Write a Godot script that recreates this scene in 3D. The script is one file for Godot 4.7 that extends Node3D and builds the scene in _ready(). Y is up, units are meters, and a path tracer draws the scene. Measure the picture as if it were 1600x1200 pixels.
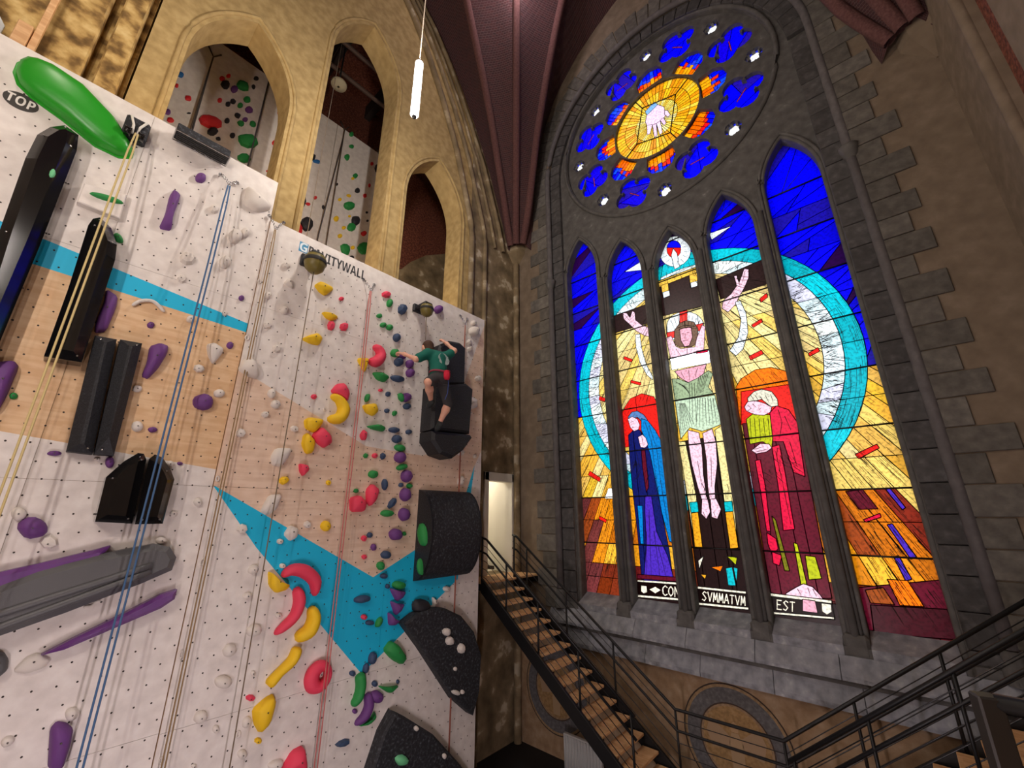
extends Node3D
# A brick-vaulted church bay turned into a climbing hall. The eye is at the origin, y is up, metres.
# The stained glass wall stands at z = -8, the arcade wall at x = -7, the climbing panels at x = -6.

const CX := -2.535          # middle of the great window
const GLASS_Z := -8.4
const FLOOR_Y := -4.55
const BAY_X := 4.5          # half the width of the bay
const BAY_Z := 5.15         # half its length
const BAY_CZ := -2.85

var M := {}
var taken := {}
var last_lamp := ""
var rng := RandomNumberGenerator.new()

func _ready() -> void:
	rng.seed = 7
	set_camera()
	set_light()
	make_materials()
	build_shell()
	build_window()
	build_climbing_panels()
	build_volumes()
	build_holds()
	build_ropes()
	build_aisle()
	build_stairs()
	build_climber()
	build_small_things()

# ---------------------------------------------------------------- camera, sky, lamps
func set_camera() -> void:
	var cam := Camera3D.new()
	cam.name = "camera"
	add_child(cam)
	cam.rotation_degrees = Vector3(17.8, 41.8, 0)
	cam.fov = rad_to_deg(2.0 * atan(600.0 / 639.0))
	cam.near = 0.05
	cam.far = 120.0
	cam.current = true

func set_light() -> void:
	var we := WorldEnvironment.new()
	we.name = "world_environment"
	var env := Environment.new()
	env.background_mode = Environment.BG_SKY
	var sky := Sky.new()
	var sm := ProceduralSkyMaterial.new()
	sm.sky_top_color = Color(0.93, 0.95, 1.0)
	sm.sky_horizon_color = Color(1.0, 1.0, 1.0)
	sm.ground_bottom_color = Color(0.72, 0.72, 0.70)
	sm.ground_horizon_color = Color(0.85, 0.85, 0.85)
	sm.sky_energy_multiplier = 2.1
	sm.ground_energy_multiplier = 1.45
	sky.sky_material = sm
	env.sky = sky
	env.tonemap_mode = Environment.TONE_MAPPER_LINEAR
	env.tonemap_exposure = 1.0
	env.sdfgi_enabled = true
	env.ssao_enabled = true
	env.ssil_enabled = true
	we.environment = env
	add_child(we)
	# tube lamps: one in view before the climbing wall, the others unseen, three added as fill
	tube_lamp(Vector3(-4.3, 5.88, -2.54), 1.17, 7.6, Color(1.0, 0.96, 0.92), 15.2, "glowing white tube lamp hanging on a cable before the arches")
	tube_lamp(Vector3(-4.2, 12.75, -5.05), 0.9, 2.6, Color(1.0, 0.93, 0.95), 13.9, "unseen tube lamp placed to light the crown of the vault")  # out of view, placed to light the vault near its crown
	tube_lamp(Vector3(-3.9, 6.6, 1.5), 1.17, 3.2, Color(1.0, 0.94, 0.86), 12.2, "unseen tube lamp placed to light the left climbing panel from above")  # out of view, placed to light the left panel from above
	tube_lamp(Vector3(-2.3, -3.3, 0.7), 1.17, 3.2, Color(1.0, 0.93, 0.94), FLOOR_Y, "added fill lamp on the mats brightening the lower left panel")  # added fill, brightens the lower left panel
	tube_lamp(Vector3(-1.8, -3.9, -1.5), 1.17, 4.8, Color(1.0, 0.93, 0.94), FLOOR_Y, "added fill lamp below the platform edge brightening the lower right panel")  # added fill, brightens the lower right panel and the stairs
	tube_lamp(Vector3(-2.7, 1.9, 2.1), 1.17, 5.6, Color(1.0, 0.95, 0.92), 11.0, "added fill lamp hanging low behind the camera facing the left panel")  # added fill behind the eye, for the left panel
	tube_lamp(Vector3(-0.9, 3.6, 1.5), 1.17, 3.8, Color(1.0, 0.95, 0.92), 11.5, "unseen tube lamp over the platform, placed to light stairs and panels")  # unseen, placed to light stairs and panels from behind the eye

func tube_lamp(at: Vector3, length: float, energy: float, colour: Color, top: float, label: String) -> void:
	var t := thing("tube_lamp", label, "lamp", "tube lamps", at)
	last_lamp = t.name
	var glow := StandardMaterial3D.new()
	glow.albedo_color = Color(0.95, 0.95, 0.95)
	glow.emission_enabled = true
	glow.emission = colour
	glow.emission_energy_multiplier = 6.0
	var n := 3
	var seg := length / n
	for k in n:
		var st := begin()
		var r0 := 0.065
		var rings := []
		if k == 0:
			rings.append([0.012, 0.0]); rings.append([0.05, 0.006]); rings.append([r0, 0.03])
		else:
			rings.append([r0, k * seg])
		if k == n - 1:
			rings.append([r0, length - 0.03]); rings.append([0.05, length - 0.006]); rings.append([0.012, length])
		else:
			rings.append([r0, (k + 1) * seg])
		lathe(st, rings, 20)
		put(t, "diffuser", st, glow)
		var l := OmniLight3D.new()
		l.name = "tube_light"
		l.position = Vector3(0, (k + 0.5) * seg, 0)
		l.light_color = colour
		l.light_energy = energy / n
		l.light_size = 0.06
		l.omni_range = 40.0
		l.omni_attenuation = 2.0
		l.shadow_enabled = true
		t.add_child(l, true)
	var cap := begin()
	lathe(cap, [[0.001, -0.022], [0.034, -0.022], [0.036, -0.002], [0.001, -0.002]], 18)
	put(t, "end_cap", cap, plain(Color(0.25, 0.25, 0.26), 0.4))
	var hub := begin()
	lathe(hub, [[0.001, length], [0.02, length], [0.016, length + 0.05], [0.001, length + 0.06]], 14)
	put(t, "cable_grip", hub, plain(Color(0.55, 0.55, 0.55), 0.4))
	var cab := begin()
	if top < at.y:
		lathe(cab, [[0.001, top - at.y], [0.2, top - at.y], [0.19, top - at.y + 0.025], [0.02, top - at.y + 0.04], [0.018, -0.02], [0.001, -0.02]], 16)
		put(t, "stand", cab, M_dark())
		return
	tube(cab, [Vector3(0, length + 0.05, 0), Vector3(0, top - at.y, 0)], 0.008, 8)
	put(t, "cable", cab, plain(Color(0.72, 0.66, 0.6), 0.7))

func M_dark() -> StandardMaterial3D:
	return plain(Color8(30, 30, 32), 0.5)

# ---------------------------------------------------------------- helpers
func numbered(called: String) -> String:
	var n: int = taken.get(called, 0)
	taken[called] = n + 1
	return called if n == 0 else "%s_%03d" % [called, n]

func thing(called: String, label: String, category: String, group := "", at := Vector3.ZERO) -> Node3D:
	var o := Node3D.new()
	o.name = numbered(called)
	add_child(o, true)
	o.position = at
	o.set_meta("label", label)
	o.set_meta("category", category)
	if group:
		o.set_meta("group", group)
	return o

func structure(called: String) -> Node3D:
	var o := Node3D.new()
	o.name = numbered(called)
	o.set_meta("kind", "structure")
	add_child(o, true)
	return o

func put(parent: Node, called: String, st, material: Material, at := Vector3.ZERO) -> MeshInstance3D:
	var m := MeshInstance3D.new()
	m.name = called
	if st is SurfaceTool:
		st.generate_normals()
		m.mesh = st.commit()
	else:
		m.mesh = st
	m.material_override = material
	parent.add_child(m, true)
	m.position = at
	return m

func single(called: String, st, material: Material, label: String, category: String, group := "") -> MeshInstance3D:
	var m := put(self, numbered(called), st, material)
	m.set_meta("label", label)
	m.set_meta("category", category)
	if group:
		m.set_meta("group", group)
	return m

func begin(smooth := true) -> SurfaceTool:
	var st := SurfaceTool.new()
	st.begin(Mesh.PRIMITIVE_TRIANGLES)
	st.set_smooth_group(0 if smooth else -1)
	return st

# a triangle whose front looks away from ref
func tri(st: SurfaceTool, a: Vector3, b: Vector3, c: Vector3, ref: Vector3) -> void:
	if (c - a).cross(b - a).dot((a + b + c) / 3.0 - ref) < 0.0:
		var t := b
		b = c
		c = t
	st.add_vertex(a)
	st.add_vertex(b)
	st.add_vertex(c)

func quad(st: SurfaceTool, a: Vector3, b: Vector3, c: Vector3, d: Vector3, ref: Vector3) -> void:
	tri(st, a, b, c, ref)
	tri(st, a, c, d, ref)

func lathe(st: SurfaceTool, rings: Array, n: int, at := Vector3.ZERO, basis := Basis()) -> void:
	for k in rings.size() - 1:
		var r0: float = rings[k][0]
		var y0: float = rings[k][1]
		var r1: float = rings[k + 1][0]
		var y1: float = rings[k + 1][1]
		for i in n:
			var a := TAU * i / n
			var b := TAU * (i + 1) / n
			var mid := Vector3(0, (y0 + y1) / 2, 0)
			if y1 <= y0 and k == 0:
				mid.y += 0.2
			elif absf(y1 - y0) < 1e-5:
				mid.y += -0.2 if k >= rings.size() - 2 else 0.2
			quad(st, at + basis * Vector3(cos(a) * r0, y0, sin(a) * r0), at + basis * Vector3(cos(b) * r0, y0, sin(b) * r0), at + basis * Vector3(cos(b) * r1, y1, sin(b) * r1), at + basis * Vector3(cos(a) * r1, y1, sin(a) * r1), at + basis * mid)

# a round bar along points; r may be a number or an array of radii
func tube(st: SurfaceTool, pts: Array, r, n := 8, capped := true, squash := 1.0, up := Vector3.UP) -> void:
	var rings := []
	for i in pts.size():
		var d: Vector3
		if i == 0:
			d = pts[1] - pts[0]
		elif i == pts.size() - 1:
			d = pts[i] - pts[i - 1]
		else:
			d = (pts[i + 1] - pts[i]).normalized() + (pts[i] - pts[i - 1]).normalized()
		d = d.normalized()
		var u := up if absf(d.dot(up)) < 0.98 else Vector3.RIGHT
		var s := d.cross(u).normalized()
		u = s.cross(d).normalized()
		var rad: float = r[i] if r is Array else r
		var ring := []
		for k in n:
			var a := TAU * k / n
			ring.append(pts[i] + s * cos(a) * rad + u * sin(a) * rad * squash)
		rings.append(ring)
	for i in pts.size() - 1:
		for k in n:
			var j := (k + 1) % n
			quad(st, rings[i][k], rings[i][j], rings[i + 1][j], rings[i + 1][k], (pts[i] + pts[i + 1]) / 2.0)
	if capped:
		for e in [0, pts.size() - 1]:
			var inner: Vector3 = pts[1] if e == 0 else pts[e - 1]
			for k in n:
				tri(st, pts[e], rings[e][k], rings[e][(k + 1) % n], inner)

func box(st: SurfaceTool, lo: Vector3, hi: Vector3, bevel := 0.0, xf := Transform3D()) -> void:
	var c := (lo + hi) / 2.0
	var h := (hi - lo).abs() / 2.0
	var b := minf(bevel, minf(h.x, minf(h.y, h.z)) * 0.9)
	var ref := xf * c
	if b <= 0.0:
		for ax in 3:
			for s in [-1.0, 1.0]:
				var p := []
				for q in [[-1, -1], [1, -1], [1, 1], [-1, 1]]:
					var v := Vector3.ZERO
					v[ax] = s * h[ax]
					v[(ax + 1) % 3] = q[0] * h[(ax + 1) % 3]
					v[(ax + 2) % 3] = q[1] * h[(ax + 2) % 3]
					p.append(xf * (c + v))
				quad(st, p[0], p[1], p[2], p[3], ref)
		return
	for ax in 3:
		var i1 := (ax + 1) % 3
		var i2 := (ax + 2) % 3
		for s in [-1.0, 1.0]:
			var p := []
			for q in [[-1, -1], [1, -1], [1, 1], [-1, 1]]:
				var v := Vector3.ZERO
				v[ax] = s * h[ax]
				v[i1] = q[0] * (h[i1] - b)
				v[i2] = q[1] * (h[i2] - b)
				p.append(xf * (c + v))
			quad(st, p[0], p[1], p[2], p[3], ref)
			for s2 in [-1.0, 1.0]:   # bevels along axis i2 between faces ax and i1
				var e := []
				for t in [-1.0, 1.0]:
					var v1 := Vector3.ZERO
					v1[ax] = s * h[ax]
					v1[i1] = s2 * (h[i1] - b)
					v1[i2] = t * (h[i2] - b)
					var v2 := Vector3.ZERO
					v2[ax] = s * (h[ax] - b)
					v2[i1] = s2 * h[i1]
					v2[i2] = t * (h[i2] - b)
					e.append(xf * (c + v1))
					e.append(xf * (c + v2))
				quad(st, e[0], e[1], e[3], e[2], ref)
	for sx in [-1.0, 1.0]:
		for sy in [-1.0, 1.0]:
			for sz in [-1.0, 1.0]:
				tri(st, xf * (c + Vector3(sx * h.x, sy * (h.y - b), sz * (h.z - b))), xf * (c + Vector3(sx * (h.x - b), sy * h.y, sz * (h.z - b))), xf * (c + Vector3(sx * (h.x - b), sy * (h.y - b), sz * h.z)), ref)

# a flat outline (x, y) pushed out along z of xf from z0 to z1, with a chamfer on the z1 face
func slab(st: SurfaceTool, poly: PackedVector2Array, z0: float, z1: float, xf := Transform3D(), chamfer := 0.0, back := true) -> void:
	var top := poly
	var ztop := z1
	if chamfer > 0.0:
		var ins := Geometry2D.offset_polygon(poly, -chamfer, Geometry2D.JOIN_MITER)
		if ins.size() == 1 and ins[0].size() >= 3:
			top = ins[0]
	var far := Vector3(0, 0, z0 - (z1 - z0))
	var idx := Geometry2D.triangulate_polygon(top)
	var out_dir := 1.0 if z1 > z0 else -1.0
	for i in range(0, idx.size(), 3):
		var a := Vector3(top[idx[i]].x, top[idx[i]].y, z1)
		var b := Vector3(top[idx[i + 1]].x, top[idx[i + 1]].y, z1)
		var c := Vector3(top[idx[i + 2]].x, top[idx[i + 2]].y, z1)
		tri(st, xf * a, xf * b, xf * c, xf * ((a + b + c) / 3.0 + Vector3(0, 0, -out_dir)))
	if back:
		idx = Geometry2D.triangulate_polygon(poly)
		for i in range(0, idx.size(), 3):
			var a := Vector3(poly[idx[i]].x, poly[idx[i]].y, z0)
			var b := Vector3(poly[idx[i + 1]].x, poly[idx[i + 1]].y, z0)
			var c := Vector3(poly[idx[i + 2]].x, poly[idx[i + 2]].y, z0)
			tri(st, xf * a, xf * b, xf * c, xf * ((a + b + c) / 3.0 + Vector3(0, 0, out_dir)))
	var zs := z1 - out_dir * chamfer if top != poly else z1
	var cw := Geometry2D.is_polygon_clockwise(poly)
	for i in poly.size():
		var p := poly[i]
		var q := poly[(i + 1) % poly.size()]
		var n2 := Vector2(q.y - p.y, p.x - q.x).normalized() * (-1.0 if cw else 1.0)
		var m := (p + q) / 2.0 - n2
		quad(st, xf * Vector3(p.x, p.y, z0), xf * Vector3(q.x, q.y, z0), xf * Vector3(q.x, q.y, zs), xf * Vector3(p.x, p.y, zs), xf * Vector3(m.x, m.y, (z0 + zs) / 2))
	if top != poly:
		# join the outline to the smaller face: nearest corners
		for i in poly.size():
			var p := poly[i]
			var q := poly[(i + 1) % poly.size()]
			var pi := nearest(top, p)
			var qi := nearest(top, q)
			var ref := xf * Vector3((p.x + q.x) / 2, (p.y + q.y) / 2, z0 - out_dir)
			if pi == qi:
				tri(st, xf * Vector3(p.x, p.y, zs), xf * Vector3(q.x, q.y, zs), xf * Vector3(top[pi].x, top[pi].y, z1), ref)
			else:
				quad(st, xf * Vector3(p.x, p.y, zs), xf * Vector3(q.x, q.y, zs), xf * Vector3(top[qi].x, top[qi].y, z1), xf * Vector3(top[pi].x, top[pi].y, z1), ref)

func nearest(poly: PackedVector2Array, p: Vector2) -> int:
	var best := 0
	for i in poly.size():
		if poly[i].distance_squared_to(p) < poly[best].distance_squared_to(p):
			best = i
	return best

# a rounded lump over an outline given round (0, 0) in the x-y plane of xf, bulging to +z
func dome(st: SurfaceTool, poly: PackedVector2Array, height: float, xf: Transform3D, shape := 0.55, peak := Vector2.ZERO, rings := 4) -> void:
	var prev := []
	for p in poly:
		prev.append(Vector3(p.x, p.y, -0.004))
	var ref := xf * Vector3(0, 0, -height)
	for k in range(1, rings + 1):
		var t := float(k) / rings
		var s := cos(t * PI / 2.0 * 0.96)
		var z := height * pow(sin(t * PI / 2.0), shape * 1.6)
		var cur := []
		for p in poly:
			cur.append(Vector3(lerpf(peak.x, p.x, s), lerpf(peak.y, p.y, s), z))
		for i in poly.size():
			var j := (i + 1) % poly.size()
			quad(st, xf * prev[i], xf * prev[j], xf * cur[j], xf * cur[i], ref)
		prev = cur
	for i in poly.size():
		tri(st, xf * prev[i], xf * prev[(i + 1) % poly.size()], xf * Vector3(peak.x, peak.y, height * 1.005), ref)

func ngon(n: int, rx: float, ry: float, wob := 0.0, seed_ := 0) -> PackedVector2Array:
	var r := RandomNumberGenerator.new()
	r.seed = seed_
	var out := PackedVector2Array()
	for i in n:
		var a := TAU * i / n
		var k := 1.0 + r.randf_range(-wob, wob)
		out.append(Vector2(cos(a) * rx * k, sin(a) * ry * k))
	return out

func pv(a: Array) -> PackedVector2Array:
	var out := PackedVector2Array()
	for i in range(0, a.size(), 2):
		out.append(Vector2(a[i], a[i + 1]))
	return out

# pointed arch opening from y0 up: half width w, springing at ys, apex at ya
func lancet(cx: float, w: float, y0: float, ys: float, ya: float, n := 10) -> PackedVector2Array:
	var h := ya - ys
	var r := (w * w + h * h) / (2.0 * w)
	var out := PackedVector2Array([Vector2(cx - w, y0), Vector2(cx + w, y0)])
	for i in n + 1:
		var a := asin(h / r) * i / n if h < r else (PI / 2) * i / n
		out.append(Vector2(cx + w - r + r * cos(a), ys + r * sin(a)))
	for i in range(n - 1, -1, -1):
		var a := asin(h / r) * i / n if h < r else (PI / 2) * i / n
		out.append(Vector2(cx - w + r - r * cos(a), ys + r * sin(a)))
	return out

# wall plane turns: local x along the wall, y up, z out of the wall into the room
func on_panel(u := 0.0, y := 0.0, out := 0.0) -> Transform3D:   # climbing panels: u runs along world -z, local z comes out into the room
	return Transform3D(Basis(Vector3(0, 0, -1), Vector3(0, 1, 0), Vector3(1, 0, 0)), Vector3(-6.0 + out, y, -u))

# ---------------------------------------------------------------- materials
func plain(c: Color, rough := 0.8, metal := 0.0) -> StandardMaterial3D:
	var m := StandardMaterial3D.new()
	m.albedo_color = c
	m.roughness = rough
	m.metallic = metal
	return m

func noise_tex(freq: float, ramp: Array, kind := FastNoiseLite.TYPE_SIMPLEX_SMOOTH, octaves := 5, seed_ := 1, size := 512) -> NoiseTexture2D:
	var n := FastNoiseLite.new()
	n.noise_type = kind
	n.frequency = freq
	n.fractal_octaves = octaves
	n.seed = seed_
	var t := NoiseTexture2D.new()
	t.width = size
	t.height = size
	t.seamless = true
	t.noise = n
	var g := Gradient.new()
	var offs := PackedFloat32Array()
	var cols := PackedColorArray()
	for r in ramp:
		offs.append(r[0])
		cols.append(r[1])
	g.offsets = offs
	g.colors = cols
	t.color_ramp = g
	return t

func surfaced(ramp: Array, freq: float, scale: float, rough := 0.9, bump := 0.0, seed_ := 1, bump_freq := 0.03) -> StandardMaterial3D:
	var m := StandardMaterial3D.new()
	m.albedo_texture = noise_tex(freq, ramp, FastNoiseLite.TYPE_SIMPLEX_SMOOTH, 5, seed_)
	m.uv1_triplanar = true
	m.uv1_world_triplanar = true
	m.uv1_scale = Vector3.ONE * scale
	m.roughness = rough
	if bump > 0.0:
		m.heightmap_enabled = true
		m.heightmap_scale = bump
		m.heightmap_texture = noise_tex(bump_freq, [[0.0, Color.BLACK], [1.0, Color.WHITE]], FastNoiseLite.TYPE_SIMPLEX_SMOOTH, 5, seed_ + 50)
	return m

func c8(r: int, g: int, b: int) -> Color:
	return Color8(r, g, b)

func make_materials() -> void:
	M.ochre = surfaced([[0.0, c8(156, 132, 86)], [0.4, c8(172, 147, 98)], [0.6, c8(180, 155, 105)], [1.0, c8(192, 168, 118)]], 0.02, 0.4, 0.95, 0.06, 3, 0.2)
	M.old_plaster = surfaced([[0.0, c8(92, 80, 60)], [0.42, c8(128, 111, 84)], [0.6, c8(142, 124, 96)], [0.72, c8(156, 138, 108)], [0.8, c8(200, 186, 160)], [1.0, c8(214, 202, 178)]], 0.014, 0.22, 0.95, 0.3, 9, 0.05)
	M.brown_plaster = surfaced([[0.0, c8(112, 98, 82)], [0.45, c8(122, 107, 90)], [0.7, c8(128, 113, 96)], [1.0, c8(138, 123, 106)]], 0.02, 0.3, 0.95, 0.15, 5, 0.15)
	M.low_plaster = surfaced([[0.0, c8(132, 106, 80)], [0.45, c8(150, 124, 96)], [0.7, c8(158, 134, 108)], [1.0, c8(172, 150, 124)]], 0.02, 0.4, 0.95, 0.15, 15, 0.15)
	M.stone = surfaced([[0.0, c8(76, 74, 72)], [0.45, c8(90, 88, 86)], [0.7, c8(97, 95, 93)], [0.88, c8(108, 106, 104)], [1.0, c8(150, 148, 146)]], 0.02, 0.35, 0.85, 0.3, 21, 0.1)
	M.sill_stone = surfaced([[0.0, c8(104, 106, 112)], [0.5, c8(138, 140, 148)], [0.75, c8(152, 154, 160)], [0.9, c8(176, 176, 180)], [1.0, c8(205, 205, 205)]], 0.018, 0.5, 0.8, 0.4, 31, 0.06)
	M.quoin = []
	for k in 4:
		var d := -8 + k * 5
		M.quoin.append(surfaced([[0.0, c8(84 + d, 80 + d, 76 + d)], [0.5, c8(100 + d, 96 + d, 90 + d)], [1.0, c8(118 + d, 113 + d, 106 + d)]], 0.025, 0.4, 0.9, 0.5, 40 + k, 0.06))
	M.quoin_dark = []
	for k in 3:
		var d := -6 + k * 6
		M.quoin_dark.append(surfaced([[0.0, c8(62 + d, 60 + d, 60 + d)], [0.6, c8(78 + d, 76 + d, 76 + d)], [1.0, c8(100 + d, 98 + d, 98 + d)]], 0.025, 0.4, 0.88, 0.5, 46 + k, 0.06))
	M.stone_light = surfaced([[0.0, c8(84, 80, 81)], [0.6, c8(100, 96, 97)], [1.0, c8(118, 114, 114)]], 0.02, 0.4, 0.85, 0.3, 52, 0.06)
	M.brick = brick_material(c8(74, 38, 39), c8(57, 33, 36), c8(94, 73, 72), 11)
	M.brick_rib = brick_material(c8(128, 58, 50), c8(104, 46, 42), c8(158, 122, 108), 12)
	M.rough_brick = surfaced([[0.0, c8(70, 36, 26)], [0.5, c8(110, 58, 42)], [0.8, c8(132, 76, 56)], [1.0, c8(150, 100, 78)]], 0.05, 0.5, 0.95, 0.9, 61, 0.1)
	M.rough_brick_rib = surfaced([[0.0, c8(72, 44, 44)], [0.5, c8(96, 62, 60)], [1.0, c8(120, 86, 82)]], 0.06, 0.6, 0.95, 0.5, 63, 0.1)
	M.old_plaster_yellow = surfaced([[0.0, c8(84, 64, 34)], [0.3, c8(128, 100, 58)], [0.5, c8(178, 146, 88)], [0.75, c8(206, 176, 116)], [1.0, c8(222, 198, 142)]], 0.016, 0.35, 0.95, 0.5, 67, 0.1)
	M.dark_timber = plain(c8(46, 34, 30), 0.9)
	M.floor = plain(c8(22, 20, 22), 0.8)
	M.iron = plain(c8(24, 24, 26), 0.45, 0.3)
	M.wire = plain(c8(60, 60, 62), 0.35, 0.7)
	M.white_paint = surfaced([[0.0, c8(214, 206, 200)], [0.5, c8(226, 218, 212)], [1.0, c8(236, 230, 224)]], 0.02, 0.5, 0.6, 0.0, 71)
	M.plywood = []
	M.ply_left = wood_material(c8(226, 192, 152), c8(212, 172, 130), 81)
	M.ply_right = wood_material(c8(230, 204, 182), c8(218, 188, 164), 82)
	M.teal = plain(c8(20, 184, 226), 0.55)
	M.tread = wood_material(c8(228, 186, 138), c8(206, 158, 110), 83)
	M.ply_edge = plain(c8(168, 132, 96), 0.8)
	M.black_gloss = plain(c8(14, 14, 16), 0.12)
	M.black_gloss.clearcoat_enabled = true
	M.black_gloss.clearcoat = 0.6
	M.black_gloss.clearcoat_roughness = 0.06
	M.black_matt = surfaced([[0.0, c8(20, 20, 24)], [0.55, c8(36, 37, 42)], [0.75, c8(58, 60, 66)], [1.0, c8(112, 114, 120)]], 0.03, 1.2, 0.75, 0.4, 91, 0.08)
	M.black_grit = surfaced([[0.0, c8(16, 16, 20)], [0.6, c8(30, 31, 36)], [0.85, c8(44, 46, 52)], [1.0, c8(90, 92, 96)]], 0.04, 1.5, 0.6, 0.3, 93, 0.1)
	M.mint = plain(c8(110, 196, 140), 0.6)
	M.white_trim = plain(c8(228, 224, 214), 0.6)
	M.chrome = plain(c8(190, 190, 192), 0.25, 1.0)
	M.hold = {
		"W": c8(222, 214, 206), "Y": c8(240, 196, 22), "P": c8(232, 62, 92), "R": c8(212, 36, 44), "G": c8(34, 140, 66), "N": c8(50, 70, 102),
		"U": c8(106, 58, 128), "K": c8(34, 32, 38), "B": c8(36, 104, 168), "A": c8(92, 92, 94), "H": c8(140, 74, 130),
	}
	var made := {}
	for k in M.hold:
		var m := plain(M.hold[k], 0.62)
		m.heightmap_enabled = true
		m.heightmap_scale = 0.12
		m.heightmap_texture = grain()
		m.uv1_triplanar = true
		m.uv1_world_triplanar = true
		m.uv1_scale = Vector3.ONE * 6.0
		made[k] = m
	M.hold = made

var _grain: NoiseTexture2D
func grain() -> NoiseTexture2D:
	if _grain == null:
		_grain = noise_tex(0.12, [[0.0, Color.BLACK], [1.0, Color.WHITE]], FastNoiseLite.TYPE_SIMPLEX, 3, 5, 256)
	return _grain

func wood_material(a: Color, b: Color, seed_: int) -> StandardMaterial3D:
	var n := FastNoiseLite.new()
	n.seed = seed_
	n.frequency = 0.02
	n.fractal_octaves = 4
	var im := Image.create(256, 256, false, Image.FORMAT_RGB8)
	for y in 256:
		for x in 256:
			var v := n.get_noise_2d(x * 0.35, y * 4.0) * 0.9 + n.get_noise_2d(x * 1.2 + 500.0, y * 1.2) * 0.7
			im.set_pixel(x, y, a.lerp(b, clampf(0.5 + v, 0.0, 1.0)))
	var m := StandardMaterial3D.new()
	m.albedo_texture = ImageTexture.create_from_image(im)
	m.uv1_triplanar = true
	m.uv1_world_triplanar = true
	m.uv1_scale = Vector3.ONE * 0.7
	m.roughness = 0.65
	return m

# courses too fine to tell apart one by one from the floor: 4 cm courses, UV in metres
func brick_material(a: Color, b: Color, mortar: Color, seed_: int) -> StandardMaterial3D:
	var r := RandomNumberGenerator.new()
	r.seed = seed_
	var im := Image.create(256, 256, false, Image.FORMAT_RGB8)
	im.fill(mortar)
	var hm := Image.create(256, 256, false, Image.FORMAT_RGB8)
	hm.fill(Color(0.2, 0.2, 0.2))
	for row in 16:
		var off := (row % 2) * 16
		for k in 8:
			var c := a.lerp(b, r.randf())
			var x0 := k * 32 + off
			for w in [0, -256]:
				im.fill_rect(Rect2i(x0 + w + 1, row * 16 + 2, 29, 13), c)
				hm.fill_rect(Rect2i(x0 + w + 1, row * 16 + 2, 29, 13), Color(0.8, 0.8, 0.8))
	var m := StandardMaterial3D.new()
	m.albedo_texture = ImageTexture.create_from_image(im)
	m.heightmap_enabled = true
	m.heightmap_scale = 0.8
	m.heightmap_texture = ImageTexture.create_from_image(hm)
	m.uv1_scale = Vector3(1.15, 1.15, 1)
	m.roughness = 0.9
	return m

# ---------------------------------------------------------------- the church
func csg_wall(parent: Node, called: String, outer: PackedVector2Array, holes: Array, depth: float, xf: Transform3D, material: Material) -> void:
	# outer and holes lie in the local x-y plane; the wall runs from z = 0 back to z = -depth
	var root := CSGCombiner3D.new()
	root.name = called
	parent.add_child(root, true)
	root.transform = xf
	var body := CSGPolygon3D.new()
	body.name = "body"
	body.polygon = outer
	body.depth = depth
	body.material = material
	root.add_child(body)
	for h in holes:
		var cut := CSGPolygon3D.new()
		cut.name = "opening"
		cut.polygon = h
		cut.depth = depth + 0.2
		cut.operation = CSGShape3D.OPERATION_SUBTRACTION
		cut.position.z = 0.1
		cut.material = material
		root.add_child(cut, true)

func rect2(x0: float, y0: float, x1: float, y1: float) -> PackedVector2Array:
	return PackedVector2Array([Vector2(x0, y0), Vector2(x1, y0), Vector2(x1, y1), Vector2(x0, y1)])

func window_opening(r: float, y0: float) -> PackedVector2Array:
	var out := PackedVector2Array([Vector2(CX - r, y0), Vector2(CX + r, y0)])
	for i in 33:
		var a := PI * i / 32
		out.append(Vector2(CX + cos(a) * r, 9.35 + sin(a) * r * 1.03))
	return out

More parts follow.
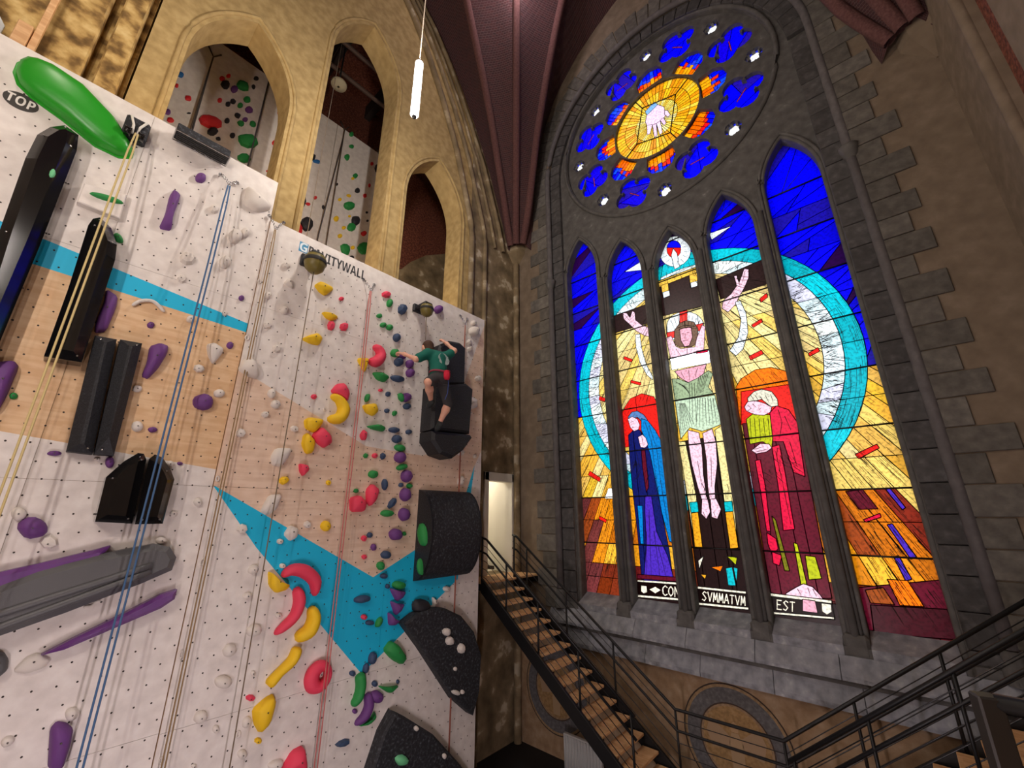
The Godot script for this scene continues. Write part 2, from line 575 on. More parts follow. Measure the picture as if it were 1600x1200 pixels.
func build_shell() -> void:
	# floor
	var fl := structure("floor")
	var st := begin(false)
	box(st, Vector3(-11.2, FLOOR_Y - 0.3, -8.7), Vector3(2.8, FLOOR_Y, 3.6))
	put(fl, "mats", st, M.floor)
	# window wall, with the great opening
	var back := structure("wall_back")
	csg_wall(back, "plaster", rect2(-7.5, -2.5, 2.5, 17.0), [window_opening(3.2, -2.1)], 0.7, Transform3D(Basis(), Vector3(0, 0, -8.0)), M.brown_plaster)
	st = begin(false)
	box(st, Vector3(-7.5, FLOOR_Y - 0.2, -8.7), Vector3(2.5, -2.5, -8.0))
	put(back, "painted_plinth", st, M.low_plaster)
	quoins(back)
	# arcade wall: local x runs along world z
	var left := structure("wall_left")
	var xf := Transform3D(Basis(Vector3(0, 0, 1), Vector3(0, 1, 0), Vector3(-1, 0, 0)), Vector3(-7.0, 0, 0))
	# that basis looks the other way: turn it so that local z points into the room
	xf = Transform3D(Basis(Vector3(0, 0, -1), Vector3(0, 1, 0), Vector3(1, 0, 0)), Vector3(-7.0, 0, 0))
	var holes := []
	for a in [[0.73, 0.77, 7.25, 8.75], [2.84, 0.79, 9.75, 11.25], [4.97, 0.84, 7.25, 8.78]]:
		holes.append(lancet(a[0], a[1], 3.0, a[2], a[3]))
	csg_wall(left, "arcade", rect2(-0.47, FLOOR_Y - 0.2, 6.15, 17.0), holes, 0.6, xf, M.ochre)
	csg_wall(left, "corner_pier", rect2(6.15, FLOOR_Y - 0.2, 8.1, 17.0), [rect2(6.86, -1.28, 7.9, 0.94)], 0.6, xf, M.old_plaster)
	for s in [[0.90, 3.0, -6.86], [0.56, 0.80, -6.90]]:
		st = begin(false)
		box(st, Vector3(-7.6, FLOOR_Y - 0.2, s[0]), Vector3(s[2], 17.0, s[1]), 0.02)
		put(left, "side_pier", st, M.old_plaster_yellow)
	st = begin(false)
	box(st, Vector3(-7.6, FLOOR_Y - 0.2, 0.5), Vector3(-7.1, 17.0, 1.0))
	put(left, "pier_core", st, M.old_plaster_yellow)
	# moulded edges of the lancets
	for a in [[0.73, 0.77, 7.25, 8.75], [2.84, 0.79, 9.75, 11.25], [4.97, 0.84, 7.25, 8.78]]:
		st = begin()
		var l := lancet(a[0], a[1] + 0.09, 3.0, a[2], a[3] + 0.12, 12)
		var pts := []
		for i in range(1, l.size()):
			pts.append(Vector3(-7.0, l[i].y, -l[i].x))
		pts.append(Vector3(-7.0, 3.0, -(a[0] - a[1] - 0.09)))
		tube(st, pts, 0.035, 8, true)
		put(left, "arch_moulding", st, M.ochre)
	# ribs that rise along the arcade wall from both piers
	var prof := arch_profile(0)
	for side: float in [1.0]:
		for k in 4:
			st = begin()
			var inset: float = [0.28, 0.62, 1.0, 1.5][k] if side > 0 else [1.2, 1.52][k]
			var rad: float = [0.06, 0.045, 0.06, 0.08][k] if side > 0 else [0.06, 0.06][k]
			var pts := []
			var zz := BAY_CZ - side * (BAY_Z - inset - 0.3)
			if k >= 2 or side < 0.0:
				pts.append(Vector3(-6.97, FLOOR_Y, zz))
				pts.append(Vector3(-6.97, 4.0, zz))
			for i in prof.size():
				var d: float = prof[i].x
				var off := BAY_Z - d - inset * lerpf(1.0, 0.55, float(i) / prof.size())
				if off < 0.0:
					continue
				pts.append(Vector3(-6.97, prof[i].y - inset * 0.15, BAY_CZ - side * off))
			tube(st, pts, rad, 10, false)
			put(left, "wall_rib", st, M.old_plaster if side > 0 else M.ochre)
	# right and front walls close the bay
	var right := structure("wall_right")
	st = begin(false)
	box(st, Vector3(2.0, FLOOR_Y - 0.2, -8.6), Vector3(2.6, 17.0, -6.62))
	put(right, "plaster", st, M.brown_plaster)
	st = begin()
	tube(st, [Vector3(2.0, FLOOR_Y, -6.68), Vector3(2.0, 17.0, -6.68)], 0.07, 10, false)
	put(right, "wall_rib", st, M.brown_plaster)
	st = begin(false)
	box(st, Vector3(2.12, FLOOR_Y - 0.2, -6.62), Vector3(2.6, 17.0, -6.15))
	put(right, "brick_strip", st, M.rough_brick)
	st = begin(false)
	box(st, Vector3(2.04, FLOOR_Y - 0.2, -6.15), Vector3(2.6, 17.0, 3.2))
	put(right, "plaster", st, M.brown_plaster)
	var front := structure("wall_front_added")  # unseen wall added to shut daylight out where the nave goes on
	st = begin(false)
	box(st, Vector3(-11.2, FLOOR_Y - 0.2, 2.6), Vector3(2.6, 17.0, 3.2))
	put(front, "plaster", st, M.brown_plaster)
	build_vault()
	build_door()

func arch_profile(k: int) -> Array:
	var raw: Array = [
		[0.31, 7.33, 0.46, 7.92, 0.75, 8.67, 1.18, 9.79, 1.89, 11.18, 2.58, 12.31, 3.23, 13.16, 3.96, 13.84, 5.15, 14.6],
		[0.4, 7.6, 0.81, 8.5, 1.8, 10.62, 2.4, 11.62, 3.14, 12.6, 3.6, 13.2, 4.5, 14.3, 5.48, 15.1],
		[0.45, 7.6, 1.0, 8.9, 2.0, 11.0, 3.0, 12.6, 4.0, 13.9, 5.0, 14.9, 6.0, 15.5, 6.73, 15.8],
		[0.5, 7.6, 0.94, 8.5, 1.54, 10.6, 2.18, 12.0, 2.87, 13.2, 3.3, 13.8, 4.2, 14.7, 4.97, 15.1],
		[0.6, 7.4, 0.66, 7.85, 0.8, 9.89, 1.15, 11.43, 1.69, 12.59, 2.5, 13.48, 3.22, 14.0, 3.96, 14.41, 4.5, 14.6]][k]
	var pts := []
	for i in range(0, raw.size(), 2):
		pts.append(Vector2(raw[i], raw[i + 1]))
	# resample by length
	var total := 0.0
	for i in pts.size() - 1:
		total += pts[i].distance_to(pts[i + 1])
	var out := [pts[0]]
	var n := 24
	var seg := 0
	var acc := 0.0
	for i in range(1, n):
		var want := total * i / n
		while acc + pts[seg].distance_to(pts[seg + 1]) < want:
			acc += pts[seg].distance_to(pts[seg + 1])
			seg += 1
		out.append(pts[seg].lerp(pts[seg + 1], (want - acc) / pts[seg].distance_to(pts[seg + 1])))
	out.append(pts[pts.size() - 1])
	return out

func reach(az: float) -> float:
	return minf(BAY_Z / maxf(cos(az), 1e-3), BAY_X / maxf(sin(az), 1e-3))

func build_vault() -> void:
	var top := structure("ceiling")
	var azs := [0.0, deg_to_rad(20), deg_to_rad(42), deg_to_rad(65), deg_to_rad(90)]
	var profs := []
	for k in 5:
		profs.append(arch_profile(k))
	for sx in [-1.0, 1.0]:
		for sz in [-1.0, 1.0]:
			var corner := Vector3(-2.5 + sx * BAY_X, 0, BAY_CZ + sz * BAY_Z)
			for w in 4:
				var st := begin()
				var grid := []
				var uvs := []
				for j in 7:
					var f := j / 6.0
					var az: float = lerpf(azs[w], azs[w + 1], f)
					var line := []
					var uvl := []
					var run := 0.0
					for i in 25:
						var p0: Vector2 = profs[w][i]
						var p1: Vector2 = profs[w + 1][i]
						var u := lerpf(p0.x / reach(azs[w]), p1.x / reach(azs[w + 1]), f)
						var d := u * reach(az)
						var y := lerpf(p0.y, p1.y, f) + 0.16 * sin(PI * f) * sqrt(sin(PI * clampf(i / 25.0, 0.0, 1.0)))
						var p := corner + Vector3(-sx * sin(az) * d, y, -sz * cos(az) * d)
						if i > 0:
							run += line[i - 1].distance_to(p)
						line.append(p)
						uvl.append(Vector2(az * (d + 1.0), run))
					grid.append(line)
					uvs.append(uvl)
				var below := Vector3(-2.5, 60, BAY_CZ)
				for j in 6:
					for i in 24:
						var a: Vector3 = grid[j][i]
						var b: Vector3 = grid[j + 1][i]
						var c: Vector3 = grid[j + 1][i + 1]
						var d: Vector3 = grid[j][i + 1]
						var order := [[a, uvs[j][i]], [b, uvs[j + 1][i]], [c, uvs[j + 1][i + 1]], [d, uvs[j][i + 1]]]
						var facing := (c - a).cross(b - a).dot(Vector3(-2.5, 4, BAY_CZ) - a) > 0.0
						for t in ([[0, 1, 2], [0, 2, 3]] if facing else [[0, 2, 1], [0, 3, 2]]):
							for q in t:
								st.set_uv(order[q][1])
								st.add_vertex(order[q][0])
				put(top, "brick_web", st, M.brick)
			for k in [1, 2, 3]:
				var st := begin()
				var pts := []
				for i in 25:
					var p: Vector2 = profs[k][i]
					pts.append(corner + Vector3(-sx * sin(azs[k]) * p.x, p.y - 0.03, -sz * cos(azs[k]) * p.x))
				tube(st, pts, 0.105, 8, false)
				put(top, "brick_rib", st, M.rough_brick_rib if M.has("rough_brick_rib") else M.rough_brick)
			# carved corbel that carries the ribs, and the slim shaft under it
			var cb := begin(false)
			lathe(cb, [[0.03, 6.98], [0.12, 7.12], [0.30, 7.34], [0.36, 7.42], [0.37, 7.66], [0.33, 7.72], [0.01, 7.73]], 8, corner)
			put(top, "corbel", cb, M.old_plaster if sx < 0.0 else M.brown_plaster)
			if sx > 0.0:
				continue
			var sh := begin()
			tube(sh, [corner + Vector3(-sx * 0.1, FLOOR_Y, -sz * 0.1), corner + Vector3(-sx * 0.1, 7.1, -sz * 0.1)], 0.085, 10, false)
			put(top, "corner_shaft", sh, M.old_plaster)
	# roof above the vault keeps the daylight out
	var st2 := begin(false)
	box(st2, Vector3(-11.2, 16.6, -8.7), Vector3(2.8, 17.2, 3.4))
	put(top, "roof", st2, M.dark_timber)

func quoins(parent: Node) -> void:
	var r := RandomNumberGenerator.new()
	r.seed = 21
	# toothed blocks outside the shafts
	for side: float in [-1.0, 1.0]:
		var y := -1.9
		var k := 0
		while y < 9.2:
			var h := 0.34 + r.randf() * 0.07
			var len: float = [0.30, 0.52][k % 2] + r.randf_range(-0.05, 0.12)
			var st := begin(false)
			var x0 := CX + side * 3.27
			var x1 := x0 + side * len
			box(st, Vector3(minf(x0, x1), y + 0.008, -8.1), Vector3(maxf(x0, x1), y + h - 0.008, -7.975 + r.randf() * 0.008), 0.008)
			put(parent, "quoin_stone", st, M.quoin[r.randi() % 4])
			y += h
			k += 1
	# voussoirs over the arch
	var n := 34
	for i in n:
		var a0 := PI * i / n
		var a1 := PI * (i + 1) / n
		var ro := 3.27 + 0.47 + 0.1 * (i % 2) + r.randf() * 0.04
		var g := 0.003
		var poly := PackedVector2Array()
		for q in [[a0 + g, 3.27], [a1 - g, 3.27], [a1 - g, ro], [a0 + g, ro]]:
			poly.append(Vector2(CX + cos(q[0]) * q[1], 9.35 + sin(q[0]) * q[1] * 1.03))
		var st := begin(false)
		slab(st, poly, -8.1, -7.975 + r.randf() * 0.008, Transform3D(), 0.008, false)
		put(parent, "arch_stone", st, M.quoin[r.randi() % 4])

func build_door() -> void:
	var d := structure("door_1")
	var fr := begin(false)
	box(fr, Vector3(-7.2, -1.28, -6.98), Vector3(-6.955, 0.98, -6.84), 0.01)
	box(fr, Vector3(-7.2, -1.28, -7.93), Vector3(-6.955, 0.98, -7.78), 0.01)
	box(fr, Vector3(-7.2, 0.78, -7.93), Vector3(-6.955, 0.98, -6.84), 0.01)
	put(d, "frame", fr, M.white_trim)
	# a small white lobby behind the opening
	var lobby := begin(false)
	box(lobby, Vector3(-9.3, -1.4, -8.1), Vector3(-7.6, -1.28, -6.6))
	box(lobby, Vector3(-9.3, -1.28, -8.15), Vector3(-7.58, 1.4, -8.0))
	box(lobby, Vector3(-9.3, -1.28, -6.75), Vector3(-7.58, 1.4, -6.6))
	box(lobby, Vector3(-9.4, -1.28, -8.1), Vector3(-9.28, 1.4, -6.6))
	box(lobby, Vector3(-9.3, 1.3, -8.1), Vector3(-7.58, 1.45, -6.6))
	put(d, "lobby", lobby, M.white_trim)
	var lining := begin(false)
	box(lining, Vector3(-7.62, -1.28, -7.9), Vector3(-6.99, 0.94, -7.87))
	box(lining, Vector3(-7.62, -1.28, -6.89), Vector3(-6.99, 0.94, -6.86))
	box(lining, Vector3(-7.62, 0.91, -7.9), Vector3(-6.99, 0.94, -6.86))
	put(d, "lining", lining, M.white_trim)
	var wt := begin(false)
	box(wt, Vector3(-9.3, -1.27, -7.98), Vector3(-7.62, -1.2, -7.9), 0.005)
	put(d, "skirting", wt, M.dark_timber)
	var t := thing("unseen_lobby_lamp", "unseen small round lamp placed to light the white lobby behind the doorway", "lamp", "", Vector3(-8.3, 1.22, -7.1))  # unseen, placed to light the lobby walls
	var g := plain(Color(0.95, 0.95, 0.9))
	g.emission_enabled = true
	g.emission = Color(1.0, 0.95, 0.86)
	g.emission_energy_multiplier = 3.0
	var st := begin()
	lathe(st, [[0.001, 0.0], [0.07, 0.01], [0.11, 0.04], [0.11, 0.08], [0.001, 0.081]], 18)
	put(t, "bulb", st, g)
	var l := OmniLight3D.new()
	l.name = "lobby_light"
	l.position = Vector3(0, 0.04, 0)
	l.light_color = Color(1.0, 0.95, 0.86)
	l.light_energy = 1.2
	l.light_size = 0.05
	l.omni_range = 20.0
	l.omni_attenuation = 2.0
	l.shadow_enabled = true
	t.add_child(l)

# ---------------------------------------------------------------- the great window
const LIGHTS := [[-2.35, 6.05, 7.05], [-1.175, 5.45, 6.42], [0.0, 5.15, 6.14], [1.175, 5.45, 6.42], [2.35, 6.05, 7.05]]
const BARS := [6.02, 5.08, 4.14, 3.2, 2.27, 1.33, 0.38, -0.57]
const RAYS := Vector2(-2.535, 5.3)
const HALO := Vector2(-2.535, 2.78)
const ROSE := Vector2(-2.535, 9.68)

func build_window() -> void:
	M.glass = StandardMaterial3D.new()
	M.glass.vertex_color_use_as_albedo = true
	M.glass.backlight_enabled = true
	M.glass.backlight = Color.WHITE
	M.glass.roughness = 0.35
	M.glass.albedo_texture = noise_tex(0.03, [[0.0, c8(170, 170, 170)], [0.35, c8(222, 222, 222)], [0.55, c8(245, 245, 245)], [1.0, c8(255, 255, 255)]], FastNoiseLite.TYPE_SIMPLEX, 4, 321)
	M.glass.uv1_triplanar = true
	M.glass.uv1_world_triplanar = true
	M.glass.uv1_scale = Vector3.ONE * 0.9
	M.clear_glass = StandardMaterial3D.new()
	M.clear_glass.transparency = BaseMaterial3D.TRANSPARENCY_ALPHA
	M.clear_glass.albedo_color = Color(0.9, 0.95, 1.0, 0.12)
	M.clear_glass.roughness = 0.05
	M.lead = plain(c8(20, 19, 20), 0.7)
	M.paint = plain(c8(38, 28, 22), 0.9)
	build_tracery()
	for k in 5:
		lancet_glass(k)
	rose_glass()

func circle2(c: Vector2, r: float, n := 48) -> PackedVector2Array:
	var out := PackedVector2Array()
	for i in n:
		out.append(c + Vector2.from_angle(TAU * i / n) * r)
	return out

func foil(c: Vector2, r: float, lobes: int, turn: float, inner := 0.5, n := 8) -> PackedVector2Array:
	# round lobes round a middle
	var out := PackedVector2Array()
	for k in lobes:
		var a := turn + TAU * k / lobes
		var lc := c + Vector2.from_angle(a) * r * inner
		var lr := r * (1.0 - inner)
		for i in n + 1:
			out.append(lc + Vector2.from_angle(a + lerpf(-1.9, 1.9, float(i) / n)) * lr)
	var hull := Geometry2D.merge_polygons(out, circle2(c, r * 0.45, 16))
	return out if hull.is_empty() else hull[0]

func petal(k: int) -> PackedVector2Array:
	var a := PI / 2 + TAU * k / 8
	var u := Vector2.from_angle(a)
	var v := u.orthogonal()
	var out := PackedVector2Array()
	for q in [[1.12, -0.32], [1.45, -0.36], [1.64, -0.24], [1.72, 0.0], [1.64, 0.24], [1.45, 0.36], [1.12, 0.32]]:
		out.append(ROSE + u * q[0] + v * q[1])
	return out

func build_tracery() -> void:
	var t := structure("trim_1")
	var holes := []
	for l in LIGHTS:
		holes.append(lancet(CX + l[0], 0.44, -1.9, l[1], l[2] + 0.05, 8))
	holes.append(circle2(ROSE + Vector2(0, -0.03), 2.62, 56))
	csg_wall(t, "tracery_plate", window_opening(3.24, -2.0), holes, 0.3, Transform3D(Basis(), Vector3(0, 0, -8.2)), M.stone)
	# pierced disc of the rose
	var cuts := [circle2(ROSE, 1.1, 40)]
	for k in 8:
		cuts.append(petal(k))
		var a := PI / 2 + TAU * (k + 0.5) / 8
		cuts.append(foil(ROSE + Vector2.from_angle(a) * 2.03, 0.49, 4, a + PI / 4))
		var b := PI / 2 + TAU * k / 8
		cuts.append(foil(ROSE + Vector2.from_angle(b) * 2.27, 0.19, 6, b, 0.55, 4))
	csg_wall(t, "rose_disc", circle2(ROSE + Vector2(0, -0.03), 2.66, 56), cuts, 0.12, Transform3D(Basis(), Vector3(0, 0, -8.3)), M.stone)
	# round mouldings
	var st := begin()
	var ring := []
	for p in circle2(ROSE + Vector2(0, -0.03), 2.68, 64):
		ring.append(Vector3(p.x, p.y, -8.19))
	ring.append(ring[0])
	ring.append(ring[1])
	tube(st, ring, 0.05, 8, false)
	put(t, "rose_moulding", st, M.stone)
	for l in LIGHTS:
		for j in 2:
			st = begin()
			var o := lancet(CX + l[0], 0.475 + 0.055 * j, -1.75, l[1], l[2] + 0.1 + 0.07 * j, 12)
			var pts := []
			for i in range(1, o.size()):
				pts.append(Vector3(o[i].x, o[i].y, -8.2 + 0.03 * j))
			pts.append(Vector3(o[0].x, o[0].y, -8.2 + 0.03 * j))
			tube(st, pts, 0.04 - 0.008 * j, 8, false)
			put(t, "light_moulding", st, M.stone)
	# clustered mullion shafts
	for k in 4:
		var x: float = CX + (LIGHTS[k][0] + LIGHTS[k + 1][0]) / 2.0
		for q in [[-0.055, 0.035, -8.15], [0.0, 0.05, -8.1], [0.055, 0.035, -8.15]]:
			st = begin()
			tube(st, [Vector3(x + q[0], -1.62, q[2]), Vector3(x + q[0], minf(LIGHTS[k][1], LIGHTS[k + 1][1]) + 0.2, q[2] - 0.05)], q[1], 10, true)
			put(t, "mullion_shaft", st, M.stone)
		st = begin(false)
		box(st, Vector3(x - 0.15, -1.88, -8.3), Vector3(x + 0.15, -1.6, -8.03), 0.04)
		put(t, "mullion_foot", st, M.stone)
	# jamb blocks and inner ring between tracery and shaft
	var r := RandomNumberGenerator.new()
	r.seed = 77
	for side: float in [-1.0, 1.0]:
		var y := -1.95
		while y < 9.2:
			var h := 0.36 + r.randf() * 0.1
			st = begin(false)
			var x0 := CX + side * 2.86
			var x1 := CX + side * 3.19
			box(st, Vector3(minf(x0, x1), y + 0.006, -8.35), Vector3(maxf(x0, x1), minf(y + h, 9.35) - 0.006, -8.1 + r.randf() * 0.008), 0.01)
			put(t, "jamb_stone", st, M.quoin_dark[r.randi() % 3])
			y += h
		# slim shaft with ring and foot, carried on round the arch
		st = begin()
		tube(st, [Vector3(CX + side * 3.22, -1.5, -8.02), Vector3(CX + side * 3.22, 5.95, -8.02)], 0.075, 12, true)
		put(t, "jamb_shaft", st, M.stone_light)
		st = begin()
		lathe(st, [[0.075, -0.2], [0.1, -0.16], [0.14, 0.0], [0.15, 0.05], [0.075, 0.07], [0.01, 0.08]], 14, Vector3(CX + side * 3.22, 6.05, -8.02))
		put(t, "shaft_capital", st, M.stone)
		st = begin()
		lathe(st, [[0.13, -0.25], [0.13, -0.1], [0.09, -0.02], [0.11, 0.04], [0.075, 0.1], [0.01, 0.11]], 14, Vector3(CX + side * 3.22, -1.62, -8.02))
		put(t, "shaft_foot", st, M.stone)
	for i in 30:
		var a0 := PI * i / 30 + 0.003
		var a1 := PI * (i + 1) / 30 - 0.003
		var poly := PackedVector2Array()
		for q in [[a0, 2.86], [a1, 2.86], [a1, 3.19], [a0, 3.19]]:
			poly.append(Vector2(CX + cos(q[0]) * q[1], 9.35 + sin(q[0]) * q[1] * 1.03))
		st = begin(false)
		slab(st, poly, -8.35, -8.1 + r.randf() * 0.008, Transform3D(), 0.01, false)
		put(t, "arch_stone", st, M.quoin_dark[r.randi() % 3])
	st = begin()
	var arc := []
	for side: float in [1.0]:
		for i in 41:
			var a := PI * i / 40
			arc.append(Vector3(CX + cos(a) * 3.22, 9.35 + sin(a) * 3.22 * 1.03, -8.02))
	arc.push_front(Vector3(CX + 3.22, 6.1, -8.02))
	arc.append(Vector3(CX - 3.22, 6.1, -8.02))
	tube(st, arc, 0.075, 10, false)
	put(t, "arch_roll", st, M.stone_light)
	# sloping sills under each light, and the two long ledges
	for l in LIGHTS:
		st = begin(false)
		var x0: float = CX + l[0] - 0.435
		var x1: float = CX + l[0] + 0.435
		sloped(st, x0, x1, -1.57, -8.4, -1.74, -8.02, -1.9)
		put(t, "sill_stone", st, M.sill_stone)
	st = begin(false)
	box(st, Vector3(CX - 3.25, -2.12, -8.4), Vector3(CX + 3.25, -1.745, -8.035))
	put(t, "sill_band", st, M.stone)
	var xs := [-6.0, -5.1, -4.05, -3.1, -2.05, -1.0, 0.1, 1.1]
	for i in xs.size() - 1:
		st = begin(false)
		sloped(st, xs[i] + 0.004, xs[i + 1] - 0.004, -1.86, -8.01, -2.08, -7.84, -2.13)
		put(t, "ledge_stone", st, M.sill_stone)
		st = begin(false)
		sloped(st, xs[i] + 0.20, minf(xs[i + 1] + 0.192, 1.1), -2.19, -7.97, -2.43, -7.85, -2.5)
		put(t, "ledge_stone", st, M.sill_stone)
	st = begin(false)
	box(st, Vector3(-6.0, -2.21, -8.2), Vector3(1.1, -2.11, -7.94))
	put(t, "ledge_groove", st, M.stone)

func sloped(st: SurfaceTool, x0: float, x1: float, y_top: float, z_top: float, y_low: float, z_low: float, y_base: float) -> void:
	var poly := PackedVector2Array([Vector2(z_top - 0.05, y_base), Vector2(z_low, y_base), Vector2(z_low, y_low), Vector2(z_top, y_top), Vector2(z_top - 0.05, y_top)])
	slab(st, poly, x0, x1, Transform3D(Basis(Vector3(0, 0, 1), Vector3(0, 1, 0), Vector3(1, 0, 0)), Vector3.ZERO), 0.006)

# split a piece along the line through p with direction d
func halves(poly: PackedVector2Array, p: Vector2, d: Vector2) -> Array:
	var n := d.orthogonal().normalized()
	d = d.normalized()
	var out := []
	for s in [-1.0, 1.0]:
		var big := PackedVector2Array([p - d * 40, p + d * 40, p + d * 40 + n * 40 * s, p - d * 40 + n * 40 * s])
		for q in Geometry2D.intersect_polygons(poly, big):
			out.append(q)
	return out

func area2(p: PackedVector2Array) -> float:
	var a := 0.0
	for i in p.size():
		a += p[i].cross(p[(i + 1) % p.size()])
	return absf(a) / 2.0

func middle(p: PackedVector2Array) -> Vector2:
	var c := Vector2.ZERO
	for v in p:
		c += v
	return c / p.size()

# lay a figure over the pieces below it
func overlay(pieces: Array, fig: PackedVector2Array, colour: Color, flag: int, outline: PackedVector2Array) -> Array:
	var fb := Rect2(fig[0], Vector2.ZERO)
	for v in fig:
		fb = fb.expand(v)
	var out := []
	for pc in pieces:
		var b := Rect2(pc.poly[0], Vector2.ZERO)
		for v in pc.poly:
			b = b.expand(v)
		if not b.intersects(fb):
			out.append(pc)
			continue
		var parts := Geometry2D.clip_polygons(pc.poly, fig)
		var holed := false
		for q in parts:
			if Geometry2D.is_polygon_clockwise(q):
				holed = true
		if holed:
			parts = []
			for h in halves(pc.poly, fb.get_center(), Vector2(0, 1)):
				parts.append_array(Geometry2D.clip_polygons(h, fig))
		for q in parts:
			if not Geometry2D.is_polygon_clockwise(q) and area2(q) > 2e-4:
				out.append({"poly": q, "col": pc.col, "flag": pc.flag})
	for q in Geometry2D.intersect_polygons(fig, outline):
		if area2(q) > 1e-5:
			out.append({"poly": q, "col": colour, "flag": flag})
	return out

func jig(c: Color, r: RandomNumberGenerator, amount: float) -> Color:
	var k := 1.0 + r.randf_range(-amount, amount)
	return Color(clampf(c.r * k, 0, 1), clampf(c.g * k, 0, 1), clampf(c.b * k, 0, 1))

func lancet_glass(k: int) -> void:
	var l: Array = LIGHTS[k]
	var cx: float = CX + l[0]
	var outline := lancet(cx, 0.455, -1.63, l[1], l[2] + 0.08, 10)
	if Geometry2D.is_polygon_clockwise(outline):
		outline.reverse()
	var r := RandomNumberGenerator.new()
	r.seed = 100 + k
	# rows between bars and the thinner leads halfway
	var ys := [9.0]
	for i in BARS.size():
		ys.append(BARS[i])
		if i + 1 < BARS.size():
			ys.append((BARS[i] + BARS[i + 1]) / 2.0)
	ys.append(-0.98)
	ys.append(-1.25)
	ys.append(-2.0)
	var pieces := []
	var wedge := deg_to_rad(2.3 if k in [0, 4] else 4.4)
	for i in ys.size() - 1:
		var row := Geometry2D.intersect_polygons(outline, rect2(cx - 1, ys[i + 1], cx + 1, ys[i]))
		for strip in row:
			var left := []   # [poly, zone]
			var c2 := circle2(HALO, 2.73, 72)
			var c1 := circle2(HALO, 2.45, 72)
			var c0 := circle2(HALO, 2.17, 72)
			for q in Geometry2D.clip_polygons(strip, c2):
				left.append([q, "out"])
			for q in Geometry2D.intersect_polygons(strip, c2):
				for q2 in Geometry2D.clip_polygons(q, c1):
					left.append([q2, "teal"])
				for q2 in Geometry2D.intersect_polygons(q, c1):
					for q3 in Geometry2D.clip_polygons(q2, c0):
						left.append([q3, "cloud"])
					for q3 in Geometry2D.intersect_polygons(q2, c0):
						left.append([q3, "in"])
			for e in left:
				var poly: PackedVector2Array = e[0]
				if area2(poly) < 4e-4:
					continue
				var mid := middle(poly)
				var zone: String = e[1]
				if zone == "out" and mid.y > HALO.y - 0.6:
					# blue sky glass in slanting shards
					var shards := [poly]
					for n in 2:
						var cut := []
						for s in shards:
							if area2(s) > 0.03:
								cut.append_array(halves(s, middle(s) + Vector2(r.randf_range(-0.06, 0.06), r.randf_range(-0.05, 0.05)), Vector2.from_angle(r.randf_range(0.2, 1.3))))
							else:
								cut.append(s)
						shards = cut
					for s in shards:
						var pick := r.randf()
						var c := c8(4, 6, 235)
						if pick > 0.92:
							c = c8(34, 10, 60)
						elif pick > 0.8:
							c = c8(26, 16, 150)
						elif pick > 0.55:
							c = c8(12, 12, 200)
						pieces.append({"poly": s, "col": c, "flag": 0})
				elif zone == "teal":
					pieces.append({"poly": poly, "col": jig(c8(0, 182, 196), r, 0.1), "flag": 0})
				elif zone == "cloud":
					for s in (halves(poly, mid, Vector2(1, r.randf_range(-0.4, 0.4))) if area2(poly) > 0.04 else [poly]):
						pieces.append({"poly": s, "col": [c8(226, 240, 240), c8(206, 226, 226), c8(214, 214, 232), c8(232, 240, 232)][r.randi() % 4], "flag": 0})
				else:
					# golden rays that spread from the crown of the picture
					var a0 := 99.0
					var a1 := -99.0
					for v in poly:
						var a := (v - RAYS).angle()
						if a > 0.0:
							a -= TAU
						a0 = minf(a0, a)
						a1 = maxf(a1, a)
					var first := floori(a0 / wedge)
					var last := floori(a1 / wedge)
					for w in range(first, last + 1):
						var tri_ := PackedVector2Array([RAYS, RAYS + Vector2.from_angle(w * wedge) * 40, RAYS + Vector2.from_angle((w + 1) * wedge) * 40])
						for q in Geometry2D.intersect_polygons(poly, tri_):
							if area2(q) < 3e-4:
								continue
							var ramp: Array
							var qm := middle(q)
							if zone == "in":
								ramp = [c8(240, 224, 150), c8(236, 214, 140), c8(232, 196, 96), c8(228, 200, 128)]
								if qm.y < 2.4:
									ramp = [c8(238, 196, 84), c8(234, 180, 60), c8(240, 214, 130)]
							elif qm.y > 0.2:
								ramp = [c8(238, 186, 50), c8(230, 170, 56), c8(240, 204, 104), c8(226, 176, 80), c8(236, 212, 140)]
							elif qm.y > -0.95:
								ramp = [c8(232, 150, 24), c8(226, 136, 22), c8(204, 110, 20), c8(236, 176, 50), c8(150, 66, 24)]
							else:
								ramp = [c8(96, 26, 26), c8(120, 44, 22), c8(84, 18, 26)]
							var c: Color = ramp[absi(hash([w, k, i / 3])) % ramp.size()]
							if zone == "out" and qm.y < 0.9:
								var edge: float = absf(qm.x - CX) - 2.35
								if k == 4 and edge > 0.12 and qm.y < 0.2 and absi(hash([w, 5])) % 3 != 0:
									c = c8(130, 40, 26)
								if k == 0 and edge > 0.1 and qm.y < 0.2 and absi(hash([w, 8])) % 3 != 0:
									c = c8(110, 50, 48)
							pieces.append({"poly": q, "col": jig(c, r, 0.06), "flag": 0})
	var sliced := false
	for f in FIGURES[k + 1]:
		if f[3] == 1 and f[0] == 240 and not sliced and pieces.any(func(p): return p.col == c8(14, 12, 12)):
			# the dark lettering band in short lengths, so that each letter sits in its own piece
			sliced = true
			var cut := []
			for p in pieces:
				if p.col != c8(14, 12, 12):
					cut.append(p)
					continue
				for j in 22:
					for q in Geometry2D.intersect_polygons(p.poly, rect2(cx - 0.48 + j * 0.044, -2.0, cx - 0.48 + (j + 1) * 0.044, 0.0)):
						cut.append({"poly": q, "col": p.col, "flag": 1})
			pieces = cut
		var fig := pv(f[4])
		if Geometry2D.is_polygon_clockwise(fig):
			fig.reverse()
		pieces = overlay(pieces, fig, c8(f[0], f[1], f[2]), f[3], outline)
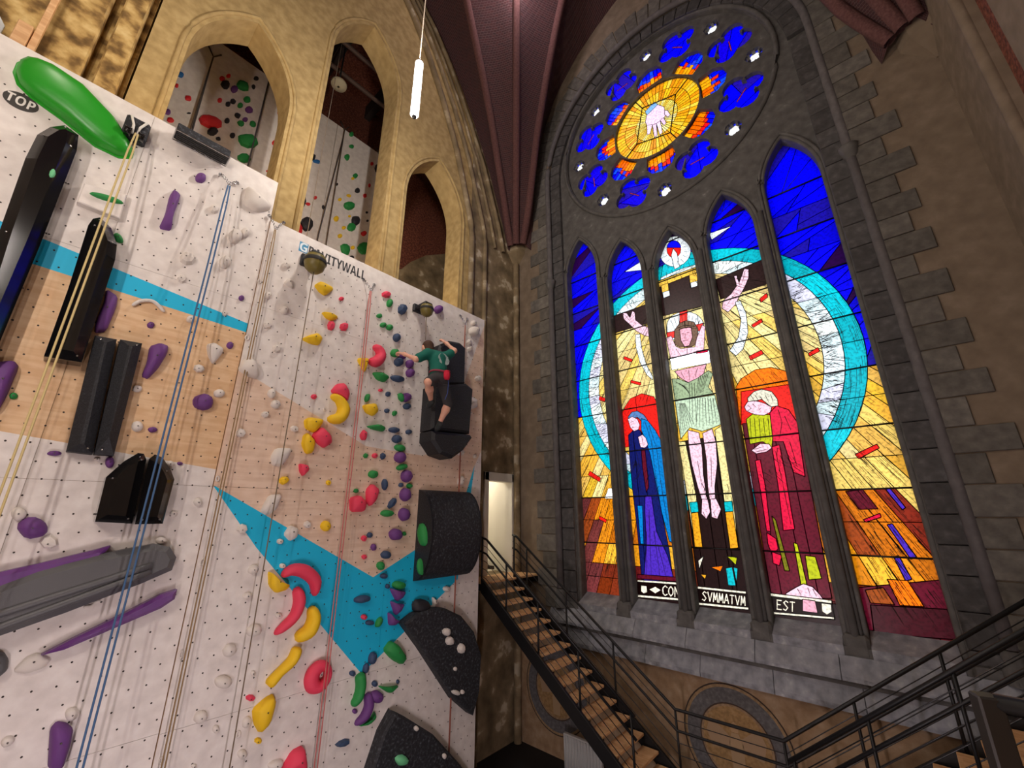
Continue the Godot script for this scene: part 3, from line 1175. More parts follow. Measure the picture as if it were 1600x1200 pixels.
	var win := structure("window_%d" % (k + 1))
	glaze(win, pieces, 290)
	# painted strokes on the glass
	var st := begin(false)
	var any := false
	for p in PAINTED:
		if p[0] == k + 1:
			var line := pv(p[2])
			for i in line.size() - 1:
				any = stroke(st, line[i], line[i + 1], p[1], outline) or any
	for i in (700 if k in [0, 4] else 420):
		var p := Vector2(cx + r.randf_range(-0.4, 0.4), r.randf_range(-1.2, 6.0))
		var rad := p.distance_to(HALO)
		if rad > 2.17 and rad < 2.45:
			var d := (p - HALO).normalized().rotated(r.randf_range(-0.5, 0.5))
			any = stroke(st, p, p + d * r.randf_range(0.08, 0.2), 0.012, outline) or any
			if r.randf() < 0.75:
				continue
			for j in 2:
				var p2 := p + Vector2(r.randf_range(-0.08, 0.08), r.randf_range(-0.2, 0.2))
				any = stroke(st, p2, p2 + d.rotated(r.randf_range(-0.4, 0.4)) * 0.12, 0.010, outline) or any
		elif (k in [0, 4] and (rad < 2.17 or (rad > 2.75 and p.y < HALO.y - 0.6))) or (k in [1, 3] and rad < 2.17 and p.y > 2.35):
			var d := (p - RAYS).normalized()
			any = stroke(st, p, p + d * r.randf_range(0.1, 0.34), 0.008, outline) or any
		elif k in [0, 4] and rad > 2.46 and rad < 2.72 and r.randf() < 0.7:
			var d := (p - HALO).normalized().orthogonal()
			any = stroke(st, p, p + d * 0.3, 0.006, outline) or any
	if any:
		var s := put(win, "painted_strokes", st, M.paint)
		s.set_meta("kind", "stuff")
	for y in BARS:
		var half := half_width(outline, cx, y)
		if half < 0.1:
			continue
		st = begin()
		tube(st, [Vector3(cx - half, y, GLASS_Z + 0.03), Vector3(cx + half, y, GLASS_Z + 0.03)], 0.014, 8)
		put(win, "saddle_bar", st, M.iron)

func half_width(outline: PackedVector2Array, cx: float, y: float) -> float:
	var h := 0.0
	for i in 46:
		if Geometry2D.is_point_in_polygon(Vector2(cx + i * 0.01, y), outline):
			h = i * 0.01
	return h

func stroke(st: SurfaceTool, a: Vector2, b: Vector2, w: float, outline: PackedVector2Array) -> bool:
	if not Geometry2D.is_point_in_polygon(a, outline) or not Geometry2D.is_point_in_polygon(b, outline) or a.is_equal_approx(b):
		return false
	var n := (b - a).orthogonal().normalized() * w / 2.0
	var z := GLASS_Z + 0.004
	quad(st, Vector3(a.x + n.x, a.y + n.y, z), Vector3(a.x - n.x, a.y - n.y, z), Vector3(b.x - n.x * 0.5, b.y - n.y * 0.5, z), Vector3(b.x + n.x * 0.5, b.y + n.y * 0.5, z), Vector3(a.x, a.y, z - 1.0))
	return true

# glass sheets in lead: each piece a pane of its own, the smallest ones past the limit joined
func glaze(win: Node, pieces: Array, most: int) -> void:
	pieces.sort_custom(func(p, q): return area2(p.poly) > area2(q.poly))
	var lead := begin(false)
	var rest := begin(false)
	var n_rest := 0
	for i in pieces.size():
		var pc: Dictionary = pieces[i]
		var poly: PackedVector2Array = pc.poly
		var idx := Geometry2D.triangulate_polygon(poly)
		if idx.is_empty():
			continue
		var clear: bool = pc.col.r > 0.995 and pc.col.g > 0.995 and pc.col.b > 0.995
		var st := begin(false) if i < most or clear else rest
		st.set_color(pc.col.srgb_to_linear())
		for j in range(0, idx.size(), 3):
			var a := poly[idx[j]]
			var b := poly[idx[j + 1]]
			var c := poly[idx[j + 2]]
			tri(st, Vector3(a.x, a.y, GLASS_Z), Vector3(b.x, b.y, GLASS_Z), Vector3(c.x, c.y, GLASS_Z), Vector3(a.x, a.y, GLASS_Z - 1.0))
		if i < most or clear:
			put(win, "pane", st, M.clear_glass if clear else M.glass)
		else:
			n_rest += 1
		if pc.flag == 0:
			for j in poly.size():
				var a := poly[j]
				var b := poly[(j + 1) % poly.size()]
				var nn := (b - a).orthogonal().normalized() * 0.0065
				var z := GLASS_Z + 0.006
				quad(lead, Vector3(a.x + nn.x, a.y + nn.y, z), Vector3(a.x - nn.x, a.y - nn.y, z), Vector3(b.x - nn.x, b.y - nn.y, z), Vector3(b.x + nn.x, b.y + nn.y, z), Vector3(a.x, a.y, z - 1.0))
	var lm := put(win, "lead_came", lead, M.lead)
	lm.set_meta("kind", "stuff")
	if n_rest:
		var rm := put(win, "glass_slivers", rest, M.glass)
		rm.set_meta("kind", "stuff")

func rose_glass() -> void:
	var r := RandomNumberGenerator.new()
	r.seed = 300
	var pieces := []
	# roundel: rays between a lozenge and the rim
	var disc := circle2(ROSE, 1.14, 40)
	var n := 60
	for i in n:
		var a0 := TAU * i / n
		var a1 := TAU * (i + 1) / n
		var tri_ := PackedVector2Array([ROSE, ROSE + Vector2.from_angle(a0) * 4, ROSE + Vector2.from_angle(a1) * 4])
		for q in Geometry2D.intersect_polygons(disc, tri_):
			for ring in [[0.0, 0.55], [0.55, 0.86], [0.86, 1.3]]:
				var outer := Geometry2D.intersect_polygons(q, circle2(ROSE, ring[1], 40))
				for o in outer:
					for c in (Geometry2D.clip_polygons(o, circle2(ROSE, ring[0], 40)) if ring[0] > 0.0 else [o]):
						var ramp: Array = [c8(240, 216, 100), c8(236, 192, 60), c8(244, 228, 150)] if ring[0] < 0.5 else [c8(240, 180, 26), c8(236, 160, 20), c8(238, 196, 60), c8(226, 140, 16)]
						pieces.append({"poly": c, "col": jig(ramp[r.randi() % ramp.size()], r, 0.06), "flag": 0})
	# the hand that reaches down from a cuff of cloud
	var hand := [
		[c8(120, 170, 220), [-0.24, 0.50, 0.02, 0.62, 0.10, 0.46, -0.20, 0.30]],
		[c8(236, 200, 226), [-0.22, 0.34, 0.10, 0.46, 0.24, 0.26, 0.26, -0.02, 0.18, -0.10, -0.06, -0.12, -0.24, 0.0, -0.27, 0.16]],
		[c8(240, 206, 230), [-0.24, 0.02, -0.10, -0.06, -0.19, -0.30, -0.27, -0.29]],
		[c8(232, 196, 222), [-0.10, -0.08, 0.0, -0.10, -0.02, -0.48, -0.10, -0.50]],
		[c8(240, 210, 232), [0.0, -0.10, 0.10, -0.10, 0.12, -0.50, 0.04, -0.52]],
		[c8(230, 190, 218), [0.10, -0.08, 0.19, -0.06, 0.24, -0.28, 0.17, -0.31]],
		[c8(238, 204, 228), [0.24, 0.14, 0.31, 0.08, 0.36, -0.10, 0.29, -0.13, 0.23, 0.0]],
	]
	for h in hand:
		var fig := pv(h[1])
		for i in fig.size():
			fig[i] = ROSE + fig[i]
		if Geometry2D.is_polygon_clockwise(fig):
			fig.reverse()
		pieces = overlay(pieces, fig, h[0], 0, disc)
	for k in 8:
		var p := petal(k)
		for i in p.size():
			p[i] = ROSE + (p[i] - ROSE) * 1.0
		if Geometry2D.is_polygon_clockwise(p):
			p.reverse()
		var grown: PackedVector2Array = Geometry2D.offset_polygon(p, 0.02)[0]
		var a := PI / 2 + TAU * k / 8
		var u := Vector2.from_angle(a)
		for j in 8:
			var t0 := (j - 4) * 0.1
			var band := PackedVector2Array([ROSE + u * 1.0 + u.orthogonal() * t0, ROSE + u * 1.9 + u.orthogonal() * t0, ROSE + u * 1.9 + u.orthogonal() * (t0 + 0.1), ROSE + u * 1.0 + u.orthogonal() * (t0 + 0.1)])
			for q in Geometry2D.intersect_polygons(grown, band):
				var split: float = 1.42 + r.randf_range(-0.05, 0.05) - absf(j - 3.5) * 0.03
				for s in halves(q, ROSE + u * split, u.orthogonal()):
					if middle(s).distance_to(ROSE) < split:
						pieces.append({"poly": s, "col": [c8(238, 130, 10), c8(232, 96, 8), c8(240, 160, 20)][r.randi() % 3], "flag": 0})
					else:
						for s2 in halves(s, ROSE + u * (split + 0.11), u.orthogonal().rotated(r.randf_range(-0.4, 0.4))):
							var far := middle(s2).distance_to(ROSE) > split + 0.1
							pieces.append({"poly": s2, "col": ([c8(8, 20, 240), c8(20, 70, 235), c8(6, 8, 220)] if far else [c8(226, 20, 30), c8(220, 40, 20), c8(40, 60, 230)])[r.randi() % 3], "flag": 0})
		var b := a + TAU / 16
		var fb: PackedVector2Array = Geometry2D.offset_polygon(foil(ROSE + Vector2.from_angle(b) * 2.03, 0.49, 4, b + PI / 4), 0.02)[0]
		var shards := [fb]
		for m in 2:
			var cut := []
			for s in shards:
				cut.append_array(halves(s, middle(s) + Vector2(r.randf_range(-0.05, 0.05), r.randf_range(-0.05, 0.05)), Vector2.from_angle(r.randf_range(0, PI))))
			shards = cut
		for s in shards:
			pieces.append({"poly": s, "col": [c8(6, 6, 240), c8(14, 10, 205), c8(30, 14, 150), c8(8, 8, 225)][r.randi() % 4], "flag": 0})
		var dash := PackedVector2Array()
		var dc := ROSE + Vector2.from_angle(b) * 2.03
		var dd := Vector2.from_angle(b + 1.2)
		for q in [[-0.16, -0.012], [0.16, -0.012], [0.16, 0.012], [-0.16, 0.012]]:
			dash.append(dc + dd * q[0] + dd.orthogonal() * q[1])
		if Geometry2D.is_polygon_clockwise(dash):
			dash.reverse()
		pieces = overlay(pieces, dash, c8(190, 40, 90), 1, fb)
		var sf: PackedVector2Array = Geometry2D.offset_polygon(foil(ROSE + Vector2.from_angle(a) * 2.27, 0.19, 6, a, 0.55, 4), 0.015)[0]
		pieces.append({"poly": sf, "col": c8(40, 50, 220), "flag": 0})
		pieces = overlay(pieces, circle2(ROSE + Vector2.from_angle(a) * 2.27, 0.125, 10), c8(250, 250, 246), 1, sf)
	var win := structure("window_6")
	glaze(win, pieces, 295)
	# dark bars: lozenge and spokes to the rim
	var loz := [Vector2(-0.30, 0.66), Vector2(0.56, 0.40), Vector2(0.30, -0.66), Vector2(-0.56, -0.40)]
	for i in 4:
		for e in [[loz[i], loz[(i + 1) % 4]], [loz[i], loz[i].normalized() * 1.12]]:
			var st := begin()
			tube(st, [Vector3(ROSE.x + e[0].x, ROSE.y + e[0].y, GLASS_Z + 0.02), Vector3(ROSE.x + e[1].x, ROSE.y + e[1].y, GLASS_Z + 0.02)], 0.014, 6)
			put(win, "saddle_bar", st, M.iron)
	var rim := begin()
	var pts := []
	for p in circle2(ROSE, 1.12, 48):
		pts.append(Vector3(p.x, p.y, GLASS_Z + 0.03))
	pts.append(pts[0])
	pts.append(pts[1])
	tube(rim, pts, 0.025, 8, false)
	put(win, "rim_bar", rim, M.iron)

# ---------------------------------------------------------------- climbing panels
const PANEL_EDGE := 1.362
const LEFT_TOP := 4.86
const RIGHT_TOP := 4.17

func build_climbing_panels() -> void:
	var specs := [
		["left", rect2(-2.55, FLOOR_Y, PANEL_EDGE, LEFT_TOP), PAINT_LEFT, -0.03, "tall climbing panel at the left with blue stripe and plywood band"],
		["right", rect2(PANEL_EDGE + 0.006, FLOOR_Y, 5.78, RIGHT_TOP), PAINT_RIGHT, 0.0, "climbing panel at the right with blue chevron beside the doorway"]]
	for s in specs:
		var t := thing("climbing_wall", s[4], "climbing wall", "", Vector3(-6.0, FLOOR_Y, 0))
		var xf := Transform3D(on_panel().basis, Vector3(s[3], -FLOOR_Y, 0))
		var face: PackedVector2Array = s[1]
		var st := begin(false)
		slab(st, face, -0.16, -0.019, xf)
		put(t, "backing_board", st, M.ply_edge)
		for p in s[2]:
			var poly := pv(p[1])
			if Geometry2D.is_polygon_clockwise(poly):
				poly.reverse()
			var mat: Material = M.white_paint
			if "plywood" in p[0]:
				mat = M.ply_left if s[0] == "left" else M.ply_right
			elif "stripe" in p[0] or "teal" in p[0]:
				mat = M.teal
			for q in Geometry2D.intersect_polygons(poly, face):
				# sheets 2.44 m wide, butted with a hair joint
				var u0 := face[0].x
				while u0 < face[1].x:
					var v0 := FLOOR_Y
					while v0 < face[2].y:
						for sheet in Geometry2D.intersect_polygons(q, rect2(u0 + 0.0015, v0 + 0.0015, u0 + 2.44 - 0.0015, v0 + 1.22 * 2 - 0.0015)):
							if area2(sheet) < 1e-3 or Geometry2D.is_polygon_clockwise(sheet):
								continue
							st = begin(false)
							slab(st, sheet, -0.019, 0.0, xf, 0.0, false)
							put(t, "painted_sheet" if mat != M.ply_left and mat != M.ply_right else "plywood_sheet", st, mat)
						v0 += 2.44
					u0 += 2.44
		# bolt holes
		var mm := MultiMesh.new()
		mm.transform_format = MultiMesh.TRANSFORM_3D
		var dot := CylinderMesh.new()
		dot.top_radius = 0.0085
		dot.bottom_radius = 0.0085
		dot.height = 0.003
		dot.radial_segments = 8
		dot.rings = 0
		mm.mesh = dot
		var spots := []
		var v := FLOOR_Y + 0.1
		var row := 0
		while v < face[2].y - 0.28:
			var u := face[0].x + 0.05 + (row % 2) * 0.075
			while u < face[1].x - 0.03:
				spots.append(Vector2(u + sin(u * 13.0 + v * 7.0) * 0.01, v + sin(u * 5.0 + v * 11.0) * 0.008))
				u += 0.15
			v += 0.165
			row += 1
		mm.instance_count = spots.size()
		for i in spots.size():
			mm.set_instance_transform(i, xf * Transform3D(Basis(Vector3(1, 0, 0), PI / 2), Vector3(spots[i].x, spots[i].y, 0.0008)))
		var holes := MultiMeshInstance3D.new()
		holes.name = "bolt_holes"
		holes.multimesh = mm
		holes.material_override = plain(c8(58, 50, 46), 0.9)
		holes.set_meta("kind", "stuff")
		t.add_child(holes)
	# maker's lettering along the top of the right panel
	var sign := thing("wall_lettering", "dark lettering with blue square initial along the right panel top", "lettering", "", Vector3(-6.0, 3.95, -1.9))
	var wx := on_panel().basis
	var sq := begin(false)
	slab(sq, rect2(-0.1, -0.085, 0.03, 0.085), 0.0, 0.003, Transform3D(wx, Vector3.ZERO))
	put(sign, "blue_square", sq, plain(c8(40, 136, 180), 0.5))
	lettering(sign, "G", 0.15, Vector3(0.004, 0.0, 0.035), wx, plain(c8(226, 240, 246), 0.5), 0.11)
	lettering(sign, "RAVITYWALL", 0.17, Vector3(0.002, -0.012, -0.52), wx, plain(c8(44, 42, 44), 0.6), 0.96)
	var badge := thing("top_badge", "oval dark badge reading TOP beside the big green hold", "badge", "", Vector3(-6.03, 4.18, 1.075))
	var bd := begin(false)
	slab(bd, ngon(28, 0.125, 0.1), 0.0, 0.004, Transform3D(wx, Vector3.ZERO))
	put(badge, "disc", bd, plain(c8(58, 54, 52), 0.6))
	lettering(badge, "TOP", 0.11, Vector3(0.005, 0.0, 0.0), wx, plain(c8(232, 228, 222), 0.6), 0.2)

func lettering(parent: Node, text: String, size: float, at: Vector3, turn: Basis, mat: Material, width: float) -> void:
	var tm := TextMesh.new()
	var f := SystemFont.new()
	f.font_names = PackedStringArray(["Droid Sans"])
	f.font_weight = 700
	tm.font = f
	tm.text = text
	tm.font_size = 64
	tm.pixel_size = size / 46.0
	tm.depth = 0.002
	var m := MeshInstance3D.new()
	m.name = "letters"
	m.mesh = tm
	m.material_override = mat
	parent.add_child(m, true)
	var w := tm.get_aabb().size.x
	m.transform = Transform3D(turn * Basis.from_scale(Vector3(width / maxf(w, 0.01), 1, 1)), at)

# ---------------------------------------------------------------- volumes and big holds
func build_volumes() -> void:
	for v in VOLUMES:
		var first := pv(v[3][0])
		var c := middle(first)
		var t := thing("climbing_volume", v[4], "climbing volume", "black volumes on the climbing panels", Vector3(-6.0, c.y, -c.x))
		for i in v[3].size():
			var poly := pv(v[3][i])
			for j in poly.size():
				poly[j] -= c
			var st := begin(false)
			slab(st, poly, -0.028 if c.x < PANEL_EDGE else 0.0, v[1] + 0.04 * i * int(v[3].size() == 3), Transform3D(on_panel().basis, Vector3.ZERO), v[2])
			var shell := put(t, "shell", st, M[v[0]])
			# pale screw heads along the edge
			var ins := Geometry2D.offset_polygon(poly, -0.045)
			if ins.size() and v[0] != "black_matt":
				for j in range(0, ins[0].size(), 2):
					var sc := begin()
					var p: Vector2 = ins[0][j]
					var h: float = v[1] * 0.5
					lathe(sc, [[0.001, 0.012], [0.008, 0.01], [0.009, 0.0]], 8, Vector3.ZERO)
					var o := put(shell, "screw", sc, M.chrome)
					o.transform = Transform3D(Basis(Vector3(0, 0, -1), Vector3(1, 0, 0), Vector3(0, -1, 0)), on_panel().basis * Vector3(p.x, p.y, maxf(v[1] - v[2] + 0.045, h)))
	# barrel-shaped volume
	var b: Array = BARREL
	var cu: float = (b[0] + b[1]) / 2.0
	var cy: float = (b[2] + b[3]) / 2.0
	var t := thing("climbing_volume", "curved black barrel volume with bulging face above the blue chevron", "climbing volume", "black volumes on the climbing panels", Vector3(-6.0, cy, -cu))
	var st := begin()
	var half: float = (b[3] - b[2]) / 2.0
	var prof := PackedVector2Array()
	for i in 19:
		var a := PI * i / 18
		prof.append(Vector2(sin(a) * 0.42, cos(a) * half))
	var hu: float = (b[1] - b[0]) / 2.0
	for i in 18:
		var p := prof[i]
		var q := prof[i + 1]
		quad(st, Vector3(p.x, p.y, hu), Vector3(p.x, p.y, -hu), Vector3(q.x, q.y, -hu), Vector3(q.x, q.y, hu), Vector3(-1, 0, 0))
	put(t, "curved_face", st, M.black_matt)
	for s in [-1.0, 1.0]:
		st = begin(false)
		slab(st, prof, hu * s - 0.018, hu * s + 0.018, Transform3D())
		put(t, "side_board", st, M.black_grit)
	# two holds on its left side
	for h in [[0.62, 0.06, 0.11, 0.19, 20.0, "long green hold on the left side of the barrel volume"], [0.2, 0.1, 0.05, 0.13, 15.0, "small green hold low on the left side of the barrel volume"]]:
		st = begin()
		dome(st, ngon(14, h[2], h[3], 0.06, 3), 0.08, Transform3D(Basis(Vector3(0, 0, 1), deg_to_rad(h[4])), Vector3.ZERO))
		var o := single("climbing_hold", st, M.hold.G, h[5], "climbing hold", "holds on the volumes")
		o.position = Vector3(-6.0 + 0.2, b[2] + h[0] * (b[3] - b[2]) * 0.8, -b[0] + 0.018)
	# rails and the big green macro hold
	var rails := [[GREY_RAIL, "A", 0.17, 0.06, "long fluted grey rail hold slanting across the lower left panel", 0.35],
		[PURPLE_RAIL_A, "U", 0.12, 0.035, "long purple rail hold above the grey rail", 0.25],
		[PURPLE_RAIL_B, "U", 0.12, 0.03, "long purple rail hold below the grey rail with shiny top", 0.2]]
	for r in rails:
		var poly := pv(r[0])
		var c := middle(poly)
		for j in poly.size():
			poly[j] -= c
		var tt := thing("rail_hold", r[4], "climbing hold", "long rails on the left panel", Vector3(-6.03, c.y, -c.x))
		st = begin(false)
		slab(st, poly, 0.0, r[2], Transform3D(on_panel().basis, Vector3.ZERO), r[3])
		var m: StandardMaterial3D = M.hold[r[1]].duplicate()
		m.roughness = r[5]
		put(tt, "body", st, m)
		if r[1] == "A":
			for k in 2:
				st = begin()
				var pts := []
				for i in 9:
					var f := i / 8.0
					pts.append(on_panel().basis * (Vector3(lerpf(poly[0].x + 0.1, poly[6].x - 0.2, f), lerpf(poly[0].y - 0.10 - 0.12 * k, poly[6].y - 0.06 - 0.06 * k, f), r[2] - 0.005)))
				tube(st, pts, 0.035, 8)
				put(tt, "ridge", st, m)
	var g := pv(GREEN_MACRO)
	var gc := middle(g)
	for j in g.size():
		g[j] -= gc
	var gt := thing("macro_hold", "very large smooth green elongated hold at the top left", "climbing hold", "", Vector3(-6.03, gc.y, -gc.x))
	st = begin()
	dome(st, g, 0.2, Transform3D(on_panel().basis, Vector3.ZERO), 0.3, Vector2.ZERO, 6)
	var gm := plain(c8(36, 150, 34), 0.35)
	put(gt, "body", st, gm)
	st = begin(false)
	var grown := Geometry2D.offset_polygon(g, 0.02, Geometry2D.JOIN_ROUND)
	slab(st, grown[0], 0.0, 0.012, Transform3D(on_panel().basis, Vector3.ZERO), 0.004)
	put(gt, "flange", st, gm)

# ---------------------------------------------------------------- holds
func bolt(parent: Node, at: Vector3, r := 0.008) -> void:
	var st := begin()
	lathe(st, [[0.001, 0.006], [r, 0.005], [r * 1.1, 0.0]], 8)
	var o := put(parent, "bolt", st, M.bolt)
	o.transform = Transform3D(Basis(Vector3(0, 0, -1), Vector3(1, 0, 0), Vector3(0, -1, 0)), at)

func build_holds() -> void:
	M.bolt = plain(c8(92, 86, 82), 0.4, 0.4)
	var n := 0
	for h in HOLDS:
		n += 1
		var base := -0.03 if h[2] < PANEL_EDGE else 0.0
		var t := thing("climbing_hold", h[8], "climbing hold", "holds on the climbing panels", Vector3(-6.0 + base, h[3], -h[2]))
		var turn := on_panel().basis * Basis(Vector3(0, 0, 1), deg_to_rad(h[6]))
		var xf := Transform3D(turn, Vector3.ZERO)
		var st: SurfaceTool
		if h[1] == "r":
			st = begin()
			var ring := []
			for i in 15:
				var a := TAU * i / 14
				ring.append(xf * Vector3(cos(a) * h[4] * 0.68, sin(a) * h[5] * 0.68, h[7] * 0.4))
			tube(st, ring, minf(h[4], h[5]) * 0.36, 7, false, 1.0, Vector3(1, 0, 0))
			put(t, "body", st, M.hold[h[0]])
		elif h[1] == "b":
			st = begin(false)
			dome(st, ngon(7, h[4] * 1.04, h[5] * 1.04, 0.1, n), h[7], xf, 0.4, Vector2(h[4] * 0.1 * sin(n), h[5] * 0.3), 2)
			bolt(put(t, "body", st, M.hold[h[0]]), xf * Vector3(h[4] * 0.1 * sin(n), h[5] * 0.3, h[7] * 1.0), 0.006)
		else:
			st = begin()
			dome(st, ngon(14, h[4], h[5], 0.05, n), h[7], xf, 0.5, Vector2(0, 0), 4)
			bolt(put(t, "body", st, M.hold[h[0]]), xf * Vector3(0, 0, h[7] * 1.0), 0.006)
	for h in LUMPS:
		var poly := pv(h[2])
		var c := middle(poly)
		for j in poly.size():
			poly[j] = (poly[j] - c)
		var base := -0.03 if c.x < PANEL_EDGE else 0.0
		var t := thing("climbing_hold", h[3], "climbing hold", "holds on the climbing panels", Vector3(-6.0 + base, c.y, -c.x))
		var st := begin()
		dome(st, rounded(poly), h[1], Transform3D(on_panel().basis, Vector3.ZERO), 0.5, Vector2(0.0, 0.02), 4)
		bolt(put(t, "body", st, M.hold[h[0]]), on_panel().basis * Vector3(0, 0.02, h[1]))
	for h in SWEEPS:
		var line := pv(h[2])
		var c := middle(line)
		var t := thing("climbing_hold", h[4], "climbing hold", "holds on the climbing panels", Vector3(-6.0 - (0.03 if c.x < PANEL_EDGE else 0.0), c.y, -c.x))
		var cv := Curve2D.new()
		for p in line:
			cv.add_point(p - c)
		var pts := []
		var rad := []
		var m := 14
		for i in m + 1:
			var f := float(i) / m * (line.size() - 1)
			var k := mini(int(f), line.size() - 2)
			var q := catmull(line, k, f - k) - c
			pts.append(on_panel().basis * Vector3(q.x, q.y, 0.02))
			var w := lerpf(h[3][k], h[3][k + 1], f - k)
			rad.append(w * (0.55 if i == 0 or i == m else 0.9 if i == 1 or i == m - 1 else 1.0))
		var st := begin()
		var d: float = h[1]
		tube(st, pts, rad, 12, true, 1.0, Vector3(1, 0, 0))
		var o := put(t, "body", st, M.hold[h[0]])
		o.scale.x = clampf(d / 0.09, 0.7, 1.6)
	# the pink ring
	var t := thing("climbing_hold", "big pink doughnut hold with a deep hole", "climbing hold", "", Vector3(-6.0, -0.86, -2.04))
	var dc := pv(DOUGHNUT)
	t.position = Vector3(-6.0, dc[0].y, -dc[0].x)
	var st := begin()
	var rings := []
	var na := 26
	var nb := 10
	for i in na:
		var a := TAU * i / na
		var out := Vector3(cos(a), sin(a), 0)
		var hole := Vector3(0.05, 0.0, 0)
		var ring := []
		for j in nb:
			var bq := TAU * j / nb
			var rr := 0.5 + 0.5 * cos(bq)
			var rim := Vector3(cos(a) * dc[1].x, sin(a) * dc[1].y, 0)
			var inner := hole + Vector3(cos(a) * 0.035, sin(a) * 0.05, 0)
			var p := inner.lerp(rim, rr)
			p.z = 0.05 + sin(bq) * 0.085
			ring.append(on_panel().basis * p)
		rings.append(ring)
	for i in na:
		for j in nb:
			var i2 := (i + 1) % na
			var j2 := (j + 1) % nb
			var mid := Vector3.ZERO
			for q in rings[i]:
				mid += q
			quad(st, rings[i][j], rings[i2][j], rings[i2][j2], rings[i][j2], mid / nb)
	put(t, "body", st, M.hold.P)
	for h in HOLDS_ON:
		var tt := thing("climbing_hold", h[8], "climbing hold", "holds on the volumes", Vector3(-6.0 + h[7] - 0.005, h[2], -h[1]))
		st = begin(h[0] != "W")
		dome(st, ngon(9, h[3], h[4], 0.08, int(h[1] * 100)), h[6], Transform3D(on_panel().basis * Basis(Vector3(0, 0, 1), deg_to_rad(h[5])), Vector3.ZERO), 0.45, Vector2.ZERO, 3)
		put(tt, "body", st, M.mint if "green" in h[8] else M.hold[h[0]])

func catmull(p: PackedVector2Array, k: int, f: float) -> Vector2:
	var a := p[maxi(k - 1, 0)]
	var b := p[k]
	var c := p[mini(k + 1, p.size() - 1)]
	var d := p[mini(k + 2, p.size() - 1)]
	return b.cubic_interpolate(c, a, d, f)

func rounded(poly: PackedVector2Array) -> PackedVector2Array:
	# one round of corner cutting
	var out := PackedVector2Array()
	for i in poly.size():
		var p := poly[i]
		var q := poly[(i + 1) % poly.size()]
		out.append(p.lerp(q, 0.16))
		out.append(p.lerp(q, 0.84))
	return out

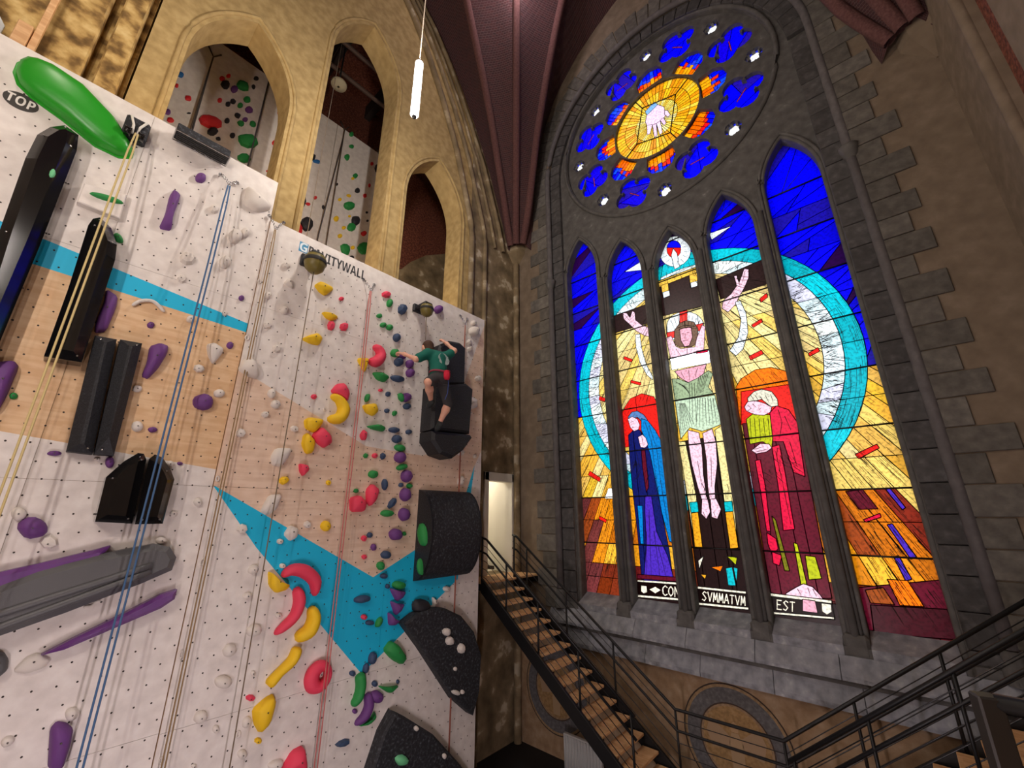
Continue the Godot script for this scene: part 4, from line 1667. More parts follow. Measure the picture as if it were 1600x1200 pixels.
# ---------------------------------------------------------------- ropes and devices
func build_ropes() -> void:
	var specs := [
		# u, top y, out at top, out at foot, gap, colour, radius, label
		[-0.199, 4.30, 0.22, 0.50, 0.042, c8(206, 186, 130), 0.009, "doubled pale yellow rope hanging over the big green hold"],
		[0.769, 4.27, 0.15, 0.36, 0.042, c8(72, 106, 146), 0.009, "doubled blue rope hanging over the double black volume"],
		[1.433, 4.0, 0.05, 0.10, 0.03, c8(150, 124, 88), 0.007, "doubled thin tan rope beside the joint of the two panels"],
		[2.981, 3.64, 0.10, 0.16, 0.04, c8(196, 112, 108), 0.008, "doubled pinkish rope hanging past the pink hook hold"],
		[5.16, 3.80, 0.07, 0.07, 0.016, c8(160, 96, 80), 0.007, "red-brown rope near the right edge of the right panel"]]
	for s in specs:
		var t := thing("climbing_rope", s[7], "rope", "ropes hanging down the climbing panels", Vector3(-6.0, s[1], -s[0]))
		for k in [-0.5, 0.5]:
			var st := begin()
			tube(st, [Vector3(s[2], 0, k * s[4] * 0.5), Vector3(lerpf(s[2], s[3], 0.15), -0.3, k * s[4]), Vector3(lerpf(s[2], s[3], 0.5), -1.3, k * s[4]), Vector3(lerpf(s[2], s[3], 0.8), (FLOOR_Y - s[1]) * 0.5, k * s[4]), Vector3(s[3], FLOOR_Y - s[1] + 0.01, k * s[4])], s[6], 8)
			put(t, "strand", st, plain(s[5], 0.9))
		if s[0] < 0.0:
			continue   # this rope runs over the pulley block
		# chain anchor: two bolts, links and a ring
		var a := thing("chain_anchor", "steel chain anchor above the " + " ".join(s[7].split(" ").slice(1, 5)), "anchor", "rope anchors", Vector3(-6.0, s[1], -s[0]))
		for k in [-1.0, 1.0]:
			for i in 4:
				var st := begin()
				var ring := []
				for q in 9:
					var an := TAU * q / 8
					ring.append(Vector3(s[2] * (1.0 - i / 4.0) + 0.01 + (cos(an) * 0.012 if i % 2 else 0.0), 0.03 + i * 0.05 + sin(an) * 0.024, k * (0.012 + i * 0.022) + (0.0 if i % 2 else cos(an) * 0.012)))
				tube(st, ring, 0.005, 6, false)
				put(a, "chain_link", st, M.chrome)
			var bp := begin()
			lathe(bp, [[0.001, 0.03], [0.014, 0.028], [0.026, 0.01], [0.028, 0.0]], 10)
			var o := put(a, "bolt_plate", bp, M.chrome)
			o.transform = Transform3D(Basis(Vector3(0, 0, -1), Vector3(1, 0, 0), Vector3(0, -1, 0)), Vector3(0, 0.21, k * 0.1))
	# automatic belay drums
	for d in [[1.964, 3.60, "olive and black belay drum hanging before the wall lettering", 0.15], [4.011, 3.63, "yellow and black belay drum above the climber", 0.12]]:
		var t := thing("belay_device", d[2], "belay device", "belay drums", Vector3(-5.70, d[1], -d[0]))
		var r: float = d[3]
		var st := begin()
		lathe(st, [[0.01, -r * 1.15], [r * 0.5, -r * 1.1], [r * 0.86, -r * 0.75], [r, -r * 0.2], [r, r * 0.35], [r * 0.9, r * 0.6], [0.01, r * 0.62]], 22)
		var drum := put(t, "drum", st, plain(c8(112, 100, 44), 0.45))
		st = begin()
		lathe(st, [[r * 1.02, -r * 0.18], [r * 1.06, -r * 0.1], [r * 1.06, r * 0.16], [r * 1.02, r * 0.24]], 22)
		put(drum, "rubber_band", st, plain(c8(36, 34, 32), 0.7))
		st = begin(false)
		box(st, Vector3(-0.31, r * 0.55, -0.09), Vector3(0.06, r * 1.15, 0.09), 0.02)
		box(st, Vector3(-0.31, r * 0.2, -0.12), Vector3(-0.24, r * 1.5, 0.12), 0.015)
		put(t, "bracket", st, M.black_grit)
		st = begin()
		tube(st, [Vector3(0, r * 0.5, 0.03), Vector3(0, r * 1.3, 0.03)], 0.02, 8)
		put(t, "shackle", st, M.chrome)
		st = begin()
		var low: float = -0.62 if d[0] > 3.0 else FLOOR_Y - d[1] + 0.01
		tube(st, [Vector3(0, -r * 1.1, 0), Vector3(0.02, low, 0)], 0.007, 6)
		put(t, "webbing", st, plain(c8(120, 104, 84), 0.9))

# ---------------------------------------------------------------- the aisle behind the arches
func build_aisle() -> void:
	var far := structure("wall_far")
	var st := begin(false)
	box(st, Vector3(-11.2, FLOOR_Y, -8.7), Vector3(-10.6, 17.0, 3.2))
	put(far, "plaster", st, M.rough_brick)
	st = begin(false)
	box(st, Vector3(-10.7, FLOOR_Y, -8.7), Vector3(-7.4, 17.0, -8.2))
	put(far, "end_wall", st, M.rough_brick)
	st = begin(false)
	box(st, Vector3(-10.7, 13.2, -8.7), Vector3(-7.55, 13.4, 3.0))
	put(far, "aisle_ceiling", st, M.rough_brick)
	st = begin(false)
	slab(st, pv([4.95, 3.0, 8.3, 3.0, 8.3, 9.75, 7.6, 10.05, 5.95, 10.5, 4.95, 10.75]), -0.2, 0.0, Transform3D(on_panel().basis, Vector3(-9.4, 0, 0)))
	put(far, "brick_face", st, M.rough_brick)
	st = begin(false)
	slab(st, pv([4.95, 3.0, 8.3, 3.0, 8.3, 8.9, 7.7, 8.6, 7.0, 8.15, 6.42, 7.8, 5.9, 7.3, 5.6, 6.9, 4.95, 6.6]), 0.0, 0.05, Transform3D(on_panel().basis, Vector3(-9.4, 0, 0)), 0.02)
	put(far, "plaster_patch", st, M.old_plaster)
	for k in 3:
		st = begin(false)
		box(st, Vector3(-10.6, 12.7, -1.2 - k * 1.6), Vector3(-7.6, 13.2, -1.4 - k * 1.6))
		put(far, "beam", st, M.dark_timber)
	for k in 2:
		st = begin()
		tube(st, [Vector3(-8.9 + 0.5 * k, 11.6 + 0.4 * k, 1.0), Vector3(-8.9 + 0.5 * k, 11.6 + 0.4 * k, -7.5)], 0.06, 10)
		put(far, "pipe", st, plain(c8(92, 72, 62), 0.7))
	var t := thing("climbing_wall", "far white climbing panel seen through the two tall arches", "climbing wall", "", Vector3(-9.5, 3.0, 0))
	var xf := Transform3D(on_panel().basis, Vector3(0, -3.0, 0))
	for s in [[-1.6, 1.5], [1.5, 3.25], [3.25, 4.83]]:
		st = begin(false)
		slab(st, rect2(s[0] + 0.004, 3.0, s[1] - 0.004, 10.5), -0.1, 0.0, xf, 0.004)
		put(t, "white_sheet", st, M.white_paint)
	st = begin(false)
	slab(st, rect2(4.84, 3.0, 4.93, 10.5), -0.1, 0.03, xf, 0.01)
	put(t, "edge_batten", st, M.dark_timber)
	var n := 0
	for h in AISLE_HOLDS:
		n += 1
		st = begin(false)
		dome(st, ngon(9, h[3], h[4], 0.12, n), h[6], Transform3D(on_panel().basis * Basis(Vector3(0, 0, 1), deg_to_rad(h[5])), Vector3.ZERO), 0.45, Vector2.ZERO, 3)
		var o := single("climbing_hold", st, M.hold[h[0]], h[7], "climbing hold", "holds on the far panel")
		o.position = Vector3(-9.5, h[2], -h[1])
	for r in [[0.379, 9.9, "left rope of the far panel behind the left arch", -0.1], [1.469, 10.3, "right rope of the far panel behind the left arch", 0.0], [3.423, 10.4, "forked grey rope of the far panel behind the middle arch", 0.45], [4.537, 10.35, "tan rope at the edge of the far panel behind the middle arch", 0.0]]:
		var rt := thing("climbing_rope", r[2], "rope", "ropes on the far panel", Vector3(-9.42, r[1], -r[0]))
		st = begin()
		tube(st, [Vector3(0, 0, 0), Vector3(0.04, 3.2 - r[1], 0)], 0.014, 6)
		put(rt, "strand", st, plain(c8(110, 96, 84), 0.9))
		st = begin()
		tube(st, [Vector3(0, -0.3, 0), Vector3(0.08, 3.2 - r[1], r[3])], 0.014, 6)
		put(rt, "strand", st, plain(c8(96, 92, 96), 0.9))
		st = begin()
		tube(st, [Vector3(-0.06, 0.25, 0.12), Vector3(0, 0, 0), Vector3(-0.06, 0.25, -0.12)], 0.018, 6)
		put(rt, "sling", st, plain(c8(80, 70, 64), 0.8))
	# round ceiling fitting, switched off
	var lamp := thing("aisle_spotlight", "round pale ceiling fitting in the dark behind the middle arch", "lamp", "", Vector3(-8.6, 10.7, -2.8))
	st = begin()
	lathe(st, [[0.03, -0.02], [0.09, 0.0], [0.19, 0.03], [0.2, 0.09], [0.12, 0.16], [0.05, 0.2], [0.01, 0.21]], 20)
	put(lamp, "shade", st, plain(c8(190, 180, 150), 0.6))
	st = begin()
	tube(st, [Vector3(0, 0.2, 0), Vector3(0, 2.5, 0)], 0.02, 8)
	put(lamp, "rod", st, M.iron)
	tube_lamp(Vector3(-8.3, 3.0, -2.6), 1.17, 4.6, Color(1.0, 0.9, 0.76), 13.19, "unseen tube lamp in the aisle placed to light the far climbing panel")  # unseen, placed to light the lower part of the far panel
	var added_hood := begin()  # hood added to keep this lamp off the aisle ceiling
	lathe(added_hood, [[0.02, 1.36], [0.1, 1.34], [0.42, 1.22], [0.43, 1.2], [0.4, 1.21], [0.1, 1.31], [0.02, 1.32]], 24)
	put(get_node(NodePath(last_lamp)), "added_hood", added_hood, M.white_trim)
	# unseen warm floodlight behind the panel top, placed to wash the arcade wall
	var fl := thing("unseen_floodlight", "unseen warm floodlight behind the left panel top, lighting the arcade wall", "lamp", "", Vector3(-6.42, 4.3, -0.2))
	st = begin(false)
	box(st, Vector3(-0.1, -0.08, -0.14), Vector3(0.1, 0.08, 0.14), 0.02)
	put(fl, "housing", st, M.black_matt)
	var g := plain(Color(1, 0.9, 0.7))
	g.emission_enabled = true
	g.emission = Color(1.0, 0.82, 0.5)
	g.emission_energy_multiplier = 3.0
	st = begin(false)
	box(st, Vector3(-0.09, 0.082, -0.12), Vector3(0.09, 0.088, 0.12))
	put(fl, "lens", st, g)
	var sp := SpotLight3D.new()
	sp.name = "flood_beam"
	sp.position = Vector3(0, 0.11, 0)
	sp.rotation_degrees = Vector3(82, 90, 0)
	sp.spot_angle = 80.0
	sp.light_color = Color(1.0, 0.82, 0.5)
	sp.light_energy = 1.5
	sp.light_size = 0.1
	sp.spot_range = 30.0
	sp.spot_attenuation = 2.0
	sp.shadow_enabled = true
	fl.add_child(sp)
	var arm := begin(false)
	box(arm, Vector3(0.1, -0.03, -0.03), Vector3(0.24, 0.03, 0.03), 0.005)
	put(fl, "arm", arm, M.iron)

# ---------------------------------------------------------------- stairs
const Z_FAR := -7.2
const Z_NEAR := -6.27

func bar(parent: Node, called: String, pts: Array, r: float, mat: Material, n := 8) -> void:
	var st := begin()
	tube(st, pts, r, n)
	put(parent, called, st, mat)

func railing(label: String, z: float, pts: Array, posts: Array) -> void:
	# pts: the hand rail as (x, y); the lower rail and wires follow it
	var t := thing("stair_railing", label, "railing", "black stair railings", Vector3(pts[0].x, pts[0].y - 1.0, z))
	var o := Vector3(-pts[0].x, 1.0 - pts[0].y, 0)
	for k in [[0.0, 0.024, "hand_rail"], [0.27, 0.02, "lower_rail"], [0.14, 0.006, "wire"], [0.42, 0.006, "wire"], [0.57, 0.006, "wire"], [0.72, 0.006, "wire"]]:
		var line := []
		for p in pts:
			line.append(Vector3(p.x, p.y - k[0], 0) + o)
		bar(t, k[2], line, k[1], M.iron if k[1] > 0.01 else M.wire, 8 if k[1] > 0.01 else 6)
	for x in posts:
		var y := 0.0
		for i in pts.size() - 1:
			if x >= minf(pts[i].x, pts[i + 1].x) - 1e-4 and x <= maxf(pts[i].x, pts[i + 1].x) + 1e-4:
				y = lerpf(pts[i].y, pts[i + 1].y, (x - pts[i].x) / (pts[i + 1].x - pts[i].x))
		bar(t, "post", [Vector3(x, y, 0) + o, Vector3(x, y - 0.98, 0) + o], 0.018, M.iron)

func flight(label: String, x0: float, y0: float, dx: float, dy: float, n: int) -> Node3D:
	var t := thing("staircase", label, "stairs", "", Vector3(x0, y0, (Z_FAR + Z_NEAR) / 2))
	var half := (Z_NEAR - Z_FAR) / 2.0
	for k in n:
		var st := begin(false)
		var xx := k * dx
		box(st, Vector3(minf(xx, xx - signf(dx) * -0.0) - 0.13, k * dy - 0.04, -half + 0.03), Vector3(xx + 0.13, k * dy, half - 0.03), 0.006)
		var tread := put(t, "tread", st, M.tread)
		st = begin(false)
		box(st, Vector3(xx - 0.12, k * dy - 0.075, -half + 0.03), Vector3(xx + 0.12, k * dy - 0.042, -half + 0.09))
		box(st, Vector3(xx - 0.12, k * dy - 0.075, half - 0.09), Vector3(xx + 0.12, k * dy - 0.042, half - 0.03))
		put(tread, "tread_bracket", st, M.iron)
	for s in [-1.0, 1.0]:
		var st := begin(false)
		var x1 := (n - 1) * dx
		var y1 := (n - 1) * dy
		var poly := PackedVector2Array([Vector2(-dx * 0.9, -dy * 0.9 - 0.16), Vector2(x1 + dx * 0.9, y1 + dy * 0.9 - 0.16), Vector2(x1 + dx * 0.9, y1 + dy * 0.9 + 0.1), Vector2(-dx * 0.9, -dy * 0.9 + 0.1)])
		slab(st, poly, s * (half + 0.03) - 0.025, s * (half + 0.03) + 0.025, Transform3D(), 0.004)
		put(t, "stringer", st, M.iron)
	return t

func platform(label: String, lo: Vector3, hi: Vector3, mat: Material, legs: Array, rims: Array = [true, true]) -> void:
	var t := thing("stair_platform", label, "platform", "stair platforms", Vector3((lo.x + hi.x) / 2, lo.y, (lo.z + hi.z) / 2))
	var c := t.position
	var x := lo.x
	var n := int((hi.z - lo.z) / 0.2)
	for k in n:
		var st := begin(false)
		var z0 := lerpf(lo.z, hi.z, float(k) / n)
		var z1 := lerpf(lo.z, hi.z, float(k + 1) / n)
		box(st, Vector3(lo.x, hi.y - 0.04, z0 + 0.003) - c, Vector3(hi.x, hi.y, z1 - 0.003) - c, 0.004)
		put(t, "plank", st, mat)
	var st := begin(false)
	box(st, Vector3(lo.x, lo.y, lo.z) - c, Vector3(hi.x, hi.y - 0.045, lo.z + 0.06) - c)
	box(st, Vector3(lo.x, lo.y, hi.z - 0.06) - c, Vector3(hi.x, hi.y - 0.045, hi.z) - c)
	put(t, "beam", st, M.iron)
	for l in legs:
		st = begin(false)
		box(st, Vector3(l.x - 0.04, FLOOR_Y, l.y - 0.04) - c, Vector3(l.x + 0.04, lo.y, l.y + 0.04) - c, 0.004)
		put(t, "leg", st, M.iron)

func build_stairs() -> void:
	flight("black steel staircase with pale wooden treads going down beside the doorway", -6.19, -1.43, 0.22, -0.165, 14)
	flight("black steel staircase with wooden treads rising at the right edge", -1.42, -3.56, 0.216, 0.165, 15)
	platform("upper stair platform in front of the doorway", Vector3(-7.0, -1.42, -7.95), Vector3(-6.32, -1.26, -6.25), M.tread, [])
	platform("low stair landing between the two staircases", Vector3(-3.02, -3.86, -7.25), Vector3(-1.62, -3.72, -6.22), M.tread, [Vector2(-2.95, -7.15), Vector2(-2.95, -6.3), Vector2(-1.7, -7.15), Vector2(-1.7, -6.3)])
	platform("platform under the photographer at the top of the right staircase", Vector3(-0.9, -1.8, -2.35), Vector3(1.9, -1.65, 1.6), M.tread, [Vector2(-0.8, -2.2), Vector2(1.8, -2.2), Vector2(-0.8, 1.4), Vector2(1.8, 1.4)])
	railing("black railing of the left staircase and landing on the window side", Z_FAR, [Vector2(-6.42, -0.41), Vector2(-6.3, -0.45), Vector2(-3.11, -2.81), Vector2(-1.69, -2.80), Vector2(1.75, -0.16)], [-6.38, -6.02, -5.05, -4.1, -3.11, -1.69, -0.85, 0.05, 0.95])
	railing("black railing of the left staircase on the open side", Z_NEAR, [Vector2(-6.5, -0.42), Vector2(-6.3, -0.47), Vector2(-3.3, -2.69)], [-6.42, -5.75, -5.0, -4.2, -3.36])
	railing("black railing of the right staircase on the open side", Z_NEAR, [Vector2(-1.45, -2.62), Vector2(1.75, -0.16)], [-1.4, -0.65, 0.1, 0.85])
	# the post close to the eye
	var t := thing("railing_post", "thick dark railing post close to the camera at the bottom right", "post", "", Vector3(0.10, -1.65, -2.3))
	var st := begin(false)
	box(st, Vector3(-0.032, 0, -0.032), Vector3(0.032, 1.07, 0.032), 0.006, Transform3D(Basis(Vector3.UP, 0.35), Vector3.ZERO))
	put(t, "upright", st, plain(c8(60, 58, 58), 0.4, 0.5))
	st = begin()
	tube(st, [Vector3(0.02, 1.05, 0), Vector3(1.8, 1.05, 0)], 0.028, 10)
	tube(st, [Vector3(0.02, 0.74, 0), Vector3(1.8, 0.74, 0)], 0.02, 10)
	put(t, "rail", st, M.iron)

# ---------------------------------------------------------------- smaller things
func build_small_things() -> void:
	# ribbed flat heater or floodlight along the panel top
	var t := thing("flood_lamp", "switched-off ribbed black lamp bar on the left panel top", "lamp", "", Vector3(-5.9, 4.72, -0.4))
	var st := begin(false)
	box(st, Vector3(-0.1, -0.06, -0.29), Vector3(0.1, 0.06, 0.29), 0.01)
	put(t, "housing", st, M.black_matt)
	for k in 5:
		st = begin(false)
		box(st, Vector3(-0.08 + k * 0.036, -0.07, -0.27), Vector3(-0.07 + k * 0.036, -0.06, 0.27))
		put(t, "rib", st, plain(c8(70, 68, 66), 0.4, 0.4))
	for s in [-1.0, 1.0]:
		st = begin(false)
		box(st, Vector3(s * 0.105 - 0.006, -0.075, -0.3), Vector3(s * 0.105 + 0.006, -0.06, 0.3), 0.002)
		box(st, Vector3(-0.1, -0.075, s * 0.295 - 0.006), Vector3(0.1, -0.06, s * 0.295 + 0.006), 0.002)
		put(t, "edge_trim", st, M.chrome)
	# pulley block for the yellow rope
	var p := thing("rope_pulley", "black twin pulley block with white straps above the yellow rope", "pulley", "", Vector3(-5.92, 4.45, 0.22))
	st = begin(false)
	box(st, Vector3(-0.11, -0.13, -0.11), Vector3(0.05, 0.14, 0.11), 0.02)
	put(p, "block", st, M.black_matt)
	for s in [-1.0, 1.0]:
		st = begin()
		lathe(st, [[0.01, -0.03], [0.055, -0.03], [0.045, 0.0], [0.055, 0.03], [0.01, 0.03]], 16)
		var w := put(p, "wheel", st, M.black_gloss)
		w.transform = Transform3D(Basis(Vector3(1, 0, 0), PI / 2), Vector3(0.06, -0.11, s * 0.06))
		st = begin()
		tube(st, [Vector3(0.06, 0.12, s * 0.07), Vector3(0.075, 0.0, s * 0.03), Vector3(0.07, -0.12, s * 0.02)], 0.014, 6)
		put(p, "strap", st, M.white_trim)
	# white board with a green hold
	var b := thing("hold_board", "square white board screwed to the left panel below the pulley", "board", "", Vector3(-6.03, 3.4, 0.27))
	st = begin(false)
	slab(st, pv([-0.18, -0.15, 0.17, -0.16, 0.16, 0.17, -0.18, 0.1]), 0.0, 0.09, Transform3D(on_panel().basis, Vector3.ZERO), 0.01)
	put(b, "plate", st, M.white_paint)
	st = begin()
	dome(st, ngon(14, 0.14, 0.035), 0.05, Transform3D(on_panel().basis * Basis(Vector3(0, 0, 1), 0.15), Vector3.ZERO), 0.5)
	var gh := single("climbing_hold", st, M.hold.G, "thin green leaf-shaped hold on the square white board", "climbing hold", "holds on the volumes")
	gh.position = Vector3(-5.94, 3.42, 0.25)
	# radiator under the stairs
	var r := thing("radiator", "pale ribbed radiator standing under the left staircase", "radiator", "", Vector3(-5.1, FLOOR_Y, -7.62))
	st = begin(false)
	box(st, Vector3(-0.4, 0.06, -0.05), Vector3(0.4, 0.66, 0.03), 0.01)
	put(r, "panel", st, plain(c8(190, 190, 188), 0.5))
	for k in 12:
		st = begin()
		tube(st, [Vector3(-0.36 + k * 0.0655, 0.08, 0.04), Vector3(-0.36 + k * 0.0655, 0.64, 0.04)], 0.02, 8)
		put(r, "fin", st, plain(c8(176, 178, 178), 0.5))
	for s in [-1.0, 1.0]:
		st = begin(false)
		box(st, Vector3(s * 0.34 - 0.02, 0.0, -0.04), Vector3(s * 0.34 + 0.02, 0.07, 0.02))
		put(r, "foot", st, plain(c8(176, 178, 178), 0.5))
	# painted roundels on the plinth
	for q in [[-2.535, -3.36, "faded painted roundel with winged figure under the middle of the window"], [-5.93, -3.42, "faded painted roundel half hidden under the left staircase"]]:
		var o := thing("painted_roundel", q[2], "wall painting", "", Vector3(q[0], q[1], -7.998))
		for d in [[0.79, c8(60, 48, 42), 0.002], [0.77, c8(150, 124, 92), 0.003], [0.73, c8(98, 96, 98), 0.004], [0.53, c8(70, 54, 46), 0.005], [0.51, c8(150, 124, 96), 0.006], [0.48, c8(158, 126, 84), 0.007]]:
			st = begin(false)
			slab(st, circle2(Vector2(0, 0.02), d[0], 48), 0.0, d[2])
			put(o, "painted_ring", st, surfaced([[0.0, d[1].darkened(0.2)], [0.6, d[1]], [1.0, d[1].lightened(0.12)]], 0.03, 0.8, 0.95, 0.0, int(d[0] * 100)))
		for f in [[[-0.08, -0.42, 0.08, -0.42, 0.1, 0.02, 0.05, 0.16, -0.05, 0.16, -0.1, 0.02], c8(166, 140, 108)], [[-0.08, 0.1, -0.34, 0.3, -0.42, 0.12, -0.36, -0.1, -0.1, -0.06], c8(160, 134, 106)], [[0.08, 0.1, 0.34, 0.3, 0.42, 0.12, 0.36, -0.1, 0.1, -0.06], c8(160, 134, 106)], [[-0.05, 0.17, 0.05, 0.17, 0.06, 0.26, 0.0, 0.31, -0.06, 0.26], c8(170, 140, 106)]]:
			st = begin(false)
			slab(st, pv(f[0]), 0.007, 0.009)
			put(o, "painted_figure", st, plain(f[1], 0.95))
	# timber post and pale board at the top left corner
	var tp := thing("timber_post", "orange timber post rising behind the left panel at the corner", "post", "", Vector3(-6.6, FLOOR_Y, 1.38))
	st = begin(false)
	box(st, Vector3(-0.06, 0, -0.06), Vector3(0.06, 10.15, 0.06), 0.006)
	put(tp, "lower_post", st, M.tread)
	st = begin(false)
	box(st, Vector3(-0.03, 0.0, -0.13), Vector3(0.03, 12.2, -0.07), 0.004)
	put(tp, "upper_post", st, M.tread)
	var wb := thing("white_board", "pale grey board behind the timber post in the top left corner", "board", "", Vector3(-6.75, 3.0, 1.9))
	st = begin(false)
	slab(st, pv([-0.4, 0.0, 0.33, 0.0, 0.36, 2.55, 0.1, 2.95, -0.4, 3.1]), 0.0, 0.03, Transform3D(on_panel().basis, Vector3.ZERO), 0.005)
	put(wb, "sheet", st, plain(c8(200, 206, 210), 0.6))

# ---------------------------------------------------------------- the climber
# one surface round tapered bones, joined smoothly: surface nets over a grid
func sdf_mesh(bones: Array, cell: float, sharp: float, at: Vector3) -> SurfaceTool:
	var lo := Vector3.ONE * 1e9
	var hi := -lo
	for b in bones:
		for q in [[b[0], b[2]], [b[1], b[3]]]:
			lo = lo.min(q[0] - Vector3.ONE * (q[1] + cell * 3))
			hi = hi.max(q[0] + Vector3.ONE * (q[1] + cell * 3))
	var n := Vector3i(((hi - lo) / cell).ceil()) + Vector3i.ONE
	var f := PackedFloat32Array()
	f.resize(n.x * n.y * n.z)
	for b in bones:
		var a: Vector3 = b[0]
		var d: Vector3 = b[1] - a
		var l2 := maxf(d.length_squared(), 1e-9)
		var r: float = maxf(b[2], b[3]) + cell * 4
		var i0 := Vector3i(((a.min(b[1]) - Vector3.ONE * r - lo) / cell).floor()).clamp(Vector3i.ZERO, n - Vector3i.ONE)
		var i1 := Vector3i(((a.max(b[1]) + Vector3.ONE * r - lo) / cell).ceil()).clamp(Vector3i.ZERO, n - Vector3i.ONE)
		for z in range(i0.z, i1.z + 1):
			for y in range(i0.y, i1.y + 1):
				for x in range(i0.x, i1.x + 1):
					var p := lo + Vector3(x, y, z) * cell - a
					var t := clampf(p.dot(d) / l2, 0.0, 1.0)
					var dist := (p - d * t).length() - lerpf(b[2], b[3], t)
					f[x + n.x * (y + n.y * z)] += exp(-clampf(dist * sharp, -30.0, 30.0))
	for i in f.size():
		f[i] = 1.0 if f[i] <= 0.0 else -log(f[i]) / sharp
	var verts := {}
	var st := begin()
	var corners := []
	for k in 8:
		corners.append(Vector3i(k & 1, (k >> 1) & 1, k >> 2))
	for z in n.z - 1:
		for y in n.y - 1:
			var base := n.x * (y + n.y * z)
			for x in n.x - 1:
				var c := base + x
				var s := f[c] < 0.0
				if (f[c + 1] < 0.0) == s and (f[c + n.x] < 0.0) == s and (f[c + n.x + 1] < 0.0) == s:
					var e := c + n.x * n.y
					if (f[e] < 0.0) == s and (f[e + 1] < 0.0) == s and (f[e + n.x] < 0.0) == s and (f[e + n.x + 1] < 0.0) == s:
						continue
				var sum := Vector3.ZERO
				var m := 0
				for k in 8:
					for ax in 3:
						if (k >> ax) & 1:
							continue
						var k2 := k | (1 << ax)
						var va := f[c + corners[k].x + n.x * (corners[k].y + n.y * corners[k].z)]
						var vb := f[c + corners[k2].x + n.x * (corners[k2].y + n.y * corners[k2].z)]
						if (va < 0.0) != (vb < 0.0):
							sum += Vector3(corners[k]).lerp(Vector3(corners[k2]), va / (va - vb))
							m += 1
				if m:
					verts[c] = lo + (Vector3(x, y, z) + sum / m) * cell - at
	var step := [1, n.x, n.x * n.y]
	for c in verts:
		var x: int = c % n.x
		var y: int = (c / n.x) % n.y
		var z: int = c / (n.x * n.y)
		var pos := [x, y, z]
		for ax in 3:
			var u := (ax + 1) % 3
			var v := (ax + 2) % 3
			if pos[u] == 0 or pos[v] == 0:
				continue
			var v0 := f[c]
			var v1: float = f[c + step[ax]]
			if (v0 < 0.0) == (v1 < 0.0):
				continue
			var q := [c, c - step[u], c - step[u] - step[v], c - step[v]]
			var ok := true
			for i in q:
				if not verts.has(i):
					ok = false
			if not ok:
				continue
			var dir := Vector3.ZERO
			dir[ax] = 1.0 if v0 < 0.0 else -1.0
			var mid: Vector3 = (verts[q[0]] + verts[q[1]] + verts[q[2]] + verts[q[3]]) / 4.0
			quad(st, verts[q[0]], verts[q[1]], verts[q[2]], verts[q[3]], mid - dir)
	return st

func finger_bones(palm: Vector3, out: Vector3, side: Vector3, down: Vector3) -> Array:
	# palm centre, finger direction, towards the thumb, towards what is gripped
	var b := []
	b.append([palm - out * 0.035 - side * 0.018, palm + out * 0.035 - side * 0.024, 0.019, 0.017])
	b.append([palm - out * 0.035 + side * 0.018, palm + out * 0.035 + side * 0.024, 0.019, 0.017])
	var len := [0.030, 0.036, 0.034, 0.026]
	for k in 4:
		var s := side * (0.030 - k * 0.020)
		var root := palm + out * 0.038 + s
		var k1: Vector3 = root + out * len[k] * 0.9 + down * 0.012
		var k2: Vector3 = k1 + out * len[k] * 0.35 + down * len[k] * 0.75
		var k3: Vector3 = k2 + down * len[k] * 0.6 - out * 0.006
		b.append([root, k1, 0.0095, 0.009])
		b.append([k1, k2, 0.009, 0.0085])
		b.append([k2, k3, 0.0085, 0.0075])
	var th := palm - out * 0.012 + side * 0.034
	b.append([th, th + side * 0.024 + out * 0.026 + down * 0.006, 0.0115, 0.010])
	b.append([th + side * 0.024 + out * 0.026 + down * 0.006, th + side * 0.026 + out * 0.05 + down * 0.02, 0.010, 0.008])
	return b

